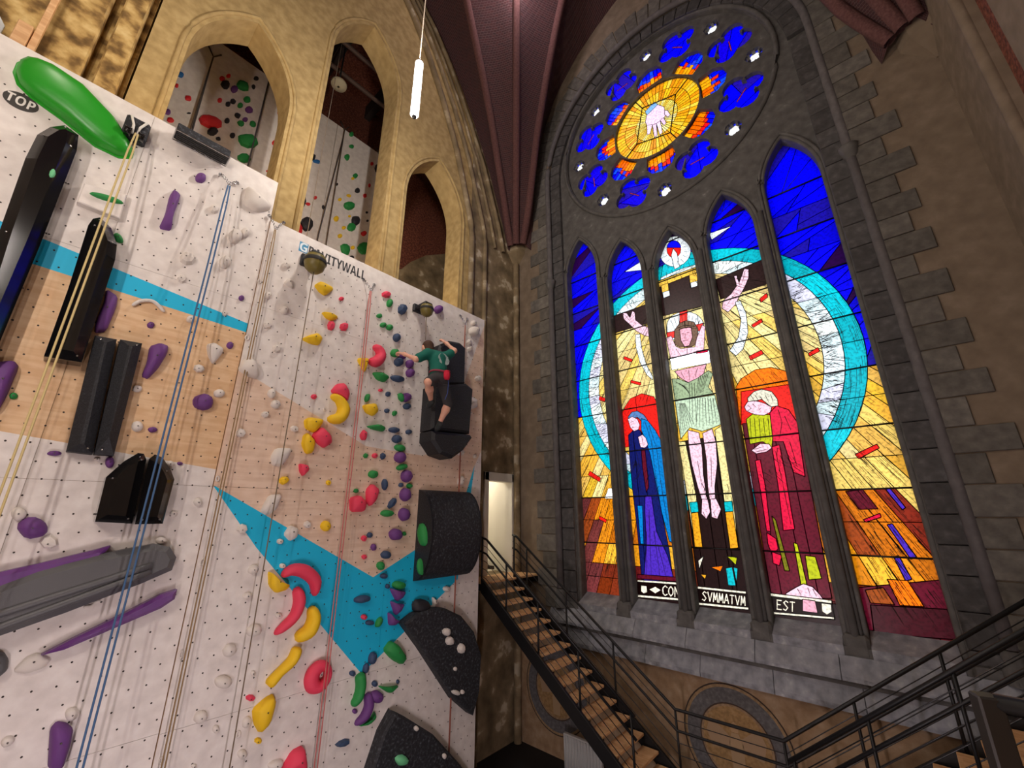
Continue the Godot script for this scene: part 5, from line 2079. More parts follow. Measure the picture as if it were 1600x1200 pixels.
func build_climber() -> void:
	var at := Vector3(-5.4, 1.4, -4.15)
	var t := thing("person", "climber in green shirt and dark shorts clinging to the black volume", "person", "", at)
	var J := {
		"pelvis": Vector3(-5.37, 2.24, -4.13), "waist": Vector3(-5.39, 2.40, -4.12), "chest": Vector3(-5.43, 2.58, -4.12), "neck": Vector3(-5.52, 2.72, -4.08), "head": Vector3(-5.61, 2.79, -4.03),
		"ls": Vector3(-5.47, 2.66, -3.93), "le": Vector3(-5.48, 2.50, -3.71), "lw": Vector3(-5.72, 2.63, -3.64), "rs": Vector3(-5.47, 2.70, -4.30), "re": Vector3(-5.40, 2.86, -4.46), "rw": Vector3(-5.56, 3.03, -4.41),
		"lh": Vector3(-5.38, 2.20, -4.05), "lk": Vector3(-5.22, 2.06, -3.80), "la": Vector3(-5.52, 1.86, -4.10), "rh": Vector3(-5.38, 2.20, -4.22), "rk": Vector3(-5.36, 1.84, -4.34), "ra": Vector3(-5.50, 1.50, -4.29),
	}
	var lpalm := Vector3(-5.80, 2.66, -3.62)
	var rpalm := Vector3(-5.63, 3.09, -4.39)
	var skin := plain(c8(226, 172, 148), 0.55)
	skin.subsurf_scatter_enabled = true
	skin.subsurf_scatter_strength = 0.15
	var body := [
		[J.pelvis, J.waist, 0.135, 0.115], [J.waist, J.chest, 0.115, 0.135], [J.chest, J.neck, 0.12, 0.05], [J.neck, J.head, 0.05, 0.06], [J.ls, J.rs, 0.07, 0.07],
		[J.head, J.head + Vector3(-0.02, 0.07, 0.0), 0.085, 0.09], [J.head + Vector3(-0.05, -0.03, 0.01), J.head + Vector3(-0.055, 0.03, 0.01), 0.055, 0.06],
		[J.head + Vector3(-0.115, 0.01, 0.015), J.head + Vector3(-0.105, 0.04, 0.015), 0.014, 0.009],
		[J.head + Vector3(-0.02, 0.03, 0.088), J.head + Vector3(-0.02, 0.05, 0.090), 0.014, 0.016], [J.head + Vector3(-0.02, 0.03, -0.088), J.head + Vector3(-0.02, 0.05, -0.090), 0.014, 0.016],
		[J.ls, J.le, 0.055, 0.043], [J.le, J.lw, 0.043, 0.028], [J.lw, lpalm, 0.028, 0.024], [J.rs, J.re, 0.055, 0.043], [J.re, J.rw, 0.043, 0.028], [J.rw, rpalm, 0.028, 0.024],
		[J.lh, J.lk, 0.09, 0.06], [J.lk, J.la.lerp(J.lk, 0.6), 0.058, 0.06], [J.la.lerp(J.lk, 0.6), J.la, 0.06, 0.036], [J.rh, J.rk, 0.09, 0.06], [J.rk, J.rk.lerp(J.ra, 0.35) + Vector3(0.02, 0, 0), 0.058, 0.06], [J.rk.lerp(J.ra, 0.35) + Vector3(0.02, 0, 0), J.ra, 0.06, 0.036]]
	var st := sdf_mesh(body, 0.014, 55.0, at)
	# hands on finer grids join the body at the wrists
	var ldir := Vector3(-0.75, 0.35, 0.25).normalized()
	var rdir := Vector3(-0.6, 0.75, 0.0).normalized()
	var hand := sdf_mesh(finger_bones(lpalm, ldir, Vector3(0, 0, -1), Vector3(-0.5, -0.8, 0).normalized()) + [[J.lw, lpalm, 0.027, 0.022]], 0.004, 160.0, at)
	var hand2 := sdf_mesh(finger_bones(rpalm, rdir, Vector3(0, 0, 1), Vector3(-0.9, -0.4, 0).normalized()) + [[J.rw, rpalm, 0.027, 0.022]], 0.004, 160.0, at)
	st.generate_normals()
	var whole := st.commit()
	hand.generate_normals()
	hand2.generate_normals()
	var joined := SurfaceTool.new()
	joined.append_from(whole, 0, Transform3D())
	joined.append_from(hand.commit(), 0, Transform3D())
	joined.append_from(hand2.commit(), 0, Transform3D())
	put_raw(t, "body", joined.commit(), skin)
	# clothes follow the limbs a little further out
	st = sdf_mesh([[J.waist + Vector3(0, -0.09, 0), J.waist, 0.145, 0.135], [J.waist, J.chest, 0.135, 0.155], [J.chest, J.neck + Vector3(0, -0.04, 0), 0.14, 0.075], [J.ls, J.rs, 0.088, 0.088], [J.ls, J.ls.lerp(J.le, 0.75), 0.08, 0.082], [J.rs, J.rs.lerp(J.re, 0.6), 0.08, 0.08]], 0.014, 50.0, at)
	put(t, "shirt", st, plain(c8(0, 98, 84), 0.85))
	st = sdf_mesh([[J.pelvis + Vector3(0, 0.03, 0), J.pelvis, 0.145, 0.15], [J.lh, J.lh.lerp(J.lk, 0.9), 0.108, 0.088], [J.rh, J.rk + Vector3(0, -0.02, 0), 0.108, 0.078]], 0.014, 50.0, at)
	put(t, "shorts", st, plain(c8(58, 56, 58), 0.9))
	st = sdf_mesh([[J.head + Vector3(0.03, 0.0, 0.0), J.head + Vector3(0.0, 0.085, 0.0), 0.085, 0.095], [J.head + Vector3(-0.05, 0.1, 0.0), J.head + Vector3(0.0, 0.1, 0.0), 0.07, 0.085]], 0.012, 60.0, at)
	put(t, "hair", st, plain(c8(70, 44, 28), 0.8))
	for s in [[J.la, Vector3(-0.12, -0.04, -0.03)], [J.ra, Vector3(-0.10, -0.07, -0.02)]]:
		st = sdf_mesh([[s[0] + Vector3(0.035, -0.03, 0), s[0] + s[1] * 0.5 + Vector3(0, -0.035, 0), 0.04, 0.042], [s[0] + s[1] * 0.5 + Vector3(0, -0.035, 0), s[0] + s[1] + Vector3(0, -0.03, 0), 0.042, 0.03], [s[0] + Vector3(0, -0.02, 0), s[0] + Vector3(0, 0.015, 0), 0.042, 0.042]], 0.01, 70.0, at)
		put(t, "climbing_shoe", st, plain(c8(40, 44, 46), 0.7))
	# harness: belt, leg loops
	st = begin()
	var belt := []
	for i in 21:
		var a := TAU * i / 20
		belt.append(J.pelvis.lerp(J.waist, 0.55) + Vector3(cos(a) * 0.152, 0.012 * sin(a), sin(a) * 0.155) - at)
	tube(st, belt, 0.018, 8, false)
	put(t, "harness_belt", st, plain(c8(150, 60, 80), 0.8))
	for s in [J.lh, J.rh]:
		st = begin()
		var loop := []
		for i in 17:
			var a := TAU * i / 16
			loop.append(s + Vector3(cos(a) * 0.118, -0.08, sin(a) * 0.118) - at)
		tube(st, loop, 0.012, 6, false)
		put(t, "leg_loop", st, plain(c8(70, 62, 66), 0.8))
	# print on the back of the shirt
	st = begin(false)
	var c: Vector3 = J.chest + Vector3(0.14, -0.01, -0.02) - at
	slab(st, ngon(22, 0.11, 0.115, 0.08, 4), 0.0, 0.012, Transform3D(on_panel().basis * Basis(Vector3(1, 0, 0), -0.2), c))
	put(t, "shirt_print", st, surfaced([[0.0, c8(20, 84, 78)], [0.45, c8(60, 110, 104)], [0.55, c8(225, 230, 228)], [1.0, c8(240, 242, 240)]], 0.06, 4.0, 0.9, 0.0, 17))
	# chalk bag on the belt
	var bag := thing("chalk_bag", "crimson chalk bag hanging at the back of the climber", "bag", "", Vector3(-5.205, 2.27, -4.16))
	st = begin()
	lathe(st, [[0.01, -0.085], [0.04, -0.08], [0.056, -0.04], [0.058, 0.02], [0.05, 0.06], [0.056, 0.07], [0.04, 0.072], [0.01, 0.02]], 16)
	put(bag, "pouch", st, plain(c8(206, 24, 58), 0.8))
	st = begin()
	tube(st, [Vector3(-0.05, 0.03, -0.02), Vector3(-0.02, -0.1, -0.06), Vector3(-0.03, -0.3, -0.06), Vector3(-0.04, -0.42, -0.02)], 0.007, 6)
	put(bag, "strap", st, plain(c8(60, 84, 150), 0.8))

func put_raw(parent: Node, called: String, mesh: Mesh, material: Material) -> void:
	var m := MeshInstance3D.new()
	m.name = called
	m.mesh = mesh
	m.material_override = material
	parent.add_child(m, true)

# small holds: colour, kind, u, y, half length, half width, turn, height, label
const HOLDS := [
	["U", "d", 0.479, 4.298, 0.082, 0.052, 74, 0.075, "small purple rounded hold on the upper white part of the left climbing panel"],
	["U", "d", 1.226, 2.806, 0.043, 0.032, 80, 0.043, "tiny purple rounded hold on the upper white part of the left climbing panel"],
	["U", "d", 0.420, 2.111, 0.040, 0.033, 82, 0.042, "tiny purple rounded hold, topmost on the plywood band of the left climbing panel"],
	["U", "d", 1.218, 2.109, 0.048, 0.038, 87, 0.050, "tiny purple rounded hold, second from top on the plywood band of the left climbing panel"],
	["U", "d", 1.080, 1.314, 0.103, 0.102, 75, 0.118, "medium-sized purple rounded hold on the plywood band of the left climbing panel"],
	["U", "d", 0.686, 0.914, 0.041, 0.032, 3, 0.042, "tiny purple rounded hold, third from top on the plywood band of the left climbing panel"],
	["U", "d", 0.010, 0.578, 0.050, 0.025, 4, 0.041, "tiny purple rounded hold, topmost on the lower white part of the left climbing panel"],
	["U", "d", 0.419, 0.529, 0.060, 0.036, 106, 0.053, "small purple rounded hold on the lower white part of the left climbing panel"],
	["U", "d", 1.003, 0.568, 0.027, 0.021, 173, 0.027, "tiny purple rounded hold, second from top on the lower white part, left panel"],
	["U", "d", 0.034, -0.112, 0.109, 0.084, 138, 0.110, "medium-sized purple rounded hold on the lower white part of the left climbing panel"],
	["U", "d", 0.661, -0.437, 0.031, 0.027, 156, 0.034, "tiny purple rounded hold, third from top on the lower white part, left panel"],
	["U", "d", 3.920, 2.599, 0.091, 0.076, 58, 0.096, "medium-sized purple rounded hold, second from top on the upper white part, right panel"],
	["U", "d", 3.948, 2.435, 0.094, 0.079, 44, 0.099, "medium-sized purple rounded hold, third from top on the upper white part, right panel"],
	["U", "d", 3.898, 1.969, 0.107, 0.079, 20, 0.106, "medium-sized purple rounded hold, fourth from top on the upper white part, right panel"],
	["U", "d", 3.883, 0.920, 0.111, 0.095, 6, 0.118, "medium-sized purple rounded hold, topmost on the plywood band of the right climbing panel"],
	["U", "d", 4.036, 0.626, 0.108, 0.104, 156, 0.122, "medium-sized purple rounded hold, second from top on the plywood band of the right climbing panel"],
	["U", "d", 4.039, 0.325, 0.110, 0.103, 129, 0.122, "medium-sized purple rounded hold, third from top on the plywood band of the right climbing panel"],
	["U", "d", 4.044, 0.012, 0.109, 0.099, 134, 0.120, "medium-sized purple rounded hold, fourth from top on the plywood band of the right climbing panel"],
	["U", "d", 3.918, -0.289, 0.119, 0.090, 168, 0.119, "medium-sized purple rounded hold, fifth from top on the plywood band of the right climbing panel"],
	["U", "d", 3.556, -0.460, 0.053, 0.045, 130, 0.056, "small purple rounded hold on the plywood band of the right climbing panel"],
	["U", "d", 4.482, 3.918, 0.115, 0.076, 47, 0.107, "medium-sized purple rounded hold, topmost on the upper white part of the right climbing panel"],
	["U", "d", 3.749, 2.697, 0.080, 0.058, 1, 0.078, "small purple rounded hold on the upper white part of the right climbing panel"],
	["U", "d", 3.823, -2.434, 0.118, 0.070, 151, 0.105, "medium-sized purple rounded hold on the lower white part of the right climbing panel"],
	["U", "d", 3.515, -2.521, 0.043, 0.026, 147, 0.038, "tiny purple rounded hold on the lower white part of the right climbing panel"],
	["W", "b", 0.706, 3.935, 0.078, 0.053, 78, 0.064, "small white knobby hold, topmost on the upper white part of the left climbing panel"],
	["W", "d", 0.996, 3.662, 0.115, 0.077, 78, 0.108, "medium-sized white rounded hold, topmost on the upper white part of the left climbing panel"],
	["W", "d", 1.099, 3.785, 0.081, 0.054, 77, 0.076, "small white rounded hold on the upper white part of the left climbing panel"],
	["W", "d", 0.955, 3.231, 0.093, 0.065, 81, 0.089, "medium-sized white rounded hold, second from top on the upper white part, left panel"],
	["W", "b", 0.573, 3.082, 0.092, 0.079, 70, 0.085, "medium-sized white knobby hold on the upper white part of the left climbing panel"],
	["W", "b", 0.577, 2.798, 0.062, 0.045, 82, 0.053, "small white knobby hold, second from top on the upper white part, left panel"],
	["W", "b", 1.085, 2.520, 0.041, 0.031, 84, 0.036, "tiny white knobby hold on the upper white part of the left climbing panel"],
	["W", "d", 0.757, 2.312, 0.048, 0.039, 75, 0.050, "tiny white rounded hold, topmost on the plywood band of the left climbing panel"],
	["W", "b", 0.963, 1.721, 0.057, 0.057, 152, 0.057, "small white knobby hold on the plywood band of the left climbing panel"],
	["W", "d", 0.464, 1.343, 0.042, 0.040, 21, 0.047, "tiny white rounded hold, second from top on the plywood band of the left climbing panel"],
	["W", "d", 0.552, 0.930, 0.060, 0.049, 108, 0.063, "small white rounded hold, second from top on the plywood band of the left climbing panel"],
	["W", "d", 1.219, 1.458, 0.061, 0.053, 19, 0.065, "small white rounded hold, topmost on the plywood band of the left climbing panel"],
	["W", "d", 0.318, 0.552, 0.024, 0.019, 171, 0.025, "tiny white rounded hold, topmost on the lower white part of the left climbing panel"],
	["W", "d", 0.913, 0.552, 0.046, 0.039, 169, 0.048, "tiny white rounded hold, second from top on the lower white part, left panel"],
	["W", "d", 1.255, 0.142, 0.049, 0.040, 127, 0.051, "tiny white rounded hold, third from top on the lower white part, left panel"],
	["W", "d", 1.056, 0.015, 0.036, 0.029, 153, 0.037, "tiny white rounded hold, fourth from top on the lower white part, left panel"],
	["W", "d", -0.082, 0.012, 0.066, 0.047, 120, 0.064, "small white rounded hold, topmost on the lower white part of the left climbing panel"],
	["W", "b", 0.169, -0.240, 0.074, 0.056, 136, 0.065, "small white knobby hold on the lower white part of the left climbing panel"],
	["W", "d", 1.007, -0.264, 0.052, 0.037, 160, 0.051, "tiny white rounded hold, fifth from top on the lower white part, left panel"],
	["W", "r", 0.203, -0.573, 0.047, 0.032, 151, 0.021, "tiny white ring-shaped hold, second from top on the lower white part, left panel"],
	["W", "r", 0.503, -0.598, 0.046, 0.033, 144, 0.021, "tiny white ring-shaped hold, topmost on the lower white part of the left climbing panel"],
	["W", "d", 0.666, -1.741, 0.059, 0.045, 132, 0.059, "small white rounded hold, second from top on the lower white part, left panel"],
	["W", "d", 0.303, -1.831, 0.043, 0.038, 145, 0.047, "tiny white rounded hold, sixth from top on the lower white part, left panel"],
	["W", "b", 1.753, -0.155, 0.063, 0.052, 145, 0.057, "small white knobby hold on the lower white part of the right climbing panel"],
	["W", "b", 1.534, 0.993, 0.061, 0.056, 110, 0.059, "small white knobby hold, fourth from top on the plywood band of the right climbing panel"],
	["W", "b", 1.769, 1.277, 0.050, 0.043, 12, 0.046, "small white knobby hold, second from top on the plywood band of the right climbing panel"],
	["W", "b", 2.165, 1.147, 0.059, 0.049, 175, 0.054, "small white knobby hold, third from top on the plywood band of the right climbing panel"],
	["W", "d", 1.797, 1.577, 0.067, 0.051, 95, 0.067, "small white rounded hold, topmost on the plywood band of the right climbing panel"],
	["W", "d", 1.869, 1.438, 0.062, 0.060, 77, 0.070, "small white rounded hold, second from top on the plywood band of the right climbing panel"],
	["W", "d", 2.211, -0.321, 0.041, 0.033, 151, 0.042, "tiny white rounded hold, topmost on the blue chevron of the right climbing panel"],
	["W", "b", 2.529, -0.123, 0.055, 0.046, 143, 0.050, "small white knobby hold, fifth from top on the plywood band of the right climbing panel"],
	["W", "d", 2.290, -0.616, 0.041, 0.029, 159, 0.039, "tiny white rounded hold, second from top on the blue chevron of the right climbing panel"],
	["W", "d", 2.338, -1.192, 0.045, 0.030, 154, 0.042, "tiny white rounded hold, second from top on the lower white part, right panel"],
	["W", "d", 1.955, -0.632, 0.060, 0.054, 170, 0.065, "small white rounded hold, topmost on the lower white part of the right climbing panel"],
	["W", "d", 1.943, -0.920, 0.050, 0.039, 168, 0.051, "tiny white rounded hold, topmost on the lower white part of the right climbing panel"],
	["W", "d", 2.079, -1.308, 0.085, 0.063, 165, 0.084, "small white rounded hold, second from top on the lower white part, right panel"],
	["W", "r", 1.417, -0.506, 0.048, 0.026, 89, 0.019, "tiny white ring-shaped hold, topmost on the lower white part of the right climbing panel"],
	["W", "d", 1.858, -1.469, 0.076, 0.063, 147, 0.079, "small white rounded hold, third from top on the lower white part, right panel"],
	["W", "d", 1.851, -1.773, 0.098, 0.056, 152, 0.085, "small white rounded hold, fourth from top on the lower white part, right panel"],
	["W", "d", 1.698, -2.057, 0.069, 0.054, 146, 0.070, "small white rounded hold, fifth from top on the lower white part, right panel"],
	["W", "d", 1.867, -2.216, 0.048, 0.029, 130, 0.043, "tiny white rounded hold, fourth from top on the lower white part, right panel"],
	["W", "d", 2.169, -2.242, 0.059, 0.049, 119, 0.062, "small white rounded hold, sixth from top on the lower white part, right panel"],
	["W", "r", 1.404, -1.413, 0.052, 0.024, 93, 0.019, "tiny white ring-shaped hold, second from top on the lower white part, right panel"],
	["W", "d", 2.177, -2.542, 0.061, 0.038, 136, 0.056, "small white rounded hold, seventh from top on the lower white part, right panel"],
	["W", "r", 2.102, -2.336, 0.044, 0.027, 99, 0.019, "tiny white ring-shaped hold, third from top on the lower white part, right panel"],
	["W", "r", 1.428, -2.342, 0.038, 0.021, 103, 0.015, "tiny white ring-shaped hold, fourth from top on the lower white part, right panel"],
	["W", "d", 1.727, -2.494, 0.034, 0.019, 134, 0.029, "tiny white rounded hold, fifth from top on the lower white part, right panel"],
	["W", "d", 2.151, -1.764, 0.035, 0.023, 129, 0.033, "tiny white rounded hold, third from top on the lower white part, right panel"],
	["W", "d", 2.560, -2.768, 0.092, 0.047, 164, 0.076, "small white rounded hold, eighth from top on the lower white part, right panel"],
	["W", "b", 1.675, 3.533, 0.064, 0.050, 37, 0.057, "small white knobby hold, topmost on the upper white part of the right climbing panel"],
	["W", "d", 1.518, 2.961, 0.056, 0.043, 76, 0.056, "small white rounded hold, topmost on the upper white part of the right climbing panel"],
	["W", "d", 1.761, 2.825, 0.068, 0.053, 73, 0.069, "small white rounded hold, second from top on the upper white part, right panel"],
	["W", "b", 1.592, 2.519, 0.057, 0.047, 55, 0.052, "small white knobby hold, second from top on the upper white part, right panel"],
	["W", "b", 1.757, 2.223, 0.063, 0.056, 75, 0.059, "small white knobby hold, fourth from top on the upper white part, right panel"],
	["W", "r", 1.383, 3.126, 0.044, 0.024, 93, 0.018, "tiny white ring-shaped hold, topmost on the upper white part of the right climbing panel"],
	["W", "d", 5.447, 3.778, 0.154, 0.102, 35, 0.145, "large white rounded hold on the upper white part of the right climbing panel"],
	["W", "d", 5.439, 3.973, 0.084, 0.055, 36, 0.078, "small white rounded hold, third from top on the upper white part, right panel"],
	["W", "b", 5.329, 3.484, 0.084, 0.063, 51, 0.073, "small white knobby hold, third from top on the upper white part, right panel"],
	["W", "b", 5.354, 3.331, 0.080, 0.059, 40, 0.069, "small white knobby hold, fifth from top on the upper white part, right panel"],
	["W", "b", 5.617, 2.742, 0.089, 0.067, 32, 0.077, "medium-sized white knobby hold on the plywood band of the right climbing panel"],
	["W", "b", 5.431, 1.959, 0.054, 0.045, 29, 0.049, "small white knobby hold, topmost on the plywood band of the right climbing panel"],
	["W", "d", 5.216, 1.150, 0.074, 0.067, 21, 0.081, "small white rounded hold, third from top on the plywood band of the right climbing panel"],
	["W", "d", 5.587, 1.114, 0.045, 0.042, 55, 0.050, "tiny white rounded hold on the plywood band of the right climbing panel"],
	["W", "d", 5.243, 0.623, 0.093, 0.068, 61, 0.092, "medium-sized white rounded hold on the plywood band of the right climbing panel"],
	["W", "d", 5.017, -1.198, 0.079, 0.044, 169, 0.068, "small white rounded hold on the blue chevron of the right climbing panel"],
	["W", "r", 1.383, 2.264, 0.045, 0.030, 93, 0.020, "tiny white ring-shaped hold, second from top on the upper white part, right panel"],
	["W", "r", 1.392, 0.419, 0.041, 0.023, 93, 0.017, "tiny white ring-shaped hold on the plywood band of the right climbing panel"],
	["W", "b", 2.538, 1.493, 0.029, 0.028, 62, 0.029, "tiny white knobby hold on the upper white part of the right climbing panel"],
	["Y", "d", 2.779, -0.144, 0.078, 0.067, 138, 0.083, "small yellow rounded hold on the plywood band of the right climbing panel"],
	["Y", "b", 2.136, 0.441, 0.067, 0.055, 11, 0.061, "small yellow knobby hold on the plywood band of the right climbing panel"],
	["Y", "b", 2.741, 0.449, 0.043, 0.039, 151, 0.041, "tiny yellow knobby hold on the plywood band of the right climbing panel"],
	["Y", "b", 2.326, -2.466, 0.052, 0.029, 145, 0.039, "tiny yellow knobby hold on the lower white part of the right climbing panel"],
	["P", "d", 2.549, 3.345, 0.046, 0.031, 38, 0.044, "tiny pink rounded hold, topmost on the upper white part of the right climbing panel"],
	["P", "b", 2.450, 2.830, 0.082, 0.059, 83, 0.070, "small pink knobby hold, topmost on the upper white part of the right climbing panel"],
	["P", "b", 2.653, 2.880, 0.081, 0.065, 49, 0.073, "small pink knobby hold, second from top on the upper white part, right panel"],
	["P", "d", 2.355, 1.651, 0.042, 0.038, 30, 0.046, "tiny pink rounded hold, second from top on the upper white part, right panel"],
	["P", "b", 3.406, 1.987, 0.048, 0.027, 16, 0.036, "tiny pink knobby hold on the upper white part of the right climbing panel"],
	["P", "d", 3.423, 0.904, 0.050, 0.040, 5, 0.052, "small pink rounded hold on the plywood band of the right climbing panel"],
	["P", "b", 3.383, -0.326, 0.050, 0.042, 143, 0.046, "small pink knobby hold on the plywood band of the right climbing panel"],
	["P", "b", 3.424, -0.585, 0.048, 0.034, 164, 0.040, "tiny pink knobby hold on the plywood band of the right climbing panel"],
	["P", "d", 3.511, -1.390, 0.053, 0.035, 157, 0.050, "tiny pink rounded hold on the blue chevron of the right climbing panel"],
	["P", "b", 2.167, -2.008, 0.057, 0.031, 152, 0.042, "tiny pink knobby hold on the lower white part of the right climbing panel"],
	["P", "b", 3.327, 3.752, 0.095, 0.063, 19, 0.077, "medium-sized pink knobby hold on the upper white part of the right climbing panel"],
	["G", "d", 3.406, 3.618, 0.088, 0.054, 75, 0.079, "small green rounded hold, topmost on the upper white part of the right climbing panel"],
	["G", "b", 3.237, 3.298, 0.059, 0.039, 34, 0.048, "small green knobby hold, topmost on the upper white part of the right climbing panel"],
	["G", "d", 3.327, 3.159, 0.066, 0.045, 33, 0.063, "small green rounded hold, second from top on the upper white part, right panel"],
	["G", "d", 3.454, 3.156, 0.071, 0.054, 26, 0.071, "small green rounded hold, third from top on the upper white part, right panel"],
	["G", "d", 3.603, 2.714, 0.089, 0.072, 42, 0.092, "medium-sized green rounded hold, topmost on the upper white part of the right climbing panel"],
	["G", "d", 3.183, 1.807, 0.076, 0.043, 78, 0.066, "small green rounded hold, fifth from top on the upper white part, right panel"],
	["G", "b", 3.711, 1.647, 0.052, 0.048, 51, 0.050, "small green knobby hold, second from top on the upper white part, right panel"],
	["G", "d", 3.808, 1.950, 0.083, 0.059, 126, 0.081, "small green rounded hold, fourth from top on the upper white part, right panel"],
	["G", "d", 3.867, 1.078, 0.105, 0.059, 176, 0.091, "medium-sized green rounded hold, second from top on the upper white part, right panel"],
	["G", "b", 3.270, 0.888, 0.043, 0.040, 1, 0.041, "tiny green knobby hold, topmost on the plywood band of the right climbing panel"],
	["G", "d", 3.935, 0.766, 0.110, 0.053, 16, 0.088, "medium-sized green rounded hold, topmost on the plywood band of the right climbing panel"],
	["G", "d", 3.423, 0.614, 0.083, 0.064, 0, 0.084, "small green rounded hold, topmost on the plywood band of the right climbing panel"],
	["G", "d", 3.176, 0.351, 0.041, 0.033, 174, 0.042, "tiny green rounded hold on the plywood band of the right climbing panel"],
	["G", "d", 3.735, 0.031, 0.120, 0.053, 179, 0.092, "medium-sized green rounded hold, second from top on the plywood band of the right climbing panel"],
	["G", "b", 4.113, 0.473, 0.063, 0.047, 180, 0.055, "small green knobby hold on the plywood band of the right climbing panel"],
	["G", "d", 3.705, -0.730, 0.071, 0.058, 141, 0.074, "small green rounded hold, second from top on the plywood band of the right climbing panel"],
	["G", "b", 4.084, -0.284, 0.043, 0.034, 167, 0.038, "tiny green knobby hold, second from top on the plywood band of the right climbing panel"],
	["G", "d", 4.051, -1.033, 0.125, 0.057, 167, 0.098, "medium-sized green rounded hold on the blue chevron of the right climbing panel"],
	["G", "d", 3.758, -1.496, 0.071, 0.051, 62, 0.069, "small green rounded hold on the blue chevron of the right climbing panel"],
	["G", "d", -0.063, 3.035, 0.061, 0.038, 127, 0.055, "small green rounded hold on the upper white part of the left climbing panel"],
	["G", "d", -0.373, 1.080, 0.034, 0.027, 106, 0.035, "tiny green rounded hold on the plywood band of the left climbing panel"],
	["G", "d", 0.130, 0.629, 0.041, 0.035, 7, 0.044, "tiny green rounded hold on the lower white part of the left climbing panel"],
	["N", "b", 3.676, 3.597, 0.114, 0.090, 67, 0.102, "medium-sized navy blue knobby hold on the upper white part of the right climbing panel"],
	["N", "d", 3.612, 3.012, 0.081, 0.070, 65, 0.087, "medium-sized navy blue rounded hold, topmost on the upper white part of the right climbing panel"],
	["N", "d", 3.695, 2.572, 0.096, 0.078, 40, 0.100, "medium-sized navy blue rounded hold, second from top on the upper white part, right panel"],
	["N", "d", 3.700, 2.263, 0.138, 0.059, 5, 0.104, "medium-sized navy blue rounded hold, third from top on the upper white part, right panel"],
	["N", "b", 3.555, 1.953, 0.052, 0.047, 58, 0.049, "small navy blue knobby hold on the upper white part of the right climbing panel"],
	["N", "d", 3.938, 1.815, 0.080, 0.056, 17, 0.077, "small navy blue rounded hold, topmost on the upper white part of the right climbing panel"],
	["N", "d", 3.561, 1.664, 0.049, 0.038, 18, 0.049, "tiny navy blue rounded hold on the upper white part of the right climbing panel"],
	["N", "d", 3.727, 1.363, 0.104, 0.049, 5, 0.082, "small navy blue rounded hold, second from top on the upper white part, right panel"],
	["N", "d", 4.018, 1.373, 0.065, 0.044, 11, 0.062, "small navy blue rounded hold, third from top on the upper white part, right panel"],
	["N", "d", 3.791, 1.220, 0.093, 0.070, 10, 0.092, "medium-sized navy blue rounded hold, fourth from top on the upper white part, right panel"],
	["N", "b", 3.571, 0.909, 0.056, 0.052, 98, 0.054, "small navy blue knobby hold on the plywood band of the right climbing panel"],
	["N", "d", 3.642, 0.469, 0.090, 0.051, 98, 0.078, "small navy blue rounded hold, topmost on the plywood band of the right climbing panel"],
	["N", "b", 3.811, 0.188, 0.107, 0.057, 51, 0.078, "medium-sized navy blue knobby hold on the plywood band of the right climbing panel"],
	["N", "d", 3.950, 0.475, 0.049, 0.036, 180, 0.048, "tiny navy blue rounded hold, topmost on the plywood band of the right climbing panel"],
	["N", "d", 3.472, -0.284, 0.049, 0.040, 160, 0.051, "tiny navy blue rounded hold, second from top on the plywood band, right panel"],
	["N", "d", 3.777, -0.581, 0.091, 0.059, 169, 0.084, "small navy blue rounded hold, second from top on the plywood band, right panel"],
	["N", "d", 3.453, -1.151, 0.132, 0.052, 179, 0.095, "medium-sized navy blue rounded hold on the blue chevron of the right climbing panel"],
	["N", "d", 3.776, -0.879, 0.067, 0.039, 168, 0.059, "small navy blue rounded hold, topmost on the blue chevron of the right climbing panel"],
	["N", "d", 3.858, -1.029, 0.042, 0.033, 146, 0.043, "tiny navy blue rounded hold on the blue chevron of the right climbing panel"],
	["N", "d", 3.612, -1.480, 0.074, 0.032, 167, 0.056, "small navy blue rounded hold, second from top on the blue chevron, right panel"],
	["N", "d", 3.706, -1.940, 0.080, 0.064, 93, 0.082, "small navy blue rounded hold, third from top on the blue chevron, right panel"],
	["N", "d", 3.619, -2.046, 0.063, 0.047, 90, 0.063, "small navy blue rounded hold, fourth from top on the blue chevron, right panel"],
	["N", "d", 3.421, -2.062, 0.052, 0.031, 153, 0.046, "tiny navy blue rounded hold, topmost on the lower white part of the right climbing panel"],
	["N", "d", 3.783, -2.271, 0.052, 0.035, 144, 0.049, "tiny navy blue rounded hold, third from top on the lower white part, right panel"],
	["N", "d", 4.168, -2.342, 0.033, 0.024, 130, 0.032, "tiny navy blue rounded hold, second from top on the lower white part, right panel"],
	["N", "b", 3.385, -2.827, 0.100, 0.038, 174, 0.061, "small navy blue knobby hold on the lower white part of the right climbing panel"],
]
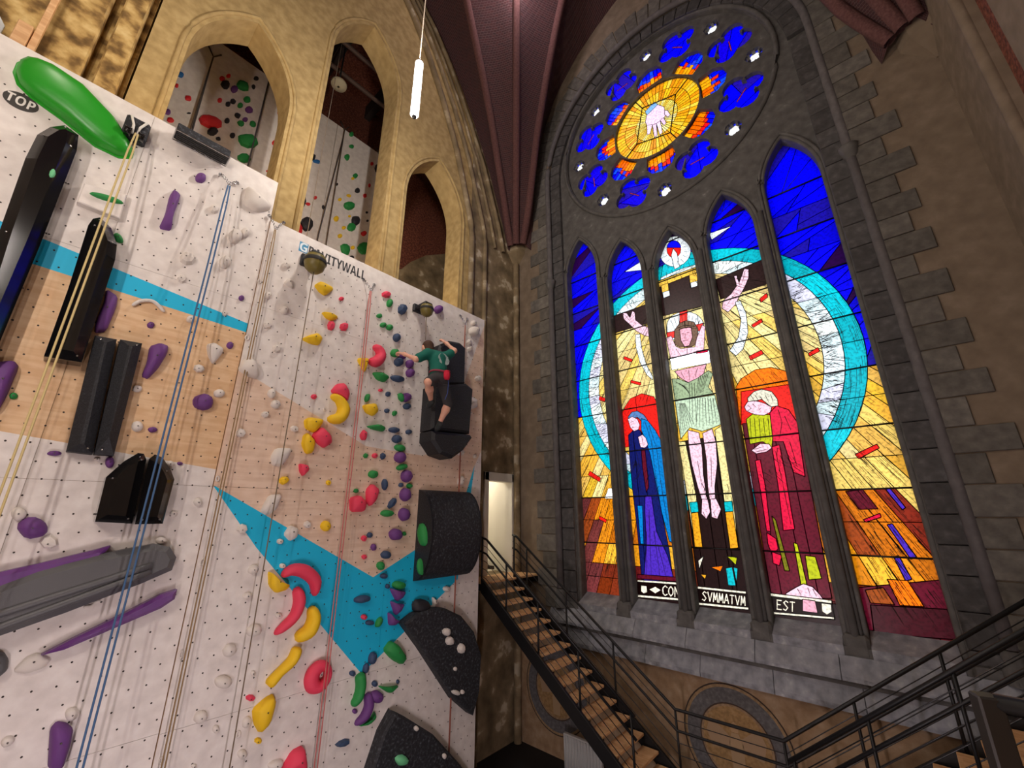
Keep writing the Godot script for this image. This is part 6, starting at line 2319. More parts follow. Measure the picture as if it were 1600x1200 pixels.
const LUMPS := [
	["U", 0.10, [0.261, 3.955, 0.311, 3.938, 0.344, 3.901, 0.329, 3.554, 0.353, 3.376, 0.235, 3.344, 0.253, 3.555, 0.240, 3.839], "big purple moulded hold on the upper white part of the left climbing panel"],
	["W", 0.12, [0.979, 4.516, 1.079, 4.506, 1.339, 4.392, 1.326, 4.314, 1.162, 4.174, 0.999, 4.214], "big white moulded hold on the upper white part of the left climbing panel"],
	["U", 0.10, [-0.023, 2.394, 0.087, 2.345, 0.102, 2.207, 0.086, 1.904, 0.001, 1.860, -0.017, 2.004, -0.005, 2.242], "big purple moulded hold, topmost on the plywood band of the left climbing panel"],
	["U", 0.12, [0.461, 1.858, 0.540, 1.924, 0.625, 1.911, 0.633, 1.815, 0.591, 1.619, 0.530, 1.472, 0.466, 1.486, 0.478, 1.666], "big purple moulded hold, second from top on the plywood band of the left climbing panel"],
	["W", 0.10, [0.972, 2.047, 1.046, 2.089, 1.160, 2.037, 1.154, 1.955, 1.087, 1.797, 1.013, 1.904], "big white moulded hold on the plywood band of the left climbing panel"],
	["W", 0.12, [1.353, 1.800, 1.389, 1.971, 1.508, 1.987, 1.594, 1.846, 1.591, 1.728, 1.467, 1.741], "big white moulded hold, second from top on the upper white part, right panel"],
	["U", 0.12, [-0.572, 1.367, -0.452, 1.421, -0.407, 1.368, -0.411, 1.059, -0.434, 0.871, -0.520, 1.036], "big purple moulded hold, third from top on the plywood band of the left climbing panel"],
	["W", 0.05, [0.194, -1.295, 0.252, -1.202, 0.322, -1.177, 0.426, -1.249, 0.394, -1.317, 0.286, -1.340], "big white moulded hold on the lower white part of the left climbing panel"],
	["A", 0.10, [0.041, -1.189, 0.056, -1.112, 0.110, -1.128, 0.156, -1.200, 0.168, -1.279, 0.130, -1.327, 0.069, -1.275], "big grey moulded hold on the lower white part of the left climbing panel"],
	["U", 0.14, [0.543, -1.815, 0.571, -1.767, 0.646, -1.799, 0.702, -1.864, 0.712, -1.963, 0.703, -2.166, 0.602, -2.130, 0.570, -1.964], "big purple moulded hold on the lower white part of the left climbing panel"],
	["W", 0.10, [1.934, 0.118, 1.986, 0.254, 2.140, 0.267, 2.107, 0.081, 2.015, -0.007, 1.918, 0.040], "big white moulded hold, third from top on the plywood band of the right climbing panel"],
	["W", 0.10, [1.922, 0.733, 1.964, 0.856, 2.172, 0.880, 2.144, 0.747, 2.068, 0.612, 1.955, 0.627], "big white moulded hold, second from top on the plywood band of the right climbing panel"],
	["W", 0.08, [2.237, -0.237, 2.297, -0.119, 2.419, -0.170, 2.412, -0.282, 2.330, -0.326], "big white moulded hold on the blue chevron of the right climbing panel"],
	["W", 0.06, [1.679, 3.231, 1.732, 3.342, 1.799, 3.318, 1.818, 3.197, 1.753, 3.211], "big white moulded hold, topmost on the upper white part of the right climbing panel"],
	["Y", 0.10, [2.100, 3.390, 2.184, 3.497, 2.415, 3.463, 2.286, 3.279, 2.191, 3.307], "big yellow moulded hold, topmost on the upper white part of the right climbing panel"],
	["Y", 0.10, [2.266, 2.992, 2.413, 3.027, 2.543, 2.987, 2.440, 2.903, 2.357, 2.916], "big yellow moulded hold, second from top on the upper white part, right panel"],
	["Y", 0.12, [2.041, 2.464, 2.130, 2.545, 2.259, 2.632, 2.347, 2.566, 2.315, 2.449, 2.193, 2.431], "big yellow moulded hold, third from top on the upper white part, right panel"],
	["Y", 0.12, [2.919, 2.418, 3.115, 2.475, 3.099, 2.324, 3.079, 2.207], "big yellow moulded hold, fourth from top on the upper white part, right panel"],
	["P", 0.14, [2.576, 1.779, 2.656, 1.920, 2.764, 1.956, 2.876, 1.815, 2.854, 1.665, 2.735, 1.712], "big pink moulded hold, topmost on the upper white part of the right climbing panel"],
	["Y", 0.12, [3.110, 1.674, 3.327, 1.750, 3.399, 1.623, 3.318, 1.523, 3.178, 1.561], "big yellow moulded hold, fifth from top on the upper white part, right panel"],
	["Y", 0.12, [2.265, 1.282, 2.328, 1.340, 2.532, 1.336, 2.524, 1.259, 2.433, 1.122, 2.300, 1.168], "big yellow moulded hold, topmost on the plywood band of the right climbing panel"],
	["Y", 0.10, [2.288, 1.074, 2.343, 1.119, 2.468, 1.007, 2.456, 0.841, 2.363, 0.813, 2.283, 0.938], "big yellow moulded hold, second from top on the plywood band of the right climbing panel"],
	["P", 0.14, [2.401, 1.090, 2.508, 1.237, 2.666, 1.127, 2.702, 1.008, 2.600, 0.921, 2.479, 0.990], "big pink moulded hold, topmost on the plywood band of the right climbing panel"],
	["P", 0.10, [2.288, 0.682, 2.411, 0.666, 2.439, 0.598, 2.366, 0.506, 2.313, 0.571], "big pink moulded hold, second from top on the plywood band of the right climbing panel"],
	["P", 0.13, [3.078, 0.246, 3.224, 0.296, 3.353, 0.188, 3.338, 0.048, 3.113, 0.046], "big pink moulded hold, fourth from top on the plywood band of the right climbing panel"],
	["P", 0.13, [3.330, 0.376, 3.416, 0.477, 3.548, 0.386, 3.511, 0.220, 3.425, 0.123, 3.353, 0.188], "big pink moulded hold, third from top on the plywood band of the right climbing panel"],
	["P", 0.07, [3.125, 1.192, 3.178, 1.291, 3.249, 1.250, 3.241, 1.126, 3.166, 1.117], "big pink moulded hold, second from top on the upper white part, right panel"],
	["G", 0.10, [3.211, 2.253, 3.384, 2.298, 3.549, 2.249, 3.462, 2.135, 3.317, 2.145], "big green moulded hold, topmost on the upper white part of the right climbing panel"],
	["G", 0.12, [3.215, 1.348, 3.423, 1.413, 3.556, 1.370, 3.528, 1.301, 3.320, 1.312], "big green moulded hold, second from top on the upper white part, right panel"],
	["U", 0.10, [3.882, -1.050, 4.034, -1.103, 4.188, -1.139, 4.138, -1.223, 4.027, -1.262], "big purple moulded hold, topmost on the blue chevron of the right climbing panel"],
	["U", 0.10, [3.912, -1.229, 4.053, -1.292, 4.181, -1.309, 4.121, -1.407, 4.024, -1.453], "big purple moulded hold, second from top on the blue chevron of the right climbing panel"],
	["U", 0.10, [3.894, -1.373, 3.981, -1.473, 4.122, -1.538, 4.037, -1.585, 3.925, -1.566], "big purple moulded hold, third from top on the blue chevron of the right climbing panel"],
	["G", 0.14, [3.862, -1.869, 3.968, -1.766, 4.107, -1.843, 4.286, -2.056, 4.203, -2.138, 4.016, -2.023], "big green moulded hold, topmost on the lower white part of the right climbing panel"],
	["G", 0.10, [3.817, -2.303, 4.020, -2.369, 4.194, -2.389, 4.040, -2.461], "big green moulded hold, second from top on the lower white part, right panel"],
	["G", 0.09, [3.576, -2.711, 3.760, -2.672, 3.811, -2.597, 3.850, -2.683, 3.739, -2.739], "big green moulded hold, third from top on the lower white part, right panel"],
	["Y", 0.12, [2.126, -0.669, 2.172, -0.681, 2.288, -0.795, 2.421, -0.854, 2.375, -0.908, 2.258, -0.931, 2.160, -0.833], "big yellow moulded hold, topmost on the lower white part of the right climbing panel"],
	["Y", 0.14, [2.322, -2.050, 2.410, -2.028, 2.453, -2.117, 2.418, -2.329, 2.321, -2.398, 2.240, -2.276, 2.201, -2.129], "big yellow moulded hold, second from top on the lower white part, right panel"],
	["P", 0.16, [2.615, -2.848, 2.725, -2.689, 2.858, -2.676, 2.931, -2.904, 2.907, -2.953], "big pink moulded hold on the lower white part of the right climbing panel"],
	["W", 0.08, [5.313, 2.257, 5.451, 2.313, 5.614, 2.279, 5.620, 2.129, 5.445, 2.028, 5.324, 2.019, 5.458, 2.152], "big white moulded hold, topmost on the plywood band of the right climbing panel"],
	["W", 0.06, [4.710, -1.268, 4.837, -1.371, 4.802, -1.442, 4.749, -1.444], "big white moulded hold on the lower white part of the right climbing panel"],
]
const SWEEPS := [
	["W", 0.10, [0.221, 2.279, 0.276, 2.360, 0.383, 2.396, 0.502, 2.309], [0.019, 0.020, 0.020, 0.021], "big white curved sausage hold on the plywood band of the left climbing panel"],
	["W", 0.05, [0.536, -0.842, 0.590, -0.845, 0.613, -0.809, 0.644, -0.807], [0.014, 0.019, 0.014, 0.014], "big white curved sausage hold on the lower white part of the left climbing panel"],
	["P", 0.13, [3.183, 2.703, 3.282, 2.675, 3.329, 2.573, 3.259, 2.448, 3.132, 2.434], [0.048, 0.073, 0.086, 0.096, 0.058], "big pink curved sausage hold on the upper white part of the right climbing panel"],
	["Y", 0.13, [2.595, 1.712, 2.719, 1.678, 2.808, 1.544, 2.757, 1.394, 2.595, 1.357], [0.049, 0.070, 0.091, 0.089, 0.057], "big yellow curved sausage hold on the upper white part of the right climbing panel"],
	["P", 0.14, [2.294, -0.736, 2.408, -0.671, 2.576, -0.709, 2.721, -0.840, 2.746, -1.013], [0.039, 0.073, 0.084, 0.078, 0.043], "big pink curved sausage hold on the blue chevron of the right climbing panel"],
	["P", 0.14, [2.490, -0.892, 2.554, -1.049, 2.518, -1.220, 2.397, -1.329, 2.310, -1.384], [0.057, 0.074, 0.065, 0.055, 0.023], "big pink curved sausage hold on the lower white part of the right climbing panel"],
	["Y", 0.14, [2.715, -1.146, 2.769, -1.282, 2.724, -1.422, 2.573, -1.474], [0.051, 0.086, 0.093, 0.065], "big yellow curved sausage hold, topmost on the lower white part of the right climbing panel"],
	["Y", 0.14, [2.613, -1.581, 2.572, -1.712, 2.440, -1.818, 2.329, -1.923], [0.066, 0.065, 0.054, 0.068], "big yellow curved sausage hold, second from top on the lower white part, right panel"],
	["G", 0.12, [3.517, -2.084, 3.554, -2.229, 3.524, -2.370, 3.449, -2.430], [0.070, 0.071, 0.070, 0.039], "big green curved sausage hold on the lower white part of the right climbing panel"],
	["U", 0.10, [3.665, -2.355, 3.711, -2.495, 3.657, -2.613, 3.525, -2.667], [0.052, 0.073, 0.072, 0.030], "big purple curved sausage hold on the lower white part of the right climbing panel"],
]
const AISLE_HOLDS := [
	["B", -0.278, 9.216, 0.216, 0.092, 114, 0.085, "large blue hold on the far wall seen through the left arch"],
	["B", -0.315, 8.671, 0.079, 0.040, 83, 0.034, "tiny blue hold, topmost on the far wall seen through the left arch"],
	["B", -0.024, 8.979, 0.085, 0.050, 76, 0.039, "tiny blue hold, second from top on the far wall seen through the left arch"],
	["B", -0.180, 8.372, 0.082, 0.043, 87, 0.036, "tiny blue hold, third from top on the far wall seen through the left arch"],
	["B", -0.109, 8.227, 0.079, 0.045, 80, 0.036, "tiny blue hold, fourth from top on the far wall seen through the left arch"],
	["B", -0.085, 7.756, 0.053, 0.030, 76, 0.024, "tiny blue hold, fifth from top on the far wall seen through the left arch"],
	["B", 2.893, 8.884, 0.113, 0.056, 33, 0.048, "tiny blue hold on the far wall seen through the middle arch"],
	["R", -0.026, 8.658, 0.061, 0.029, 87, 0.025, "tiny red hold, third from top on the far wall seen through the left arch"],
	["R", 0.201, 8.513, 0.083, 0.052, 77, 0.039, "tiny red hold, fourth from top on the far wall seen through the left arch"],
	["R", 0.049, 7.757, 0.071, 0.052, 65, 0.037, "tiny red hold, seventh from top on the far wall seen through the left arch"],
	["R", 0.695, 8.938, 0.079, 0.041, 78, 0.034, "tiny red hold, fifth from top on the far wall seen through the left arch"],
	["R", 0.725, 9.732, 0.075, 0.041, 74, 0.033, "tiny red hold, topmost on the far wall seen through the left arch"],
	["R", 0.631, 9.551, 0.084, 0.046, 75, 0.037, "tiny red hold, second from top on the far wall seen through the left arch"],
	["R", 0.647, 8.243, 0.228, 0.149, 39, 0.111, "large red hold on the far wall seen through the left arch"],
	["R", 1.905, 8.693, 0.100, 0.065, 65, 0.048, "small red hold on the far wall seen through the left arch"],
	["R", 1.989, 8.539, 0.065, 0.035, 57, 0.029, "tiny red hold, eighth from top on the far wall seen through the left arch"],
	["R", 1.855, 9.631, 0.086, 0.046, 68, 0.038, "tiny red hold, sixth from top on the far wall seen through the left arch"],
	["R", 1.893, 7.813, 0.054, 0.035, 28, 0.026, "tiny red hold, ninth from top on the far wall seen through the left arch"],
	["R", 2.670, 8.396, 0.052, 0.029, 81, 0.023, "tiny red hold, second from top on the far wall seen through the middle arch"],
	["R", 2.700, 8.090, 0.079, 0.052, 64, 0.038, "tiny red hold, third from top on the far wall seen through the middle arch"],
	["R", 2.713, 7.797, 0.086, 0.053, 70, 0.041, "tiny red hold, fifth from top on the far wall seen through the middle arch"],
	["R", 2.868, 7.503, 0.064, 0.045, 35, 0.032, "tiny red hold, eighth from top on the far wall seen through the middle arch"],
	["R", 2.676, 7.125, 0.093, 0.031, 103, 0.032, "tiny red hold, ninth from top on the far wall seen through the middle arch"],
	["R", 2.743, 6.692, 0.195, 0.104, 103, 0.085, "large red hold on the far wall seen through the middle arch"],
	["R", 4.376, 9.162, 0.080, 0.038, 86, 0.033, "tiny red hold, fourth from top on the far wall seen through the middle arch"],
	["R", 4.286, 8.732, 0.085, 0.051, 71, 0.040, "tiny red hold, sixth from top on the far wall seen through the middle arch"],
	["R", 4.366, 9.961, 0.079, 0.044, 72, 0.035, "tiny red hold, topmost on the far wall seen through the middle arch"],
	["R", 4.621, 10.357, 0.137, 0.064, 50, 0.056, "small red hold, topmost on the far wall seen through the middle arch"],
	["R", 4.393, 7.504, 0.113, 0.068, 48, 0.053, "small red hold, second from top on the far wall seen through the middle arch"],
	["R", 3.002, 7.794, 0.072, 0.044, 59, 0.034, "tiny red hold, seventh from top on the far wall seen through the middle arch"],
	["R", 4.703, 7.040, 0.080, 0.052, 48, 0.039, "tiny red hold, tenth from top on the far wall seen through the middle arch"],
	["K", 0.716, 9.436, 0.144, 0.078, 77, 0.064, "small black hold, topmost on the far wall seen through the left arch"],
	["K", 1.226, 10.173, 0.082, 0.050, 68, 0.038, "tiny black hold, topmost on the far wall seen through the left arch"],
	["K", 1.219, 9.888, 0.074, 0.041, 88, 0.033, "tiny black hold, second from top on the far wall seen through the left arch"],
	["K", 0.926, 9.123, 0.083, 0.053, 71, 0.040, "tiny black hold, third from top on the far wall seen through the left arch"],
	["K", 0.852, 8.971, 0.090, 0.048, 78, 0.039, "tiny black hold, fourth from top on the far wall seen through the left arch"],
	["K", 0.731, 8.040, 0.140, 0.080, 70, 0.064, "small black hold, third from top on the far wall seen through the left arch"],
	["K", 0.920, 8.528, 0.088, 0.048, 78, 0.039, "tiny black hold, seventh from top on the far wall seen through the left arch"],
	["K", 1.071, 8.822, 0.091, 0.054, 75, 0.042, "tiny black hold, sixth from top on the far wall seen through the left arch"],
	["K", 0.856, 7.944, 0.060, 0.043, 58, 0.031, "tiny black hold, ninth from top on the far wall seen through the left arch"],
	["K", 1.076, 8.226, 0.088, 0.053, 74, 0.041, "tiny black hold, eighth from top on the far wall seen through the left arch"],
	["K", 1.923, 9.587, 0.138, 0.050, 93, 0.050, "small black hold, second from top on the far wall seen through the left arch"],
	["K", 2.754, 8.925, 0.137, 0.075, 57, 0.061, "small black hold, topmost on the far wall seen through the middle arch"],
	["K", 2.728, 7.490, 0.195, 0.082, 92, 0.076, "small black hold, third from top on the far wall seen through the middle arch"],
	["K", 2.922, 6.933, 0.227, 0.147, 75, 0.109, "large black hold, third from top on the far wall seen through the middle arch"],
	["K", 3.238, 7.646, 0.063, 0.043, 90, 0.031, "tiny black hold, second from top on the far wall seen through the middle arch"],
	["K", 4.048, 8.748, 0.104, 0.069, 67, 0.051, "small black hold, second from top on the far wall seen through the middle arch"],
	["K", 4.582, 9.932, 0.181, 0.110, 78, 0.085, "large black hold, topmost on the far wall seen through the middle arch"],
	["K", 4.113, 7.763, 0.172, 0.114, 66, 0.084, "large black hold, second from top on the far wall seen through the middle arch"],
	["K", 4.615, 6.951, 0.083, 0.057, 59, 0.041, "tiny black hold, ninth from top on the far wall seen through the middle arch"],
	["K", 4.150, 6.584, 0.089, 0.062, 61, 0.044, "tiny black hold, tenth from top on the far wall seen through the middle arch"],
	["K", 0.281, 8.166, 0.047, 0.019, 51, 0.018, "tiny black hold, fifth from top on the far wall seen through the left arch"],
	["K", 3.476, 8.564, 0.061, 0.036, 66, 0.028, "tiny black hold, topmost on the far wall seen through the middle arch"],
	["K", 4.405, 8.228, 0.051, 0.032, 61, 0.024, "tiny black hold, third from top on the far wall seen through the middle arch"],
	["K", 4.729, 8.413, 0.053, 0.033, 60, 0.025, "tiny black hold, fourth from top on the far wall seen through the middle arch"],
	["K", 4.703, 8.283, 0.060, 0.036, 73, 0.028, "tiny black hold, fifth from top on the far wall seen through the middle arch"],
	["K", 4.455, 7.973, 0.050, 0.032, 61, 0.024, "tiny black hold, sixth from top on the far wall seen through the middle arch"],
	["K", 4.697, 7.966, 0.052, 0.033, 60, 0.025, "tiny black hold, seventh from top on the far wall seen through the middle arch"],
	["K", 4.673, 7.820, 0.051, 0.033, 60, 0.024, "tiny black hold, eighth from top on the far wall seen through the middle arch"],
	["U", -0.025, 7.917, 0.085, 0.045, 82, 0.037, "tiny purple hold, topmost on the far wall seen through the left arch"],
	["U", 0.889, 9.470, 0.125, 0.065, 77, 0.054, "small purple hold, topmost on the far wall seen through the left arch"],
	["U", 1.248, 9.168, 0.117, 0.078, 71, 0.057, "small purple hold, second from top on the far wall seen through the left arch"],
	["U", 1.225, 8.844, 0.083, 0.049, 73, 0.038, "tiny purple hold, second from top on the far wall seen through the left arch"],
	["G", 1.019, 9.705, 0.166, 0.118, 65, 0.084, "large green hold, topmost on the far wall seen through the left arch"],
	["G", 1.164, 9.415, 0.118, 0.067, 75, 0.053, "small green hold on the far wall seen through the left arch"],
	["G", 1.067, 9.137, 0.093, 0.049, 77, 0.041, "tiny green hold, topmost on the far wall seen through the left arch"],
	["G", 1.163, 8.670, 0.093, 0.064, 67, 0.046, "tiny green hold, second from top on the far wall seen through the left arch"],
	["G", 1.385, 8.849, 0.095, 0.067, 68, 0.048, "tiny green hold, third from top on the far wall seen through the left arch"],
	["G", 1.374, 8.307, 0.244, 0.159, 51, 0.118, "large green hold, second from top on the far wall seen through the left arch"],
	["G", 1.384, 7.800, 0.166, 0.106, 55, 0.080, "large green hold, third from top on the far wall seen through the left arch"],
	["G", 3.654, 10.491, 0.106, 0.056, 72, 0.046, "tiny green hold, topmost on the far wall seen through the middle arch"],
	["G", 3.706, 10.080, 0.091, 0.055, 52, 0.042, "tiny green hold, second from top on the far wall seen through the middle arch"],
	["G", 3.631, 9.621, 0.116, 0.076, 82, 0.056, "small green hold, topmost on the far wall seen through the middle arch"],
	["G", 3.935, 9.188, 0.105, 0.062, 64, 0.048, "small green hold, second from top on the far wall seen through the middle arch"],
	["G", 3.883, 8.109, 0.194, 0.126, 45, 0.094, "large green hold, topmost on the far wall seen through the middle arch"],
	["G", 4.034, 7.503, 0.159, 0.103, 58, 0.077, "small green hold, third from top on the far wall seen through the middle arch"],
	["G", 3.951, 6.739, 0.187, 0.133, 86, 0.095, "large green hold, third from top on the far wall seen through the middle arch"],
	["G", 4.431, 7.040, 0.219, 0.145, 71, 0.107, "large green hold, second from top on the far wall seen through the middle arch"],
	["Y", 3.601, 7.509, 0.102, 0.066, 65, 0.049, "small yellow hold on the far wall seen through the middle arch"],
	["Y", 3.833, 7.362, 0.075, 0.048, 54, 0.036, "tiny yellow hold, fifth from top on the far wall seen through the middle arch"],
	["Y", 3.767, 7.058, 0.084, 0.055, 55, 0.041, "tiny yellow hold, seventh from top on the far wall seen through the middle arch"],
	["Y", 3.841, 8.428, 0.076, 0.049, 35, 0.037, "tiny yellow hold, second from top on the far wall seen through the middle arch"],
	["Y", 3.621, 8.149, 0.071, 0.044, 65, 0.034, "tiny yellow hold, third from top on the far wall seen through the middle arch"],
	["Y", 3.940, 7.804, 0.055, 0.033, 51, 0.026, "tiny yellow hold, fourth from top on the far wall seen through the middle arch"],
	["Y", 4.671, 7.665, 0.086, 0.054, 19, 0.041, "tiny yellow hold, sixth from top on the far wall seen through the middle arch"],
	["Y", 4.146, 6.905, 0.075, 0.049, 51, 0.036, "tiny yellow hold, eighth from top on the far wall seen through the middle arch"],
	["Y", 3.875, 9.052, 0.065, 0.038, 65, 0.030, "tiny yellow hold, topmost on the far wall seen through the middle arch"],
]
const PAINT_LEFT := [
	["white_top", [-2.789, 5.050, 0.918, 12.318, 2.352, 2.325, 1.336, 2.483, -0.587, 2.742, -2.188, 2.956]],
	["blue stripe", [-2.188, 2.956, -0.587, 2.742, 1.336, 2.483, 2.352, 2.325, 2.352, 2.325, 1.360, 2.350, -0.568, 2.437, -2.059, 2.505]],
	["plywood band", [-2.059, 2.505, -0.568, 2.437, 1.360, 2.350, 2.355, 2.305, 2.631, 0.381, 1.325, 0.535, -0.372, 0.743, -1.594, 0.888]],
	["lower white part", [-1.594, 0.888, -0.372, 0.743, 1.325, 0.535, 2.631, 0.381, 3.620, -6.505, -0.283, -3.679]],
]
const PAINT_RIGHT := [
	["white", [1.362, 4.911, 5.774, 4.496, 5.786, 4.053, 5.293, 2.689, 4.912, 1.200, 4.345, 0.999, 3.582, 1.024, 3.263, 1.038, 1.793, 1.649, 1.363, 1.829]],
	["plywood", [1.363, 1.829, 1.793, 1.649, 3.263, 1.038, 3.582, 1.024, 4.345, 0.999, 4.912, 1.200, 5.293, 2.689, 5.786, 4.053, 5.824, 2.113, 5.811, 1.305, 5.594, 0.914, 5.399, 0.395, 4.992, -0.107, 4.366, -0.521, 3.604, -0.880, 1.353, 0.350]],
	["teal", [1.353, 0.350, 3.604, -0.880, 4.366, -0.521, 4.992, -0.107, 5.414, 0.407, 5.610, 0.966, 5.479, 0.059, 5.270, -1.074, 4.796, -1.365, 3.567, -2.104, 1.946, -0.377]],
	["white", [1.353, 0.350, 1.946, -0.377, 3.567, -2.104, 4.796, -1.365, 5.270, -1.074, 5.479, 0.059, 5.610, 0.966, 5.594, 0.914, 5.811, 1.305, 5.861, 2.120, 5.828, -4.780, 1.285, -2.840]],
]
const VOLUMES := [
	["black_gloss", 0.26, 0.080, [[-0.858, 3.749, -0.802, 3.904, -0.719, 4.002, -0.605, 3.960, -0.575, 3.764, -0.558, 2.564, -0.558, 1.500, -0.559, 0.618, -0.705, 0.599, -0.744, 1.349, -0.822, 2.570, -0.864, 3.435]], "long glossy black volume at the far left of the left panel"],
	["black_gloss", 0.24, 0.080, [[-0.305, 2.971, -0.290, 3.065, -0.244, 3.110, -0.138, 3.035, -0.052, 2.860, -0.028, 2.678, -0.014, 1.476, -0.272, 1.466, -0.279, 2.203]], "tapered glossy black volume with coloured reflections left of the blue rope"],
	["black_grit", 0.17, 0.075, [[0.013, 1.804, 0.182, 1.815, 0.268, 0.586, 0.083, 0.598], [0.207, 1.823, 0.387, 1.835, 0.426, 0.589, 0.281, 0.587]], "pair of long gritty black wedge volumes over the plywood band"],
	["black_gloss", 0.22, 0.070, [[0.412, 0.365, 0.508, 0.530, 0.601, 0.628, 0.649, 0.626, 0.682, 0.567, 0.706, -0.082, 0.427, -0.060], [0.702, 0.575, 0.740, 0.628, 0.812, 0.600, 0.904, 0.481, 0.959, 0.378, 0.953, -0.085, 0.728, -0.089]], "double glossy black arch-topped volume crossed by the blue rope"],
	["black_grit", 0.30, 0.050, [[4.358, 2.252, 4.339, 2.884, 4.387, 3.057, 4.594, 3.204, 4.869, 3.250, 5.025, 3.187, 5.034, 2.409], [4.261, 2.205, 5.032, 2.435, 5.222, 2.358, 5.167, 1.466, 4.256, 1.408], [4.258, 1.385, 5.152, 1.439, 5.203, 1.396, 4.993, 1.138, 4.732, 0.958, 4.455, 1.010, 4.259, 1.214]], "tall black volume stack that the climber holds on to"],
	["black_matt", 0.20, 0.030, [[4.090, -1.550, 4.300, -1.452, 4.567, -1.418, 4.869, -1.452, 5.227, -1.620, 5.535, -1.916, 5.718, -2.294, 5.693, -2.810, 5.561, -3.120, 5.158, -2.797, 4.465, -1.965]], "chalky black half-moon volume leaning right, above the lowest one"],
	["black_matt", 0.20, 0.030, [[4.038, -2.639, 4.196, -2.730, 4.739, -3.113, 5.275, -3.644, 5.704, -4.126, 3.675, -3.370, 3.781, -3.097, 3.878, -2.840]], "chalky black half-moon volume at the bottom edge of the right panel"],
]
const BARREL := [4.339, 5.414, -1.008, 0.420]
const GREEN_MACRO := [-1.186, 4.477, -1.191, 4.605, -1.157, 4.691, -1.093, 4.733, -0.992, 4.754, -0.727, 4.700, -0.407, 4.481, -0.195, 4.221, -0.192, 4.124, -0.286, 4.059, -0.479, 4.065, -0.764, 4.196, -1.023, 4.288, -1.132, 4.364]
const GREY_RAIL := [-0.214, -0.740, -0.048, -0.573, 0.156, -0.477, 0.514, -0.368, 0.941, -0.287, 1.074, -0.325, 1.152, -0.434, 1.139, -0.562, 0.916, -0.665, 0.409, -0.862, -0.137, -1.045]
const PURPLE_RAIL_A := [-0.206, -0.506, 0.143, -0.422, 0.504, -0.320, 0.599, -0.289, 0.555, -0.406, 0.318, -0.469, -0.035, -0.625, -0.162, -0.679]
const PURPLE_RAIL_B := [0.341, -1.191, 0.506, -1.101, 0.785, -0.963, 1.100, -0.795, 1.229, -0.761, 1.225, -0.854, 1.127, -0.927, 0.804, -1.051, 0.481, -1.174]
const DOUGHNUT := [2.919, -1.972, 0.174, 0.186]
const HOLDS_ON := [
	["W", 4.890, -1.789, 0.090, 0.057, 160, 0.065, 0.200, "upper one of two stacked white chips on the upper half-moon volume"],
	["W", 4.965, -1.930, 0.093, 0.064, 154, 0.069, 0.200, "lower one of two stacked white chips on the upper half-moon volume"],
	["W", 5.220, -2.089, 0.093, 0.071, 141, 0.073, 0.200, "oval white hold near the right rim of the upper half-moon volume"],
	["W", 5.110, -2.354, 0.044, 0.029, 152, 0.032, 0.200, "tiny white hold below the chips of the upper half-moon volume"],
	["W", 5.142, -2.685, 0.093, 0.033, 155, 0.050, 0.200, "flat white hold near the lower tip of the upper half-moon volume"],
	["W", 5.279, -2.712, 0.052, 0.033, 153, 0.037, 0.200, "round white hold at the lower tip of the upper half-moon volume"],
	["W", 4.405, -2.932, 0.051, 0.031, 147, 0.036, 0.200, "round white hold on the upper part of the lowest half-moon volume"],
	["W", 4.957, -3.442, 0.051, 0.033, 137, 0.037, 0.200, "white hold at the right rim of the lowest half-moon volume"],
	["G", 4.186, -3.224, 0.123, 0.059, 152, 0.077, 0.200, "pale green hold in the middle of the lowest half-moon volume"],
	["K", 4.473, -1.381, 0.174, 0.107, 164, 0.123, 0.040, "rounded dark grey hold on top of the upper half-moon volume"],
	["G", -0.657, 3.341, 0.057, 0.021, 92, 0.031, 0.260, "small mint green hold on the long black volume"],
]

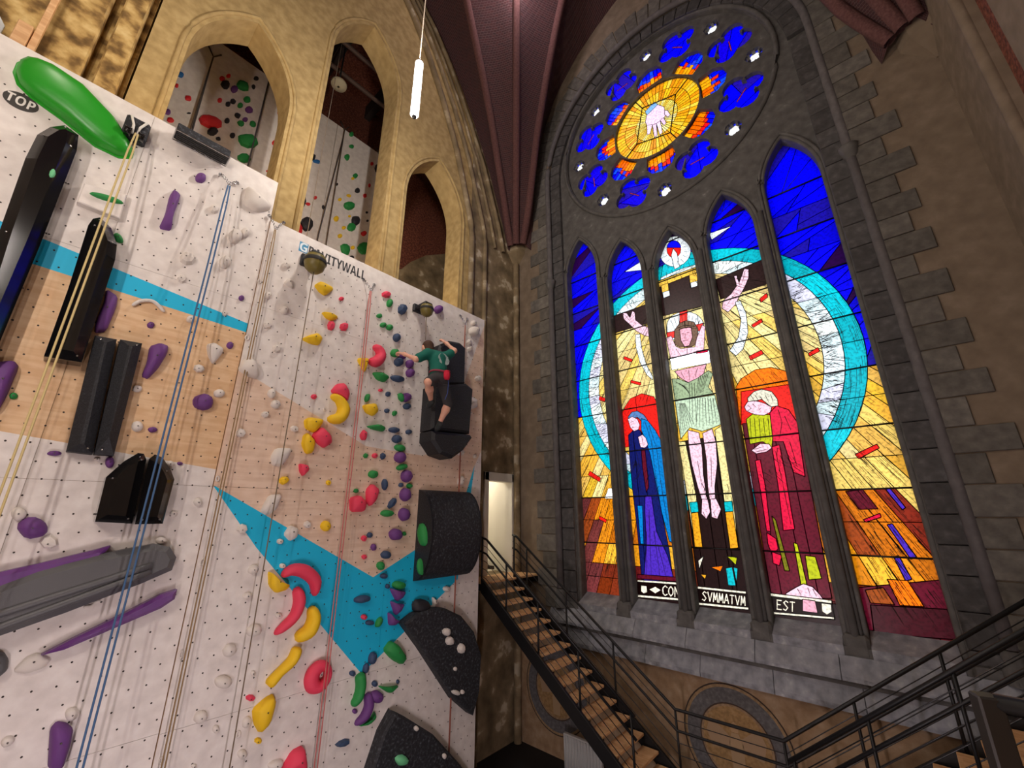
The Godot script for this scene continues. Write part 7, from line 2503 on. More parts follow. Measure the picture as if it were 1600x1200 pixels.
const FIGURES := {
	1: [
		[235, 30, 26, 0, [-5.081, 0.978, -4.809, 0.802, -4.848, 0.720, -5.138, 0.894]],
		[235, 30, 26, 0, [-4.902, -0.011, -4.733, -0.091, -4.754, -0.158, -4.923, -0.079]],
		[235, 30, 26, 0, [-4.700, 2.711, -4.551, 2.635, -4.575, 2.546, -4.724, 2.620]],
		[255, 255, 255, 0, [-4.746, 0.354, -4.633, 0.570, -4.492, 0.564, -4.511, 0.348]],
	],
	2: [
		[236, 246, 250, 0, [-3.776, 5.726, -3.314, 5.827, -3.323, 5.582]],
		[42, 24, 26, 0, [-4.322, 4.650, -3.169, 4.666, -3.208, 4.176, -4.323, 4.200]],
		[244, 196, 210, 0, [-3.924, 4.652, -3.827, 4.618, -3.742, 4.470, -3.679, 4.617, -3.619, 4.562, -3.623, 4.363, -3.483, 4.185, -3.325, 4.070, -3.348, 3.854, -3.463, 3.921, -3.634, 4.087, -3.775, 4.297, -3.907, 4.475]],
		[236, 246, 250, 0, [-3.659, 3.997, -3.550, 3.980, -3.542, 3.610, -3.477, 3.206, -3.361, 2.907, -3.371, 2.820, -3.488, 2.966, -3.619, 3.303, -3.675, 3.679]],
		[235, 30, 26, 0, [-4.198, 2.146, -4.069, 2.348, -3.929, 2.503, -3.648, 2.568, -3.383, 2.443, -3.276, 2.140, -3.325, 1.462, -4.262, 1.426]],
		[235, 30, 26, 0, [-3.976, 3.537, -3.780, 3.407, -3.817, 3.353, -4.013, 3.483]],
		[235, 30, 26, 0, [-3.873, 2.931, -3.638, 2.819, -3.659, 2.763, -3.894, 2.874]],
		[20, 28, 90, 0, [-4.053, 1.688, -3.922, 1.785, -3.775, 1.765, -3.629, 1.497, -3.560, 1.085, -3.510, 0.311, -3.415, -0.648, -3.403, -1.167, -4.037, -1.225, -4.041, -0.312, -4.068, 0.587, -4.069, 1.197]],
		[84, 120, 170, 0, [-4.030, 2.090, -3.928, 2.191, -3.791, 2.198, -3.653, 2.089, -3.579, 1.963, -3.674, 1.893, -3.805, 2.055, -3.975, 2.023]],
		[10, 120, 190, 0, [-3.720, 2.013, -3.581, 1.949, -3.435, 1.720, -3.325, 1.462, -3.291, 1.063, -3.350, 0.556, -3.279, 0.062, -3.276, -0.526, -3.395, -0.485, -3.486, 0.063, -3.548, 0.693, -3.601, 1.222, -3.657, 1.500, -3.746, 1.761]],
		[244, 196, 210, 0, [-4.034, 2.047, -3.923, 2.088, -3.809, 2.013, -3.764, 1.877, -3.803, 1.783, -3.910, 1.755, -3.991, 1.852]],
		[244, 196, 210, 0, [-3.834, 1.618, -3.727, 1.661, -3.662, 1.583, -3.622, 1.428, -3.699, 1.368, -3.798, 1.392]],
		[92, 16, 34, 0, [-3.788, 1.349, -3.702, 1.341, -3.699, 0.571, -3.768, 0.445, -3.798, 0.971]],
		[10, 120, 190, 0, [-3.991, 0.193, -3.878, 0.192, -3.927, -0.554, -3.996, -0.556]],
		[72, 40, 170, 0, [-3.802, 0.382, -3.665, 0.378, -3.632, -0.303, -3.454, -0.765, -3.381, -1.187, -3.999, -1.244, -3.873, -0.551, -3.836, 0.065]],
		[92, 16, 34, 0, [-4.123, -1.127, -3.324, -1.115, -3.309, -1.191, -4.131, -1.210]],
		[30, 18, 20, 0, [-4.289, -1.271, -3.193, -1.213, -3.207, -1.775, -4.341, -1.822]],
		[240, 232, 206, 0, [-4.133, -1.233, -3.262, -1.198, -3.267, -1.242, -4.137, -1.269]],
		[14, 12, 12, 0, [-4.137, -1.269, -3.267, -1.242, -3.272, -1.468, -4.160, -1.503]],
		[240, 232, 206, 0, [-4.160, -1.503, -3.272, -1.468, -3.278, -1.512, -4.165, -1.549]],
		[240, 232, 206, 1, [-4.062, -1.331, -3.955, -1.332, -3.953, -1.434, -4.022, -1.465, -4.072, -1.436]],
		[240, 232, 206, 1, [-3.895, -1.383, -3.772, -1.325, -3.675, -1.371, -3.784, -1.439]],
		[240, 232, 206, 1, [-3.527, -1.309, -3.571, -1.278, -3.584, -1.292, -3.540, -1.323]],
		[240, 232, 206, 1, [-3.574, -1.278, -3.627, -1.320, -3.616, -1.331, -3.564, -1.290]],
		[240, 232, 206, 1, [-3.624, -1.316, -3.643, -1.377, -3.625, -1.378, -3.606, -1.317]],
		[240, 232, 206, 1, [-3.642, -1.370, -3.638, -1.430, -3.619, -1.425, -3.623, -1.365]],
		[240, 232, 206, 1, [-3.640, -1.426, -3.597, -1.466, -3.582, -1.453, -3.624, -1.413]],
		[240, 232, 206, 1, [-3.594, -1.466, -3.542, -1.434, -3.550, -1.420, -3.602, -1.452]],
		[240, 232, 206, 1, [-3.465, -1.279, -3.515, -1.329, -3.502, -1.338, -3.453, -1.288]],
		[240, 232, 206, 1, [-3.512, -1.324, -3.527, -1.376, -3.509, -1.377, -3.494, -1.325]],
		[240, 232, 206, 1, [-3.526, -1.369, -3.524, -1.420, -3.505, -1.416, -3.507, -1.364]],
		[240, 232, 206, 1, [-3.525, -1.415, -3.488, -1.463, -3.472, -1.452, -3.509, -1.404]],
		[240, 232, 206, 1, [-3.481, -1.463, -3.431, -1.412, -3.444, -1.403, -3.493, -1.453]],
		[240, 232, 206, 1, [-3.434, -1.417, -3.420, -1.366, -3.438, -1.365, -3.452, -1.417]],
		[240, 232, 206, 1, [-3.421, -1.373, -3.423, -1.322, -3.441, -1.326, -3.439, -1.377]],
		[240, 232, 206, 1, [-3.421, -1.327, -3.458, -1.278, -3.474, -1.289, -3.437, -1.338]],
		[240, 232, 206, 1, [-3.399, -1.456, -3.378, -1.281, -3.396, -1.283, -3.417, -1.459]],
		[240, 232, 206, 1, [-3.398, -1.287, -3.340, -1.460, -3.322, -1.452, -3.380, -1.279]],
		[240, 232, 206, 1, [-3.324, -1.455, -3.302, -1.281, -3.321, -1.283, -3.342, -1.457]],
	],
	3: [
		[42, 24, 26, 0, [-3.025, 5.144, -2.056, 5.138, -2.120, 4.186, -2.978, 4.242]],
		[238, 188, 70, 0, [-2.996, 5.132, -2.083, 5.134, -2.087, 5.008, -2.983, 4.976]],
		[238, 188, 70, 0, [-2.935, 5.006, -2.772, 5.006, -2.781, 4.683, -2.926, 4.690]],
		[238, 188, 70, 0, [-2.304, 5.005, -2.129, 4.994, -2.171, 4.681, -2.315, 4.707]],
		[236, 246, 250, 0, [-2.926, 4.821, -2.766, 4.807, -2.767, 4.678, -2.914, 4.669]],
		[236, 246, 250, 0, [-2.301, 4.813, -2.155, 4.800, -2.171, 4.681, -2.304, 4.687]],
		[0, 178, 186, 0, [-2.998, 5.388, -2.834, 5.487, -2.934, 5.140, -3.025, 5.144]],
		[0, 178, 186, 0, [-2.267, 5.612, -2.093, 5.463, -2.110, 5.340, -2.239, 5.400]],
		[236, 246, 250, 0, [-2.197, 5.562, -2.233, 5.456, -2.298, 5.376, -2.385, 5.328, -2.486, 5.317, -2.593, 5.345, -2.694, 5.410, -2.781, 5.507, -2.844, 5.627, -2.876, 5.758, -2.873, 5.886, -2.834, 5.998, -2.765, 6.082, -2.672, 6.129, -2.565, 6.135, -2.457, 6.100, -2.356, 6.028, -2.274, 5.927, -2.218, 5.809, -2.191, 5.683]],
		[235, 30, 26, 0, [-2.396, 5.708, -2.422, 5.625, -2.473, 5.573, -2.538, 5.561, -2.606, 5.593, -2.662, 5.662, -2.697, 5.756, -2.701, 5.856, -2.675, 5.942, -2.623, 5.995, -2.556, 6.005, -2.488, 5.971, -2.432, 5.900, -2.400, 5.806]],
		[10, 10, 250, 0, [-2.696, 5.901, -2.673, 5.966, -2.631, 6.009, -2.577, 6.024, -2.519, 6.010, -2.465, 5.968, -2.422, 5.905, -2.396, 5.829, -2.391, 5.753]],
		[236, 246, 250, 0, [-2.557, 5.821, -2.490, 5.652, -2.477, 5.293, -2.593, 5.279, -2.620, 5.662]],
		[240, 222, 150, 0, [-2.927, 4.177, -2.108, 4.182, -2.136, 3.791, -2.940, 3.823]],
		[236, 246, 250, 0, [-2.924, 3.916, -2.916, 4.006, -2.883, 4.085, -2.825, 4.148, -2.748, 4.189, -2.657, 4.207, -2.559, 4.200, -2.461, 4.170, -2.369, 4.119, -2.290, 4.051, -2.228, 3.970, -2.187, 3.883, -2.168, 3.794, -2.174, 3.709, -2.223, 3.528, -2.947, 3.641]],
		[235, 30, 26, 0, [-2.612, 4.209, -2.449, 4.198, -2.483, 3.935, -2.645, 3.943]],
		[235, 30, 26, 0, [-2.940, 3.823, -2.745, 3.808, -2.763, 3.662, -2.944, 3.670]],
		[235, 30, 26, 0, [-2.352, 3.818, -2.173, 3.803, -2.247, 3.637, -2.355, 3.700]],
		[98, 70, 52, 0, [-2.770, 3.831, -2.643, 3.958, -2.505, 3.973, -2.355, 3.893, -2.288, 3.709, -2.358, 3.381, -2.478, 3.357, -2.699, 3.405, -2.809, 3.510]],
		[226, 160, 176, 0, [-2.660, 3.826, -2.421, 3.795, -2.425, 3.560, -2.513, 3.396, -2.606, 3.393, -2.666, 3.558]],
		[244, 196, 210, 0, [-2.968, 3.708, -2.853, 3.719, -2.787, 3.459, -2.689, 3.372, -2.403, 3.336, -2.340, 3.520, -2.203, 3.769, -2.146, 3.721, -2.237, 3.246, -2.233, 3.090, -2.913, 3.109, -2.941, 3.338]],
		[255, 255, 255, 0, [-2.940, 3.226, -2.145, 3.186, -2.158, 2.918, -2.931, 2.953]],
		[214, 16, 60, 0, [-2.391, 3.232, -2.166, 3.219, -2.174, 3.158, -2.398, 3.177]],
		[226, 160, 176, 0, [-2.882, 2.913, -2.233, 2.910, -2.344, 2.648, -2.629, 2.601, -2.794, 2.749]],
		[150, 170, 132, 0, [-2.955, 2.757, -2.810, 2.725, -2.641, 2.603, -2.443, 2.656, -2.216, 2.768, -2.143, 2.683, -2.264, 2.428, -2.179, 2.265, -2.946, 2.276]],
		[190, 212, 180, 0, [-2.947, 2.263, -2.169, 2.250, -2.153, 1.950, -2.103, 1.665, -2.344, 1.599, -2.503, 1.569, -2.723, 1.676, -2.928, 1.468, -2.941, 1.880]],
		[30, 18, 20, 0, [-2.959, 1.420, -2.113, 1.444, -2.143, -1.347, -2.955, -1.327]],
		[240, 222, 150, 0, [-2.985, 1.423, -2.846, 1.407, -2.776, 0.352, -2.785, -0.572, -2.925, -0.590, -2.944, 0.357]],
		[240, 222, 150, 0, [-2.267, 1.563, -2.118, 1.642, -2.117, 0.673, -2.177, -0.544, -2.314, -0.561, -2.290, 0.395]],
		[236, 160, 30, 0, [-2.913, 0.037, -2.780, 0.060, -2.785, -0.572, -2.925, -0.590]],
		[236, 160, 30, 0, [-2.307, 0.057, -2.175, 0.079, -2.177, -0.544, -2.314, -0.561]],
		[0, 178, 186, 0, [-2.923, 0.237, -2.766, 0.246, -2.768, 0.059, -2.911, 0.049]],
		[0, 178, 186, 0, [-2.302, 0.236, -2.161, 0.245, -2.166, 0.068, -2.307, 0.057]],
		[244, 196, 210, 0, [-2.767, 1.630, -2.566, 1.552, -2.547, 1.247, -2.590, 0.761, -2.589, 0.347, -2.578, 0.265, -2.681, 0.267, -2.728, 0.529, -2.780, 0.958, -2.792, 1.337]],
		[244, 196, 210, 0, [-2.497, 1.530, -2.310, 1.594, -2.279, 1.317, -2.314, 0.921, -2.417, 0.515, -2.442, 0.262, -2.543, 0.264, -2.542, 0.520, -2.499, 0.996]],
		[244, 196, 210, 0, [-2.678, 0.291, -2.574, 0.288, -2.561, 0.058, -2.647, -0.066, -2.726, 0.025]],
		[244, 196, 210, 0, [-2.529, 0.287, -2.426, 0.296, -2.366, 0.102, -2.456, -0.065, -2.551, -0.032]],
		[240, 232, 206, 1, [-2.895, -0.798, -2.780, -0.703, -2.843, -0.838, -2.893, -0.949]],
		[250, 116, 10, 1, [-2.695, -0.891, -2.474, -0.854, -2.530, -0.952]],
		[176, 182, 20, 1, [-2.386, -0.691, -2.222, -0.702, -2.261, -0.829]],
		[0, 178, 186, 1, [-2.437, -0.893, -2.329, -0.864, -2.312, -1.158, -2.437, -1.170]],
		[0, 178, 186, 1, [-2.308, -0.863, -2.238, -0.878, -2.297, -1.126]],
		[236, 160, 30, 1, [-2.891, -1.024, -2.780, -1.025, -2.813, -1.102]],
		[30, 18, 20, 0, [-3.024, -1.334, -2.084, -1.282, -2.129, -1.858, -3.101, -1.913]],
		[240, 232, 206, 0, [-2.965, -1.233, -2.164, -1.232, -2.170, -1.272, -2.971, -1.276]],
		[14, 12, 12, 0, [-2.971, -1.276, -2.170, -1.272, -2.165, -1.485, -3.001, -1.499]],
		[240, 232, 206, 0, [-3.001, -1.499, -2.163, -1.475, -2.170, -1.515, -3.006, -1.542]],
		[240, 232, 206, 1, [-2.818, -1.324, -2.855, -1.301, -2.866, -1.315, -2.829, -1.338]],
		[240, 232, 206, 1, [-2.858, -1.302, -2.901, -1.342, -2.890, -1.352, -2.847, -1.312]],
		[240, 232, 206, 1, [-2.901, -1.345, -2.848, -1.423, -2.833, -1.412, -2.886, -1.334]],
		[240, 232, 206, 1, [-2.846, -1.406, -2.887, -1.459, -2.874, -1.466, -2.833, -1.413]],
		[240, 232, 206, 1, [-2.868, -1.453, -2.906, -1.431, -2.918, -1.446, -2.879, -1.467]],
		[240, 232, 206, 1, [-2.807, -1.309, -2.791, -1.465, -2.774, -1.460, -2.790, -1.304]],
		[240, 232, 206, 1, [-2.777, -1.463, -2.717, -1.308, -2.733, -1.306, -2.792, -1.462]],
		[240, 232, 206, 1, [-2.718, -1.462, -2.685, -1.307, -2.701, -1.308, -2.734, -1.463]],
		[240, 232, 206, 1, [-2.703, -1.310, -2.693, -1.428, -2.676, -1.423, -2.686, -1.305]],
		[240, 232, 206, 1, [-2.679, -1.427, -2.635, -1.309, -2.650, -1.307, -2.694, -1.425]],
		[240, 232, 206, 1, [-2.652, -1.309, -2.664, -1.463, -2.648, -1.460, -2.636, -1.307]],
		[240, 232, 206, 1, [-2.626, -1.462, -2.593, -1.308, -2.609, -1.309, -2.642, -1.462]],
		[240, 232, 206, 1, [-2.611, -1.311, -2.601, -1.428, -2.585, -1.423, -2.594, -1.306]],
		[240, 232, 206, 1, [-2.588, -1.427, -2.544, -1.310, -2.559, -1.308, -2.603, -1.425]],
		[240, 232, 206, 1, [-2.561, -1.310, -2.573, -1.463, -2.557, -1.460, -2.545, -1.308]],
		[240, 232, 206, 1, [-2.537, -1.462, -2.479, -1.310, -2.494, -1.309, -2.552, -1.461]],
		[240, 232, 206, 1, [-2.496, -1.312, -2.483, -1.464, -2.467, -1.458, -2.480, -1.307]],
		[240, 232, 206, 1, [-2.529, -1.415, -2.478, -1.415, -2.474, -1.399, -2.525, -1.399]],
		[240, 232, 206, 1, [-2.414, -1.460, -2.391, -1.310, -2.406, -1.311, -2.429, -1.462]],
		[240, 232, 206, 1, [-2.438, -1.328, -2.367, -1.329, -2.363, -1.313, -2.434, -1.313]],
		[240, 232, 206, 1, [-2.353, -1.314, -2.341, -1.463, -2.326, -1.458, -2.338, -1.309]],
		[240, 232, 206, 1, [-2.328, -1.462, -2.271, -1.313, -2.285, -1.311, -2.343, -1.460]],
		[240, 232, 206, 1, [-2.274, -1.460, -2.241, -1.312, -2.256, -1.312, -2.289, -1.461]],
		[240, 232, 206, 1, [-2.257, -1.314, -2.250, -1.428, -2.235, -1.423, -2.242, -1.310]],
		[240, 232, 206, 1, [-2.237, -1.426, -2.195, -1.313, -2.209, -1.311, -2.252, -1.425]],
		[240, 232, 206, 1, [-2.211, -1.314, -2.224, -1.462, -2.209, -1.459, -2.196, -1.311]],
	],
	4: [
		[236, 246, 250, 0, [-1.777, 5.816, -1.324, 5.772, -1.749, 5.638]],
		[42, 24, 26, 0, [-1.808, 4.686, -0.834, 4.777, -0.905, 4.224, -1.778, 4.208]],
		[244, 196, 210, 0, [-1.463, 4.616, -1.414, 4.625, -1.396, 4.440, -1.261, 4.707, -1.188, 4.660, -1.216, 4.482, -1.325, 4.295, -1.427, 4.162, -1.520, 4.011, -1.681, 3.883, -1.783, 4.005, -1.735, 4.163, -1.578, 4.250, -1.450, 4.389]],
		[236, 246, 250, 0, [-1.525, 4.056, -1.433, 4.050, -1.377, 3.748, -1.407, 3.348, -1.545, 3.040, -1.683, 2.944, -1.778, 3.077, -1.582, 3.306, -1.484, 3.646]],
		[235, 30, 26, 0, [-1.109, 3.970, -0.978, 4.045, -0.970, 3.959, -1.101, 3.884]],
		[235, 30, 26, 0, [-1.330, 3.485, -1.144, 3.559, -1.134, 3.489, -1.307, 3.424]],
		[235, 30, 26, 0, [-1.471, 2.875, -1.245, 2.944, -1.227, 2.861, -1.452, 2.792]],
		[250, 116, 10, 0, [-1.778, 2.327, -1.667, 2.470, -1.409, 2.589, -1.151, 2.576, -0.942, 2.453, -0.872, 2.197, -0.945, 1.475, -1.824, 1.600]],
		[235, 30, 26, 0, [-1.705, 2.223, -0.890, 2.201, -0.945, 1.475, -1.803, 1.597]],
		[92, 16, 34, 0, [-1.778, 1.618, -0.927, 1.573, -0.983, -1.203, -1.796, -1.297]],
		[176, 182, 20, 0, [-1.702, 1.691, -1.584, 1.769, -1.287, 1.710, -1.329, 1.346, -1.386, 1.126, -1.504, 1.253, -1.712, 1.230]],
		[214, 16, 60, 0, [-1.311, 1.749, -1.193, 1.858, -1.025, 1.760, -0.937, 1.519, -0.959, 1.190, -0.993, 0.608, -1.140, 0.690, -1.197, 1.217, -1.348, 1.235]],
		[214, 16, 60, 0, [-1.382, 1.148, -1.262, 1.169, -1.262, 0.677, -1.281, 0.052, -1.284, -0.218, -1.450, -0.242, -1.401, 0.471]],
		[214, 16, 60, 0, [-1.678, 0.928, -1.595, 0.943, -1.592, 0.479, -1.638, -0.256, -1.696, -0.258, -1.679, 0.428]],
		[214, 16, 60, 0, [-1.699, -0.278, -1.575, -0.376, -1.574, -0.535, -1.681, -0.620, -1.711, -0.461]],
		[214, 16, 60, 0, [-1.674, -0.580, -1.536, -0.631, -1.600, -0.791, -1.686, -0.758]],
		[214, 210, 186, 0, [-1.619, 2.081, -1.497, 2.181, -1.367, 2.204, -1.217, 2.125, -1.154, 1.970, -1.164, 1.853, -1.274, 1.849, -1.398, 2.015, -1.548, 1.994, -1.625, 1.910]],
		[244, 196, 210, 0, [-1.698, 1.923, -1.631, 2.009, -1.503, 2.010, -1.370, 1.938, -1.264, 1.847, -1.299, 1.759, -1.407, 1.717, -1.545, 1.751, -1.621, 1.800, -1.678, 1.846]],
		[244, 196, 210, 0, [-1.710, 1.114, -1.549, 1.223, -1.413, 1.197, -1.386, 1.126, -1.475, 1.067, -1.638, 1.049]],
		[112, 110, 20, 0, [-1.578, -0.009, -1.532, -0.070, -1.468, -0.858, -1.540, -0.864]],
		[176, 182, 20, 0, [-1.339, -0.426, -1.289, -0.444, -1.268, -1.082, -1.351, -1.072]],
		[176, 182, 20, 0, [-1.216, -0.613, -1.083, -0.624, -1.060, -0.935, -1.231, -0.969]],
		[244, 196, 210, 0, [-1.581, -1.198, -1.433, -1.099, -1.318, -1.032, -1.199, -1.066, -1.121, -1.175, -1.098, -1.225, -1.588, -1.236]],
		[30, 18, 20, 0, [-1.947, -1.315, -0.904, -1.272, -0.877, -1.820, -2.065, -2.030]],
		[240, 232, 206, 0, [-1.837, -1.217, -0.989, -1.230, -0.997, -1.274, -1.845, -1.265]],
		[14, 12, 12, 0, [-1.845, -1.265, -0.997, -1.274, -1.001, -1.456, -1.884, -1.496]],
		[240, 232, 206, 0, [-1.884, -1.496, -1.001, -1.456, -1.008, -1.491, -1.890, -1.534]],
		[226, 160, 176, 0, [-1.367, -1.257, -1.203, -1.264, -1.202, -1.432, -1.399, -1.432]],
		[240, 232, 206, 1, [-1.127, -1.290, -1.017, -1.294, -1.027, -1.391, -1.090, -1.434, -1.139, -1.397]],
		[240, 232, 206, 1, [-1.741, -1.455, -1.715, -1.304, -1.729, -1.306, -1.754, -1.457]],
		[240, 232, 206, 1, [-1.729, -1.320, -1.663, -1.321, -1.659, -1.307, -1.725, -1.306]],
		[240, 232, 206, 1, [-1.740, -1.385, -1.686, -1.385, -1.682, -1.371, -1.736, -1.370]],
		[240, 232, 206, 1, [-1.752, -1.455, -1.686, -1.455, -1.682, -1.440, -1.748, -1.440]],
		[240, 232, 206, 1, [-1.569, -1.324, -1.602, -1.303, -1.611, -1.315, -1.578, -1.337]],
		[240, 232, 206, 1, [-1.604, -1.303, -1.645, -1.340, -1.638, -1.350, -1.597, -1.313]],
		[240, 232, 206, 1, [-1.646, -1.344, -1.599, -1.418, -1.586, -1.408, -1.634, -1.334]],
		[240, 232, 206, 1, [-1.596, -1.403, -1.636, -1.452, -1.627, -1.459, -1.587, -1.410]],
		[240, 232, 206, 1, [-1.621, -1.447, -1.656, -1.427, -1.665, -1.440, -1.630, -1.460]],
		[240, 232, 206, 1, [-1.533, -1.456, -1.506, -1.308, -1.520, -1.309, -1.546, -1.457]],
		[240, 232, 206, 1, [-1.552, -1.325, -1.482, -1.326, -1.478, -1.312, -1.548, -1.310]],
	],
	5: [
		[235, 30, 26, 0, [-0.566, 2.695, -0.416, 2.762, -0.403, 2.687, -0.559, 2.633]],
		[235, 30, 26, 0, [-0.285, 0.911, 0.002, 1.040, 0.020, 0.979, -0.253, 0.838]],
		[214, 16, 60, 0, [-0.382, -0.063, -0.172, 0.029, -0.169, -0.026, -0.359, -0.099]],
		[92, 16, 34, 0, [-0.514, 0.354, -0.300, 0.375, -0.180, 0.092, -0.405, 0.085]],
		[72, 40, 170, 0, [-0.036, 0.365, 0.017, 0.381, 0.126, 0.107, 0.084, 0.072]],
		[72, 40, 170, 0, [-0.127, -0.133, -0.067, -0.114, 0.095, -0.554, 0.028, -0.591]],
		[72, 40, 170, 0, [-0.149, -0.568, -0.090, -0.548, -0.016, -0.850, -0.088, -0.881]],
		[92, 16, 34, 0, [-0.642, -1.019, 0.338, -0.818, 0.307, -1.465, -0.625, -1.575]],
		[150, 70, 20, 0, [-0.560, -1.044, -0.349, -0.989, -0.271, -1.202, -0.536, -1.210]],
		[250, 116, 10, 0, [-0.283, -0.874, -0.066, -0.871, 0.032, -1.187, -0.218, -1.203]],
		[60, 16, 24, 0, [-0.541, -1.235, 0.253, -1.190, 0.289, -1.541, -0.576, -1.607]],
	],
}
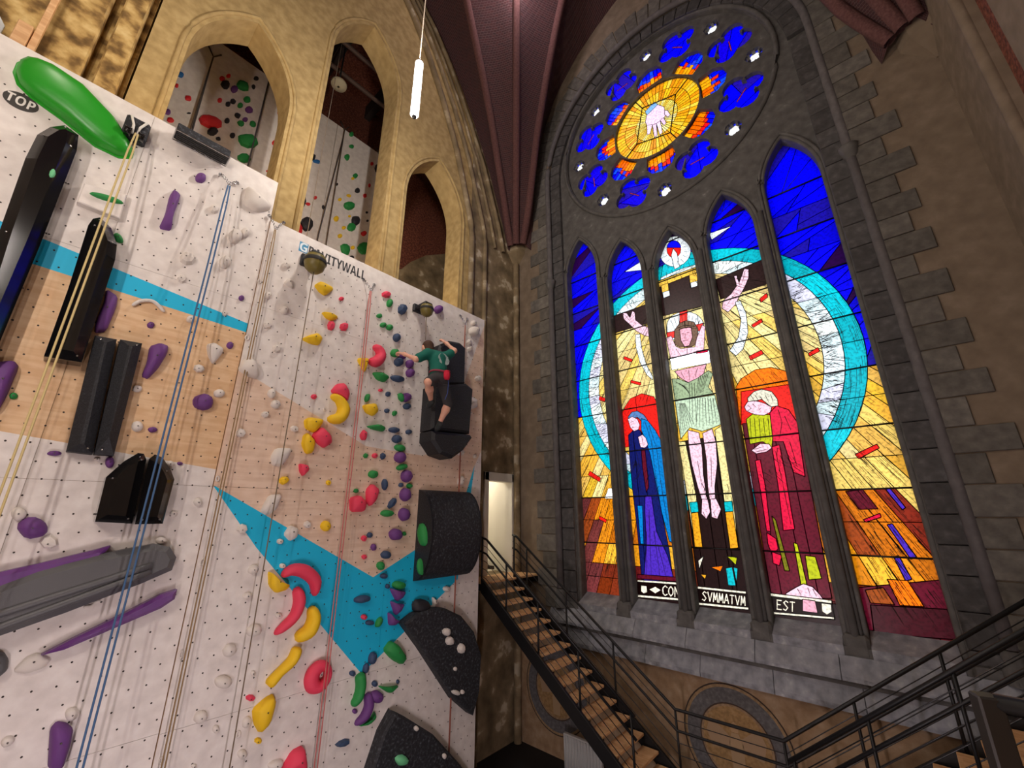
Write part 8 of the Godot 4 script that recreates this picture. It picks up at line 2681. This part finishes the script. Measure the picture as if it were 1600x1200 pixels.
const PAINTED := [
	[2, 0.012, [-3.981, 1.966, -3.903, 1.983]],
	[2, 0.012, [-3.945, 1.860, -3.887, 1.837]],
	[2, 0.012, [-3.746, 1.621, -3.738, 1.413]],
	[2, 0.012, [-3.642, 1.916, -3.544, 1.487, -3.534, 0.821, -3.486, 0.063]],
	[2, 0.012, [-3.562, 1.848, -3.449, 1.341, -3.441, 0.687, -3.384, -0.178]],
	[2, 0.012, [-3.946, 1.533, -3.855, 0.975]],
	[2, 0.012, [-3.928, 1.116, -3.880, 0.449]],
	[2, 0.012, [-3.753, 0.064, -3.835, -1.195]],
	[2, 0.012, [-3.685, -0.304, -3.653, -1.178]],
	[2, 0.012, [-3.633, -0.541, -3.527, -1.178]],
	[2, 0.012, [-3.812, 4.596, -3.732, 4.400]],
	[2, 0.012, [-3.865, 4.563, -3.766, 4.394]],
	[2, 0.012, [-3.847, -0.308, -3.942, -1.204]],
	[2, 0.012, [-3.636, 3.909, -3.543, 3.897]],
	[2, 0.012, [-3.608, 3.782, -3.522, 3.775]],
	[2, 0.012, [-3.580, 3.656, -3.500, 3.655]],
	[2, 0.012, [-3.553, 3.532, -3.479, 3.537]],
	[2, 0.012, [-3.526, 3.409, -3.458, 3.419]],
	[2, 0.012, [-3.499, 3.288, -3.437, 3.303]],
	[2, 0.012, [-3.472, 3.168, -3.416, 3.188]],
	[2, 0.012, [-3.446, 3.049, -3.396, 3.074]],
	[2, 0.012, [-3.420, 2.932, -3.376, 2.961]],
	[3, 0.012, [-2.335, 5.628, -2.229, 5.578]],
	[3, 0.012, [-2.367, 5.534, -2.277, 5.442]],
	[3, 0.012, [-2.429, 5.476, -2.373, 5.359]],
	[3, 0.012, [-2.511, 5.465, -2.500, 5.346]],
	[3, 0.012, [-2.597, 5.505, -2.635, 5.407]],
	[3, 0.012, [-2.669, 5.587, -2.750, 5.531]],
	[3, 0.012, [-2.714, 5.698, -2.823, 5.696]],
	[3, 0.012, [-2.721, 5.814, -2.836, 5.869]],
	[3, 0.012, [-2.689, 5.911, -2.786, 6.012]],
	[3, 0.012, [-2.624, 5.970, -2.684, 6.096]],
	[3, 0.012, [-2.539, 5.979, -2.551, 6.103]],
	[3, 0.012, [-2.453, 5.935, -2.415, 6.034]],
	[3, 0.012, [-2.382, 5.850, -2.304, 5.905]],
	[3, 0.012, [-2.341, 5.741, -2.238, 5.742]],
	[3, 0.012, [-2.635, 3.698, -2.581, 3.696]],
	[3, 0.012, [-2.527, 3.695, -2.461, 3.689]],
	[3, 0.012, [-2.555, 3.688, -2.582, 3.578]],
	[3, 0.012, [-2.628, 3.532, -2.509, 3.526]],
	[3, 0.018, [-2.711, 3.858, -2.544, 3.880, -2.343, 3.785]],
	[3, 0.014, [-2.690, 3.806, -2.498, 3.820, -2.326, 3.720]],
	[3, 0.012, [-2.560, 3.336, -2.600, 3.130]],
	[3, 0.012, [-2.794, 3.402, -2.709, 3.217, -2.592, 3.186]],
	[3, 0.012, [-2.524, 3.211, -2.364, 3.239]],
	[3, 0.012, [-2.594, 2.872, -2.598, 2.636]],
	[3, 0.012, [-2.754, 2.854, -2.694, 2.699]],
	[3, 0.012, [-2.414, 2.871, -2.490, 2.681]],
	[3, 0.012, [-2.884, 2.670, -2.668, 2.498]],
	[3, 0.012, [-2.416, 2.664, -2.511, 2.331]],
	[3, 0.012, [-2.853, 2.649, -2.659, 2.464]],
	[3, 0.012, [-2.377, 2.676, -2.486, 2.334]],
	[3, 0.012, [-2.822, 2.629, -2.651, 2.429]],
	[3, 0.012, [-2.338, 2.688, -2.461, 2.337]],
	[3, 0.012, [-2.792, 2.608, -2.643, 2.394]],
	[3, 0.012, [-2.300, 2.699, -2.435, 2.340]],
	[3, 0.012, [-2.761, 2.587, -2.634, 2.360]],
	[3, 0.012, [-2.261, 2.711, -2.410, 2.343]],
	[3, 0.012, [-2.731, 2.567, -2.626, 2.326]],
	[3, 0.012, [-2.223, 2.722, -2.385, 2.346]],
	[3, 0.012, [-2.861, 2.206, -2.910, 1.610]],
	[3, 0.012, [-2.498, 2.247, -2.601, 1.660]],
	[3, 0.012, [-2.845, 2.203, -2.864, 1.630]],
	[3, 0.012, [-2.449, 2.238, -2.536, 1.663]],
	[3, 0.012, [-2.828, 2.200, -2.818, 1.650]],
	[3, 0.012, [-2.401, 2.229, -2.471, 1.667]],
	[3, 0.012, [-2.812, 2.197, -2.772, 1.670]],
	[3, 0.012, [-2.353, 2.220, -2.407, 1.671]],
	[3, 0.012, [-2.795, 2.194, -2.727, 1.690]],
	[3, 0.012, [-2.306, 2.211, -2.343, 1.674]],
	[3, 0.012, [-2.778, 2.191, -2.681, 1.710]],
	[3, 0.012, [-2.259, 2.202, -2.280, 1.678]],
	[3, 0.012, [-2.762, 2.188, -2.636, 1.729]],
	[3, 0.012, [-2.213, 2.193, -2.218, 1.682]],
	[3, 0.012, [-2.616, 2.598, -2.710, 1.779]],
	[3, 0.012, [-2.566, 2.587, -2.648, 1.770]],
	[3, 0.012, [-2.517, 2.576, -2.587, 1.761]],
	[3, 0.012, [-2.686, 1.388, -2.626, 1.293]],
	[3, 0.012, [-2.425, 1.358, -2.359, 1.326]],
	[3, 0.012, [-2.664, 1.010, -2.646, 0.525]],
	[3, 0.012, [-2.410, 1.050, -2.474, 0.517]],
	[3, 0.012, [-2.687, 0.059, -2.665, -0.032]],
	[3, 0.012, [-2.505, 0.058, -2.484, -0.032]],
	[3, 0.012, [-2.822, 4.095, -2.766, 3.860]],
	[3, 0.012, [-2.739, 4.114, -2.705, 3.876]],
	[3, 0.012, [-2.657, 4.126, -2.645, 3.886]],
	[3, 0.012, [-2.577, 4.126, -2.587, 3.887]],
	[3, 0.012, [-2.501, 4.109, -2.531, 3.876]],
	[3, 0.012, [-2.428, 4.074, -2.477, 3.851]],
	[3, 0.012, [-2.358, 4.024, -2.425, 3.815]],
	[3, 0.012, [-2.290, 3.962, -2.375, 3.770]],
	[3, 0.012, [-2.225, 3.894, -2.326, 3.720]],
	[4, 0.012, [-1.412, 4.564, -1.393, 4.381]],
	[4, 0.012, [-1.259, 4.647, -1.341, 4.418]],
	[4, 0.012, [-1.538, 4.205, -1.695, 4.031]],
	[4, 0.012, [-1.500, 3.989, -1.411, 3.971]],
	[4, 0.012, [-1.483, 3.849, -1.395, 3.831]],
	[4, 0.012, [-1.473, 3.712, -1.385, 3.696]],
	[4, 0.012, [-1.475, 3.581, -1.388, 3.566]],
	[4, 0.012, [-1.492, 3.456, -1.405, 3.442]],
	[4, 0.012, [-1.524, 3.336, -1.437, 3.323]],
	[4, 0.012, [-1.569, 3.221, -1.481, 3.209]],
	[4, 0.012, [-1.623, 3.108, -1.535, 3.097]],
	[4, 0.012, [-1.566, 2.145, -1.507, 1.987]],
	[4, 0.012, [-1.638, 1.694, -1.681, 1.296]],
	[4, 0.012, [-1.488, 2.106, -1.436, 1.974]],
	[4, 0.012, [-1.567, 1.683, -1.606, 1.287]],
	[4, 0.012, [-1.411, 2.066, -1.366, 1.961]],
	[4, 0.012, [-1.496, 1.672, -1.532, 1.279]],
	[4, 0.012, [-1.327, 2.074, -1.297, 1.948]],
	[4, 0.012, [-1.426, 1.661, -1.459, 1.270]],
	[4, 0.012, [-1.244, 2.082, -1.229, 1.936]],
	[4, 0.012, [-1.357, 1.651, -1.387, 1.262]],
	[4, 0.012, [-1.640, 1.949, -1.587, 1.879, -1.657, 1.842]],
	[4, 0.012, [-1.554, 1.958, -1.504, 1.877]],
	[4, 0.012, [-1.469, 1.835, -1.423, 1.863]],
	[4, 0.012, [-1.176, 1.785, -1.158, 1.551, -1.243, 1.279]],
	[4, 0.012, [-1.101, 1.657, -1.051, 1.400]],
	[4, 0.012, [-1.104, 1.207, -1.071, 0.770]],
	[4, 0.012, [-1.338, 1.065, -1.327, 0.467, -1.325, -0.149]],
	[4, 0.012, [-1.666, 1.132, -1.499, 1.161]],
	[4, 0.012, [-1.633, 1.083, -1.467, 1.112]],
	[4, 0.012, [-1.410, -1.115, -1.374, -1.203]],
	[4, 0.012, [-1.268, -1.082, -1.255, -1.190]],
	[4, 0.012, [-1.204, -1.094, -1.174, -1.198]],
]
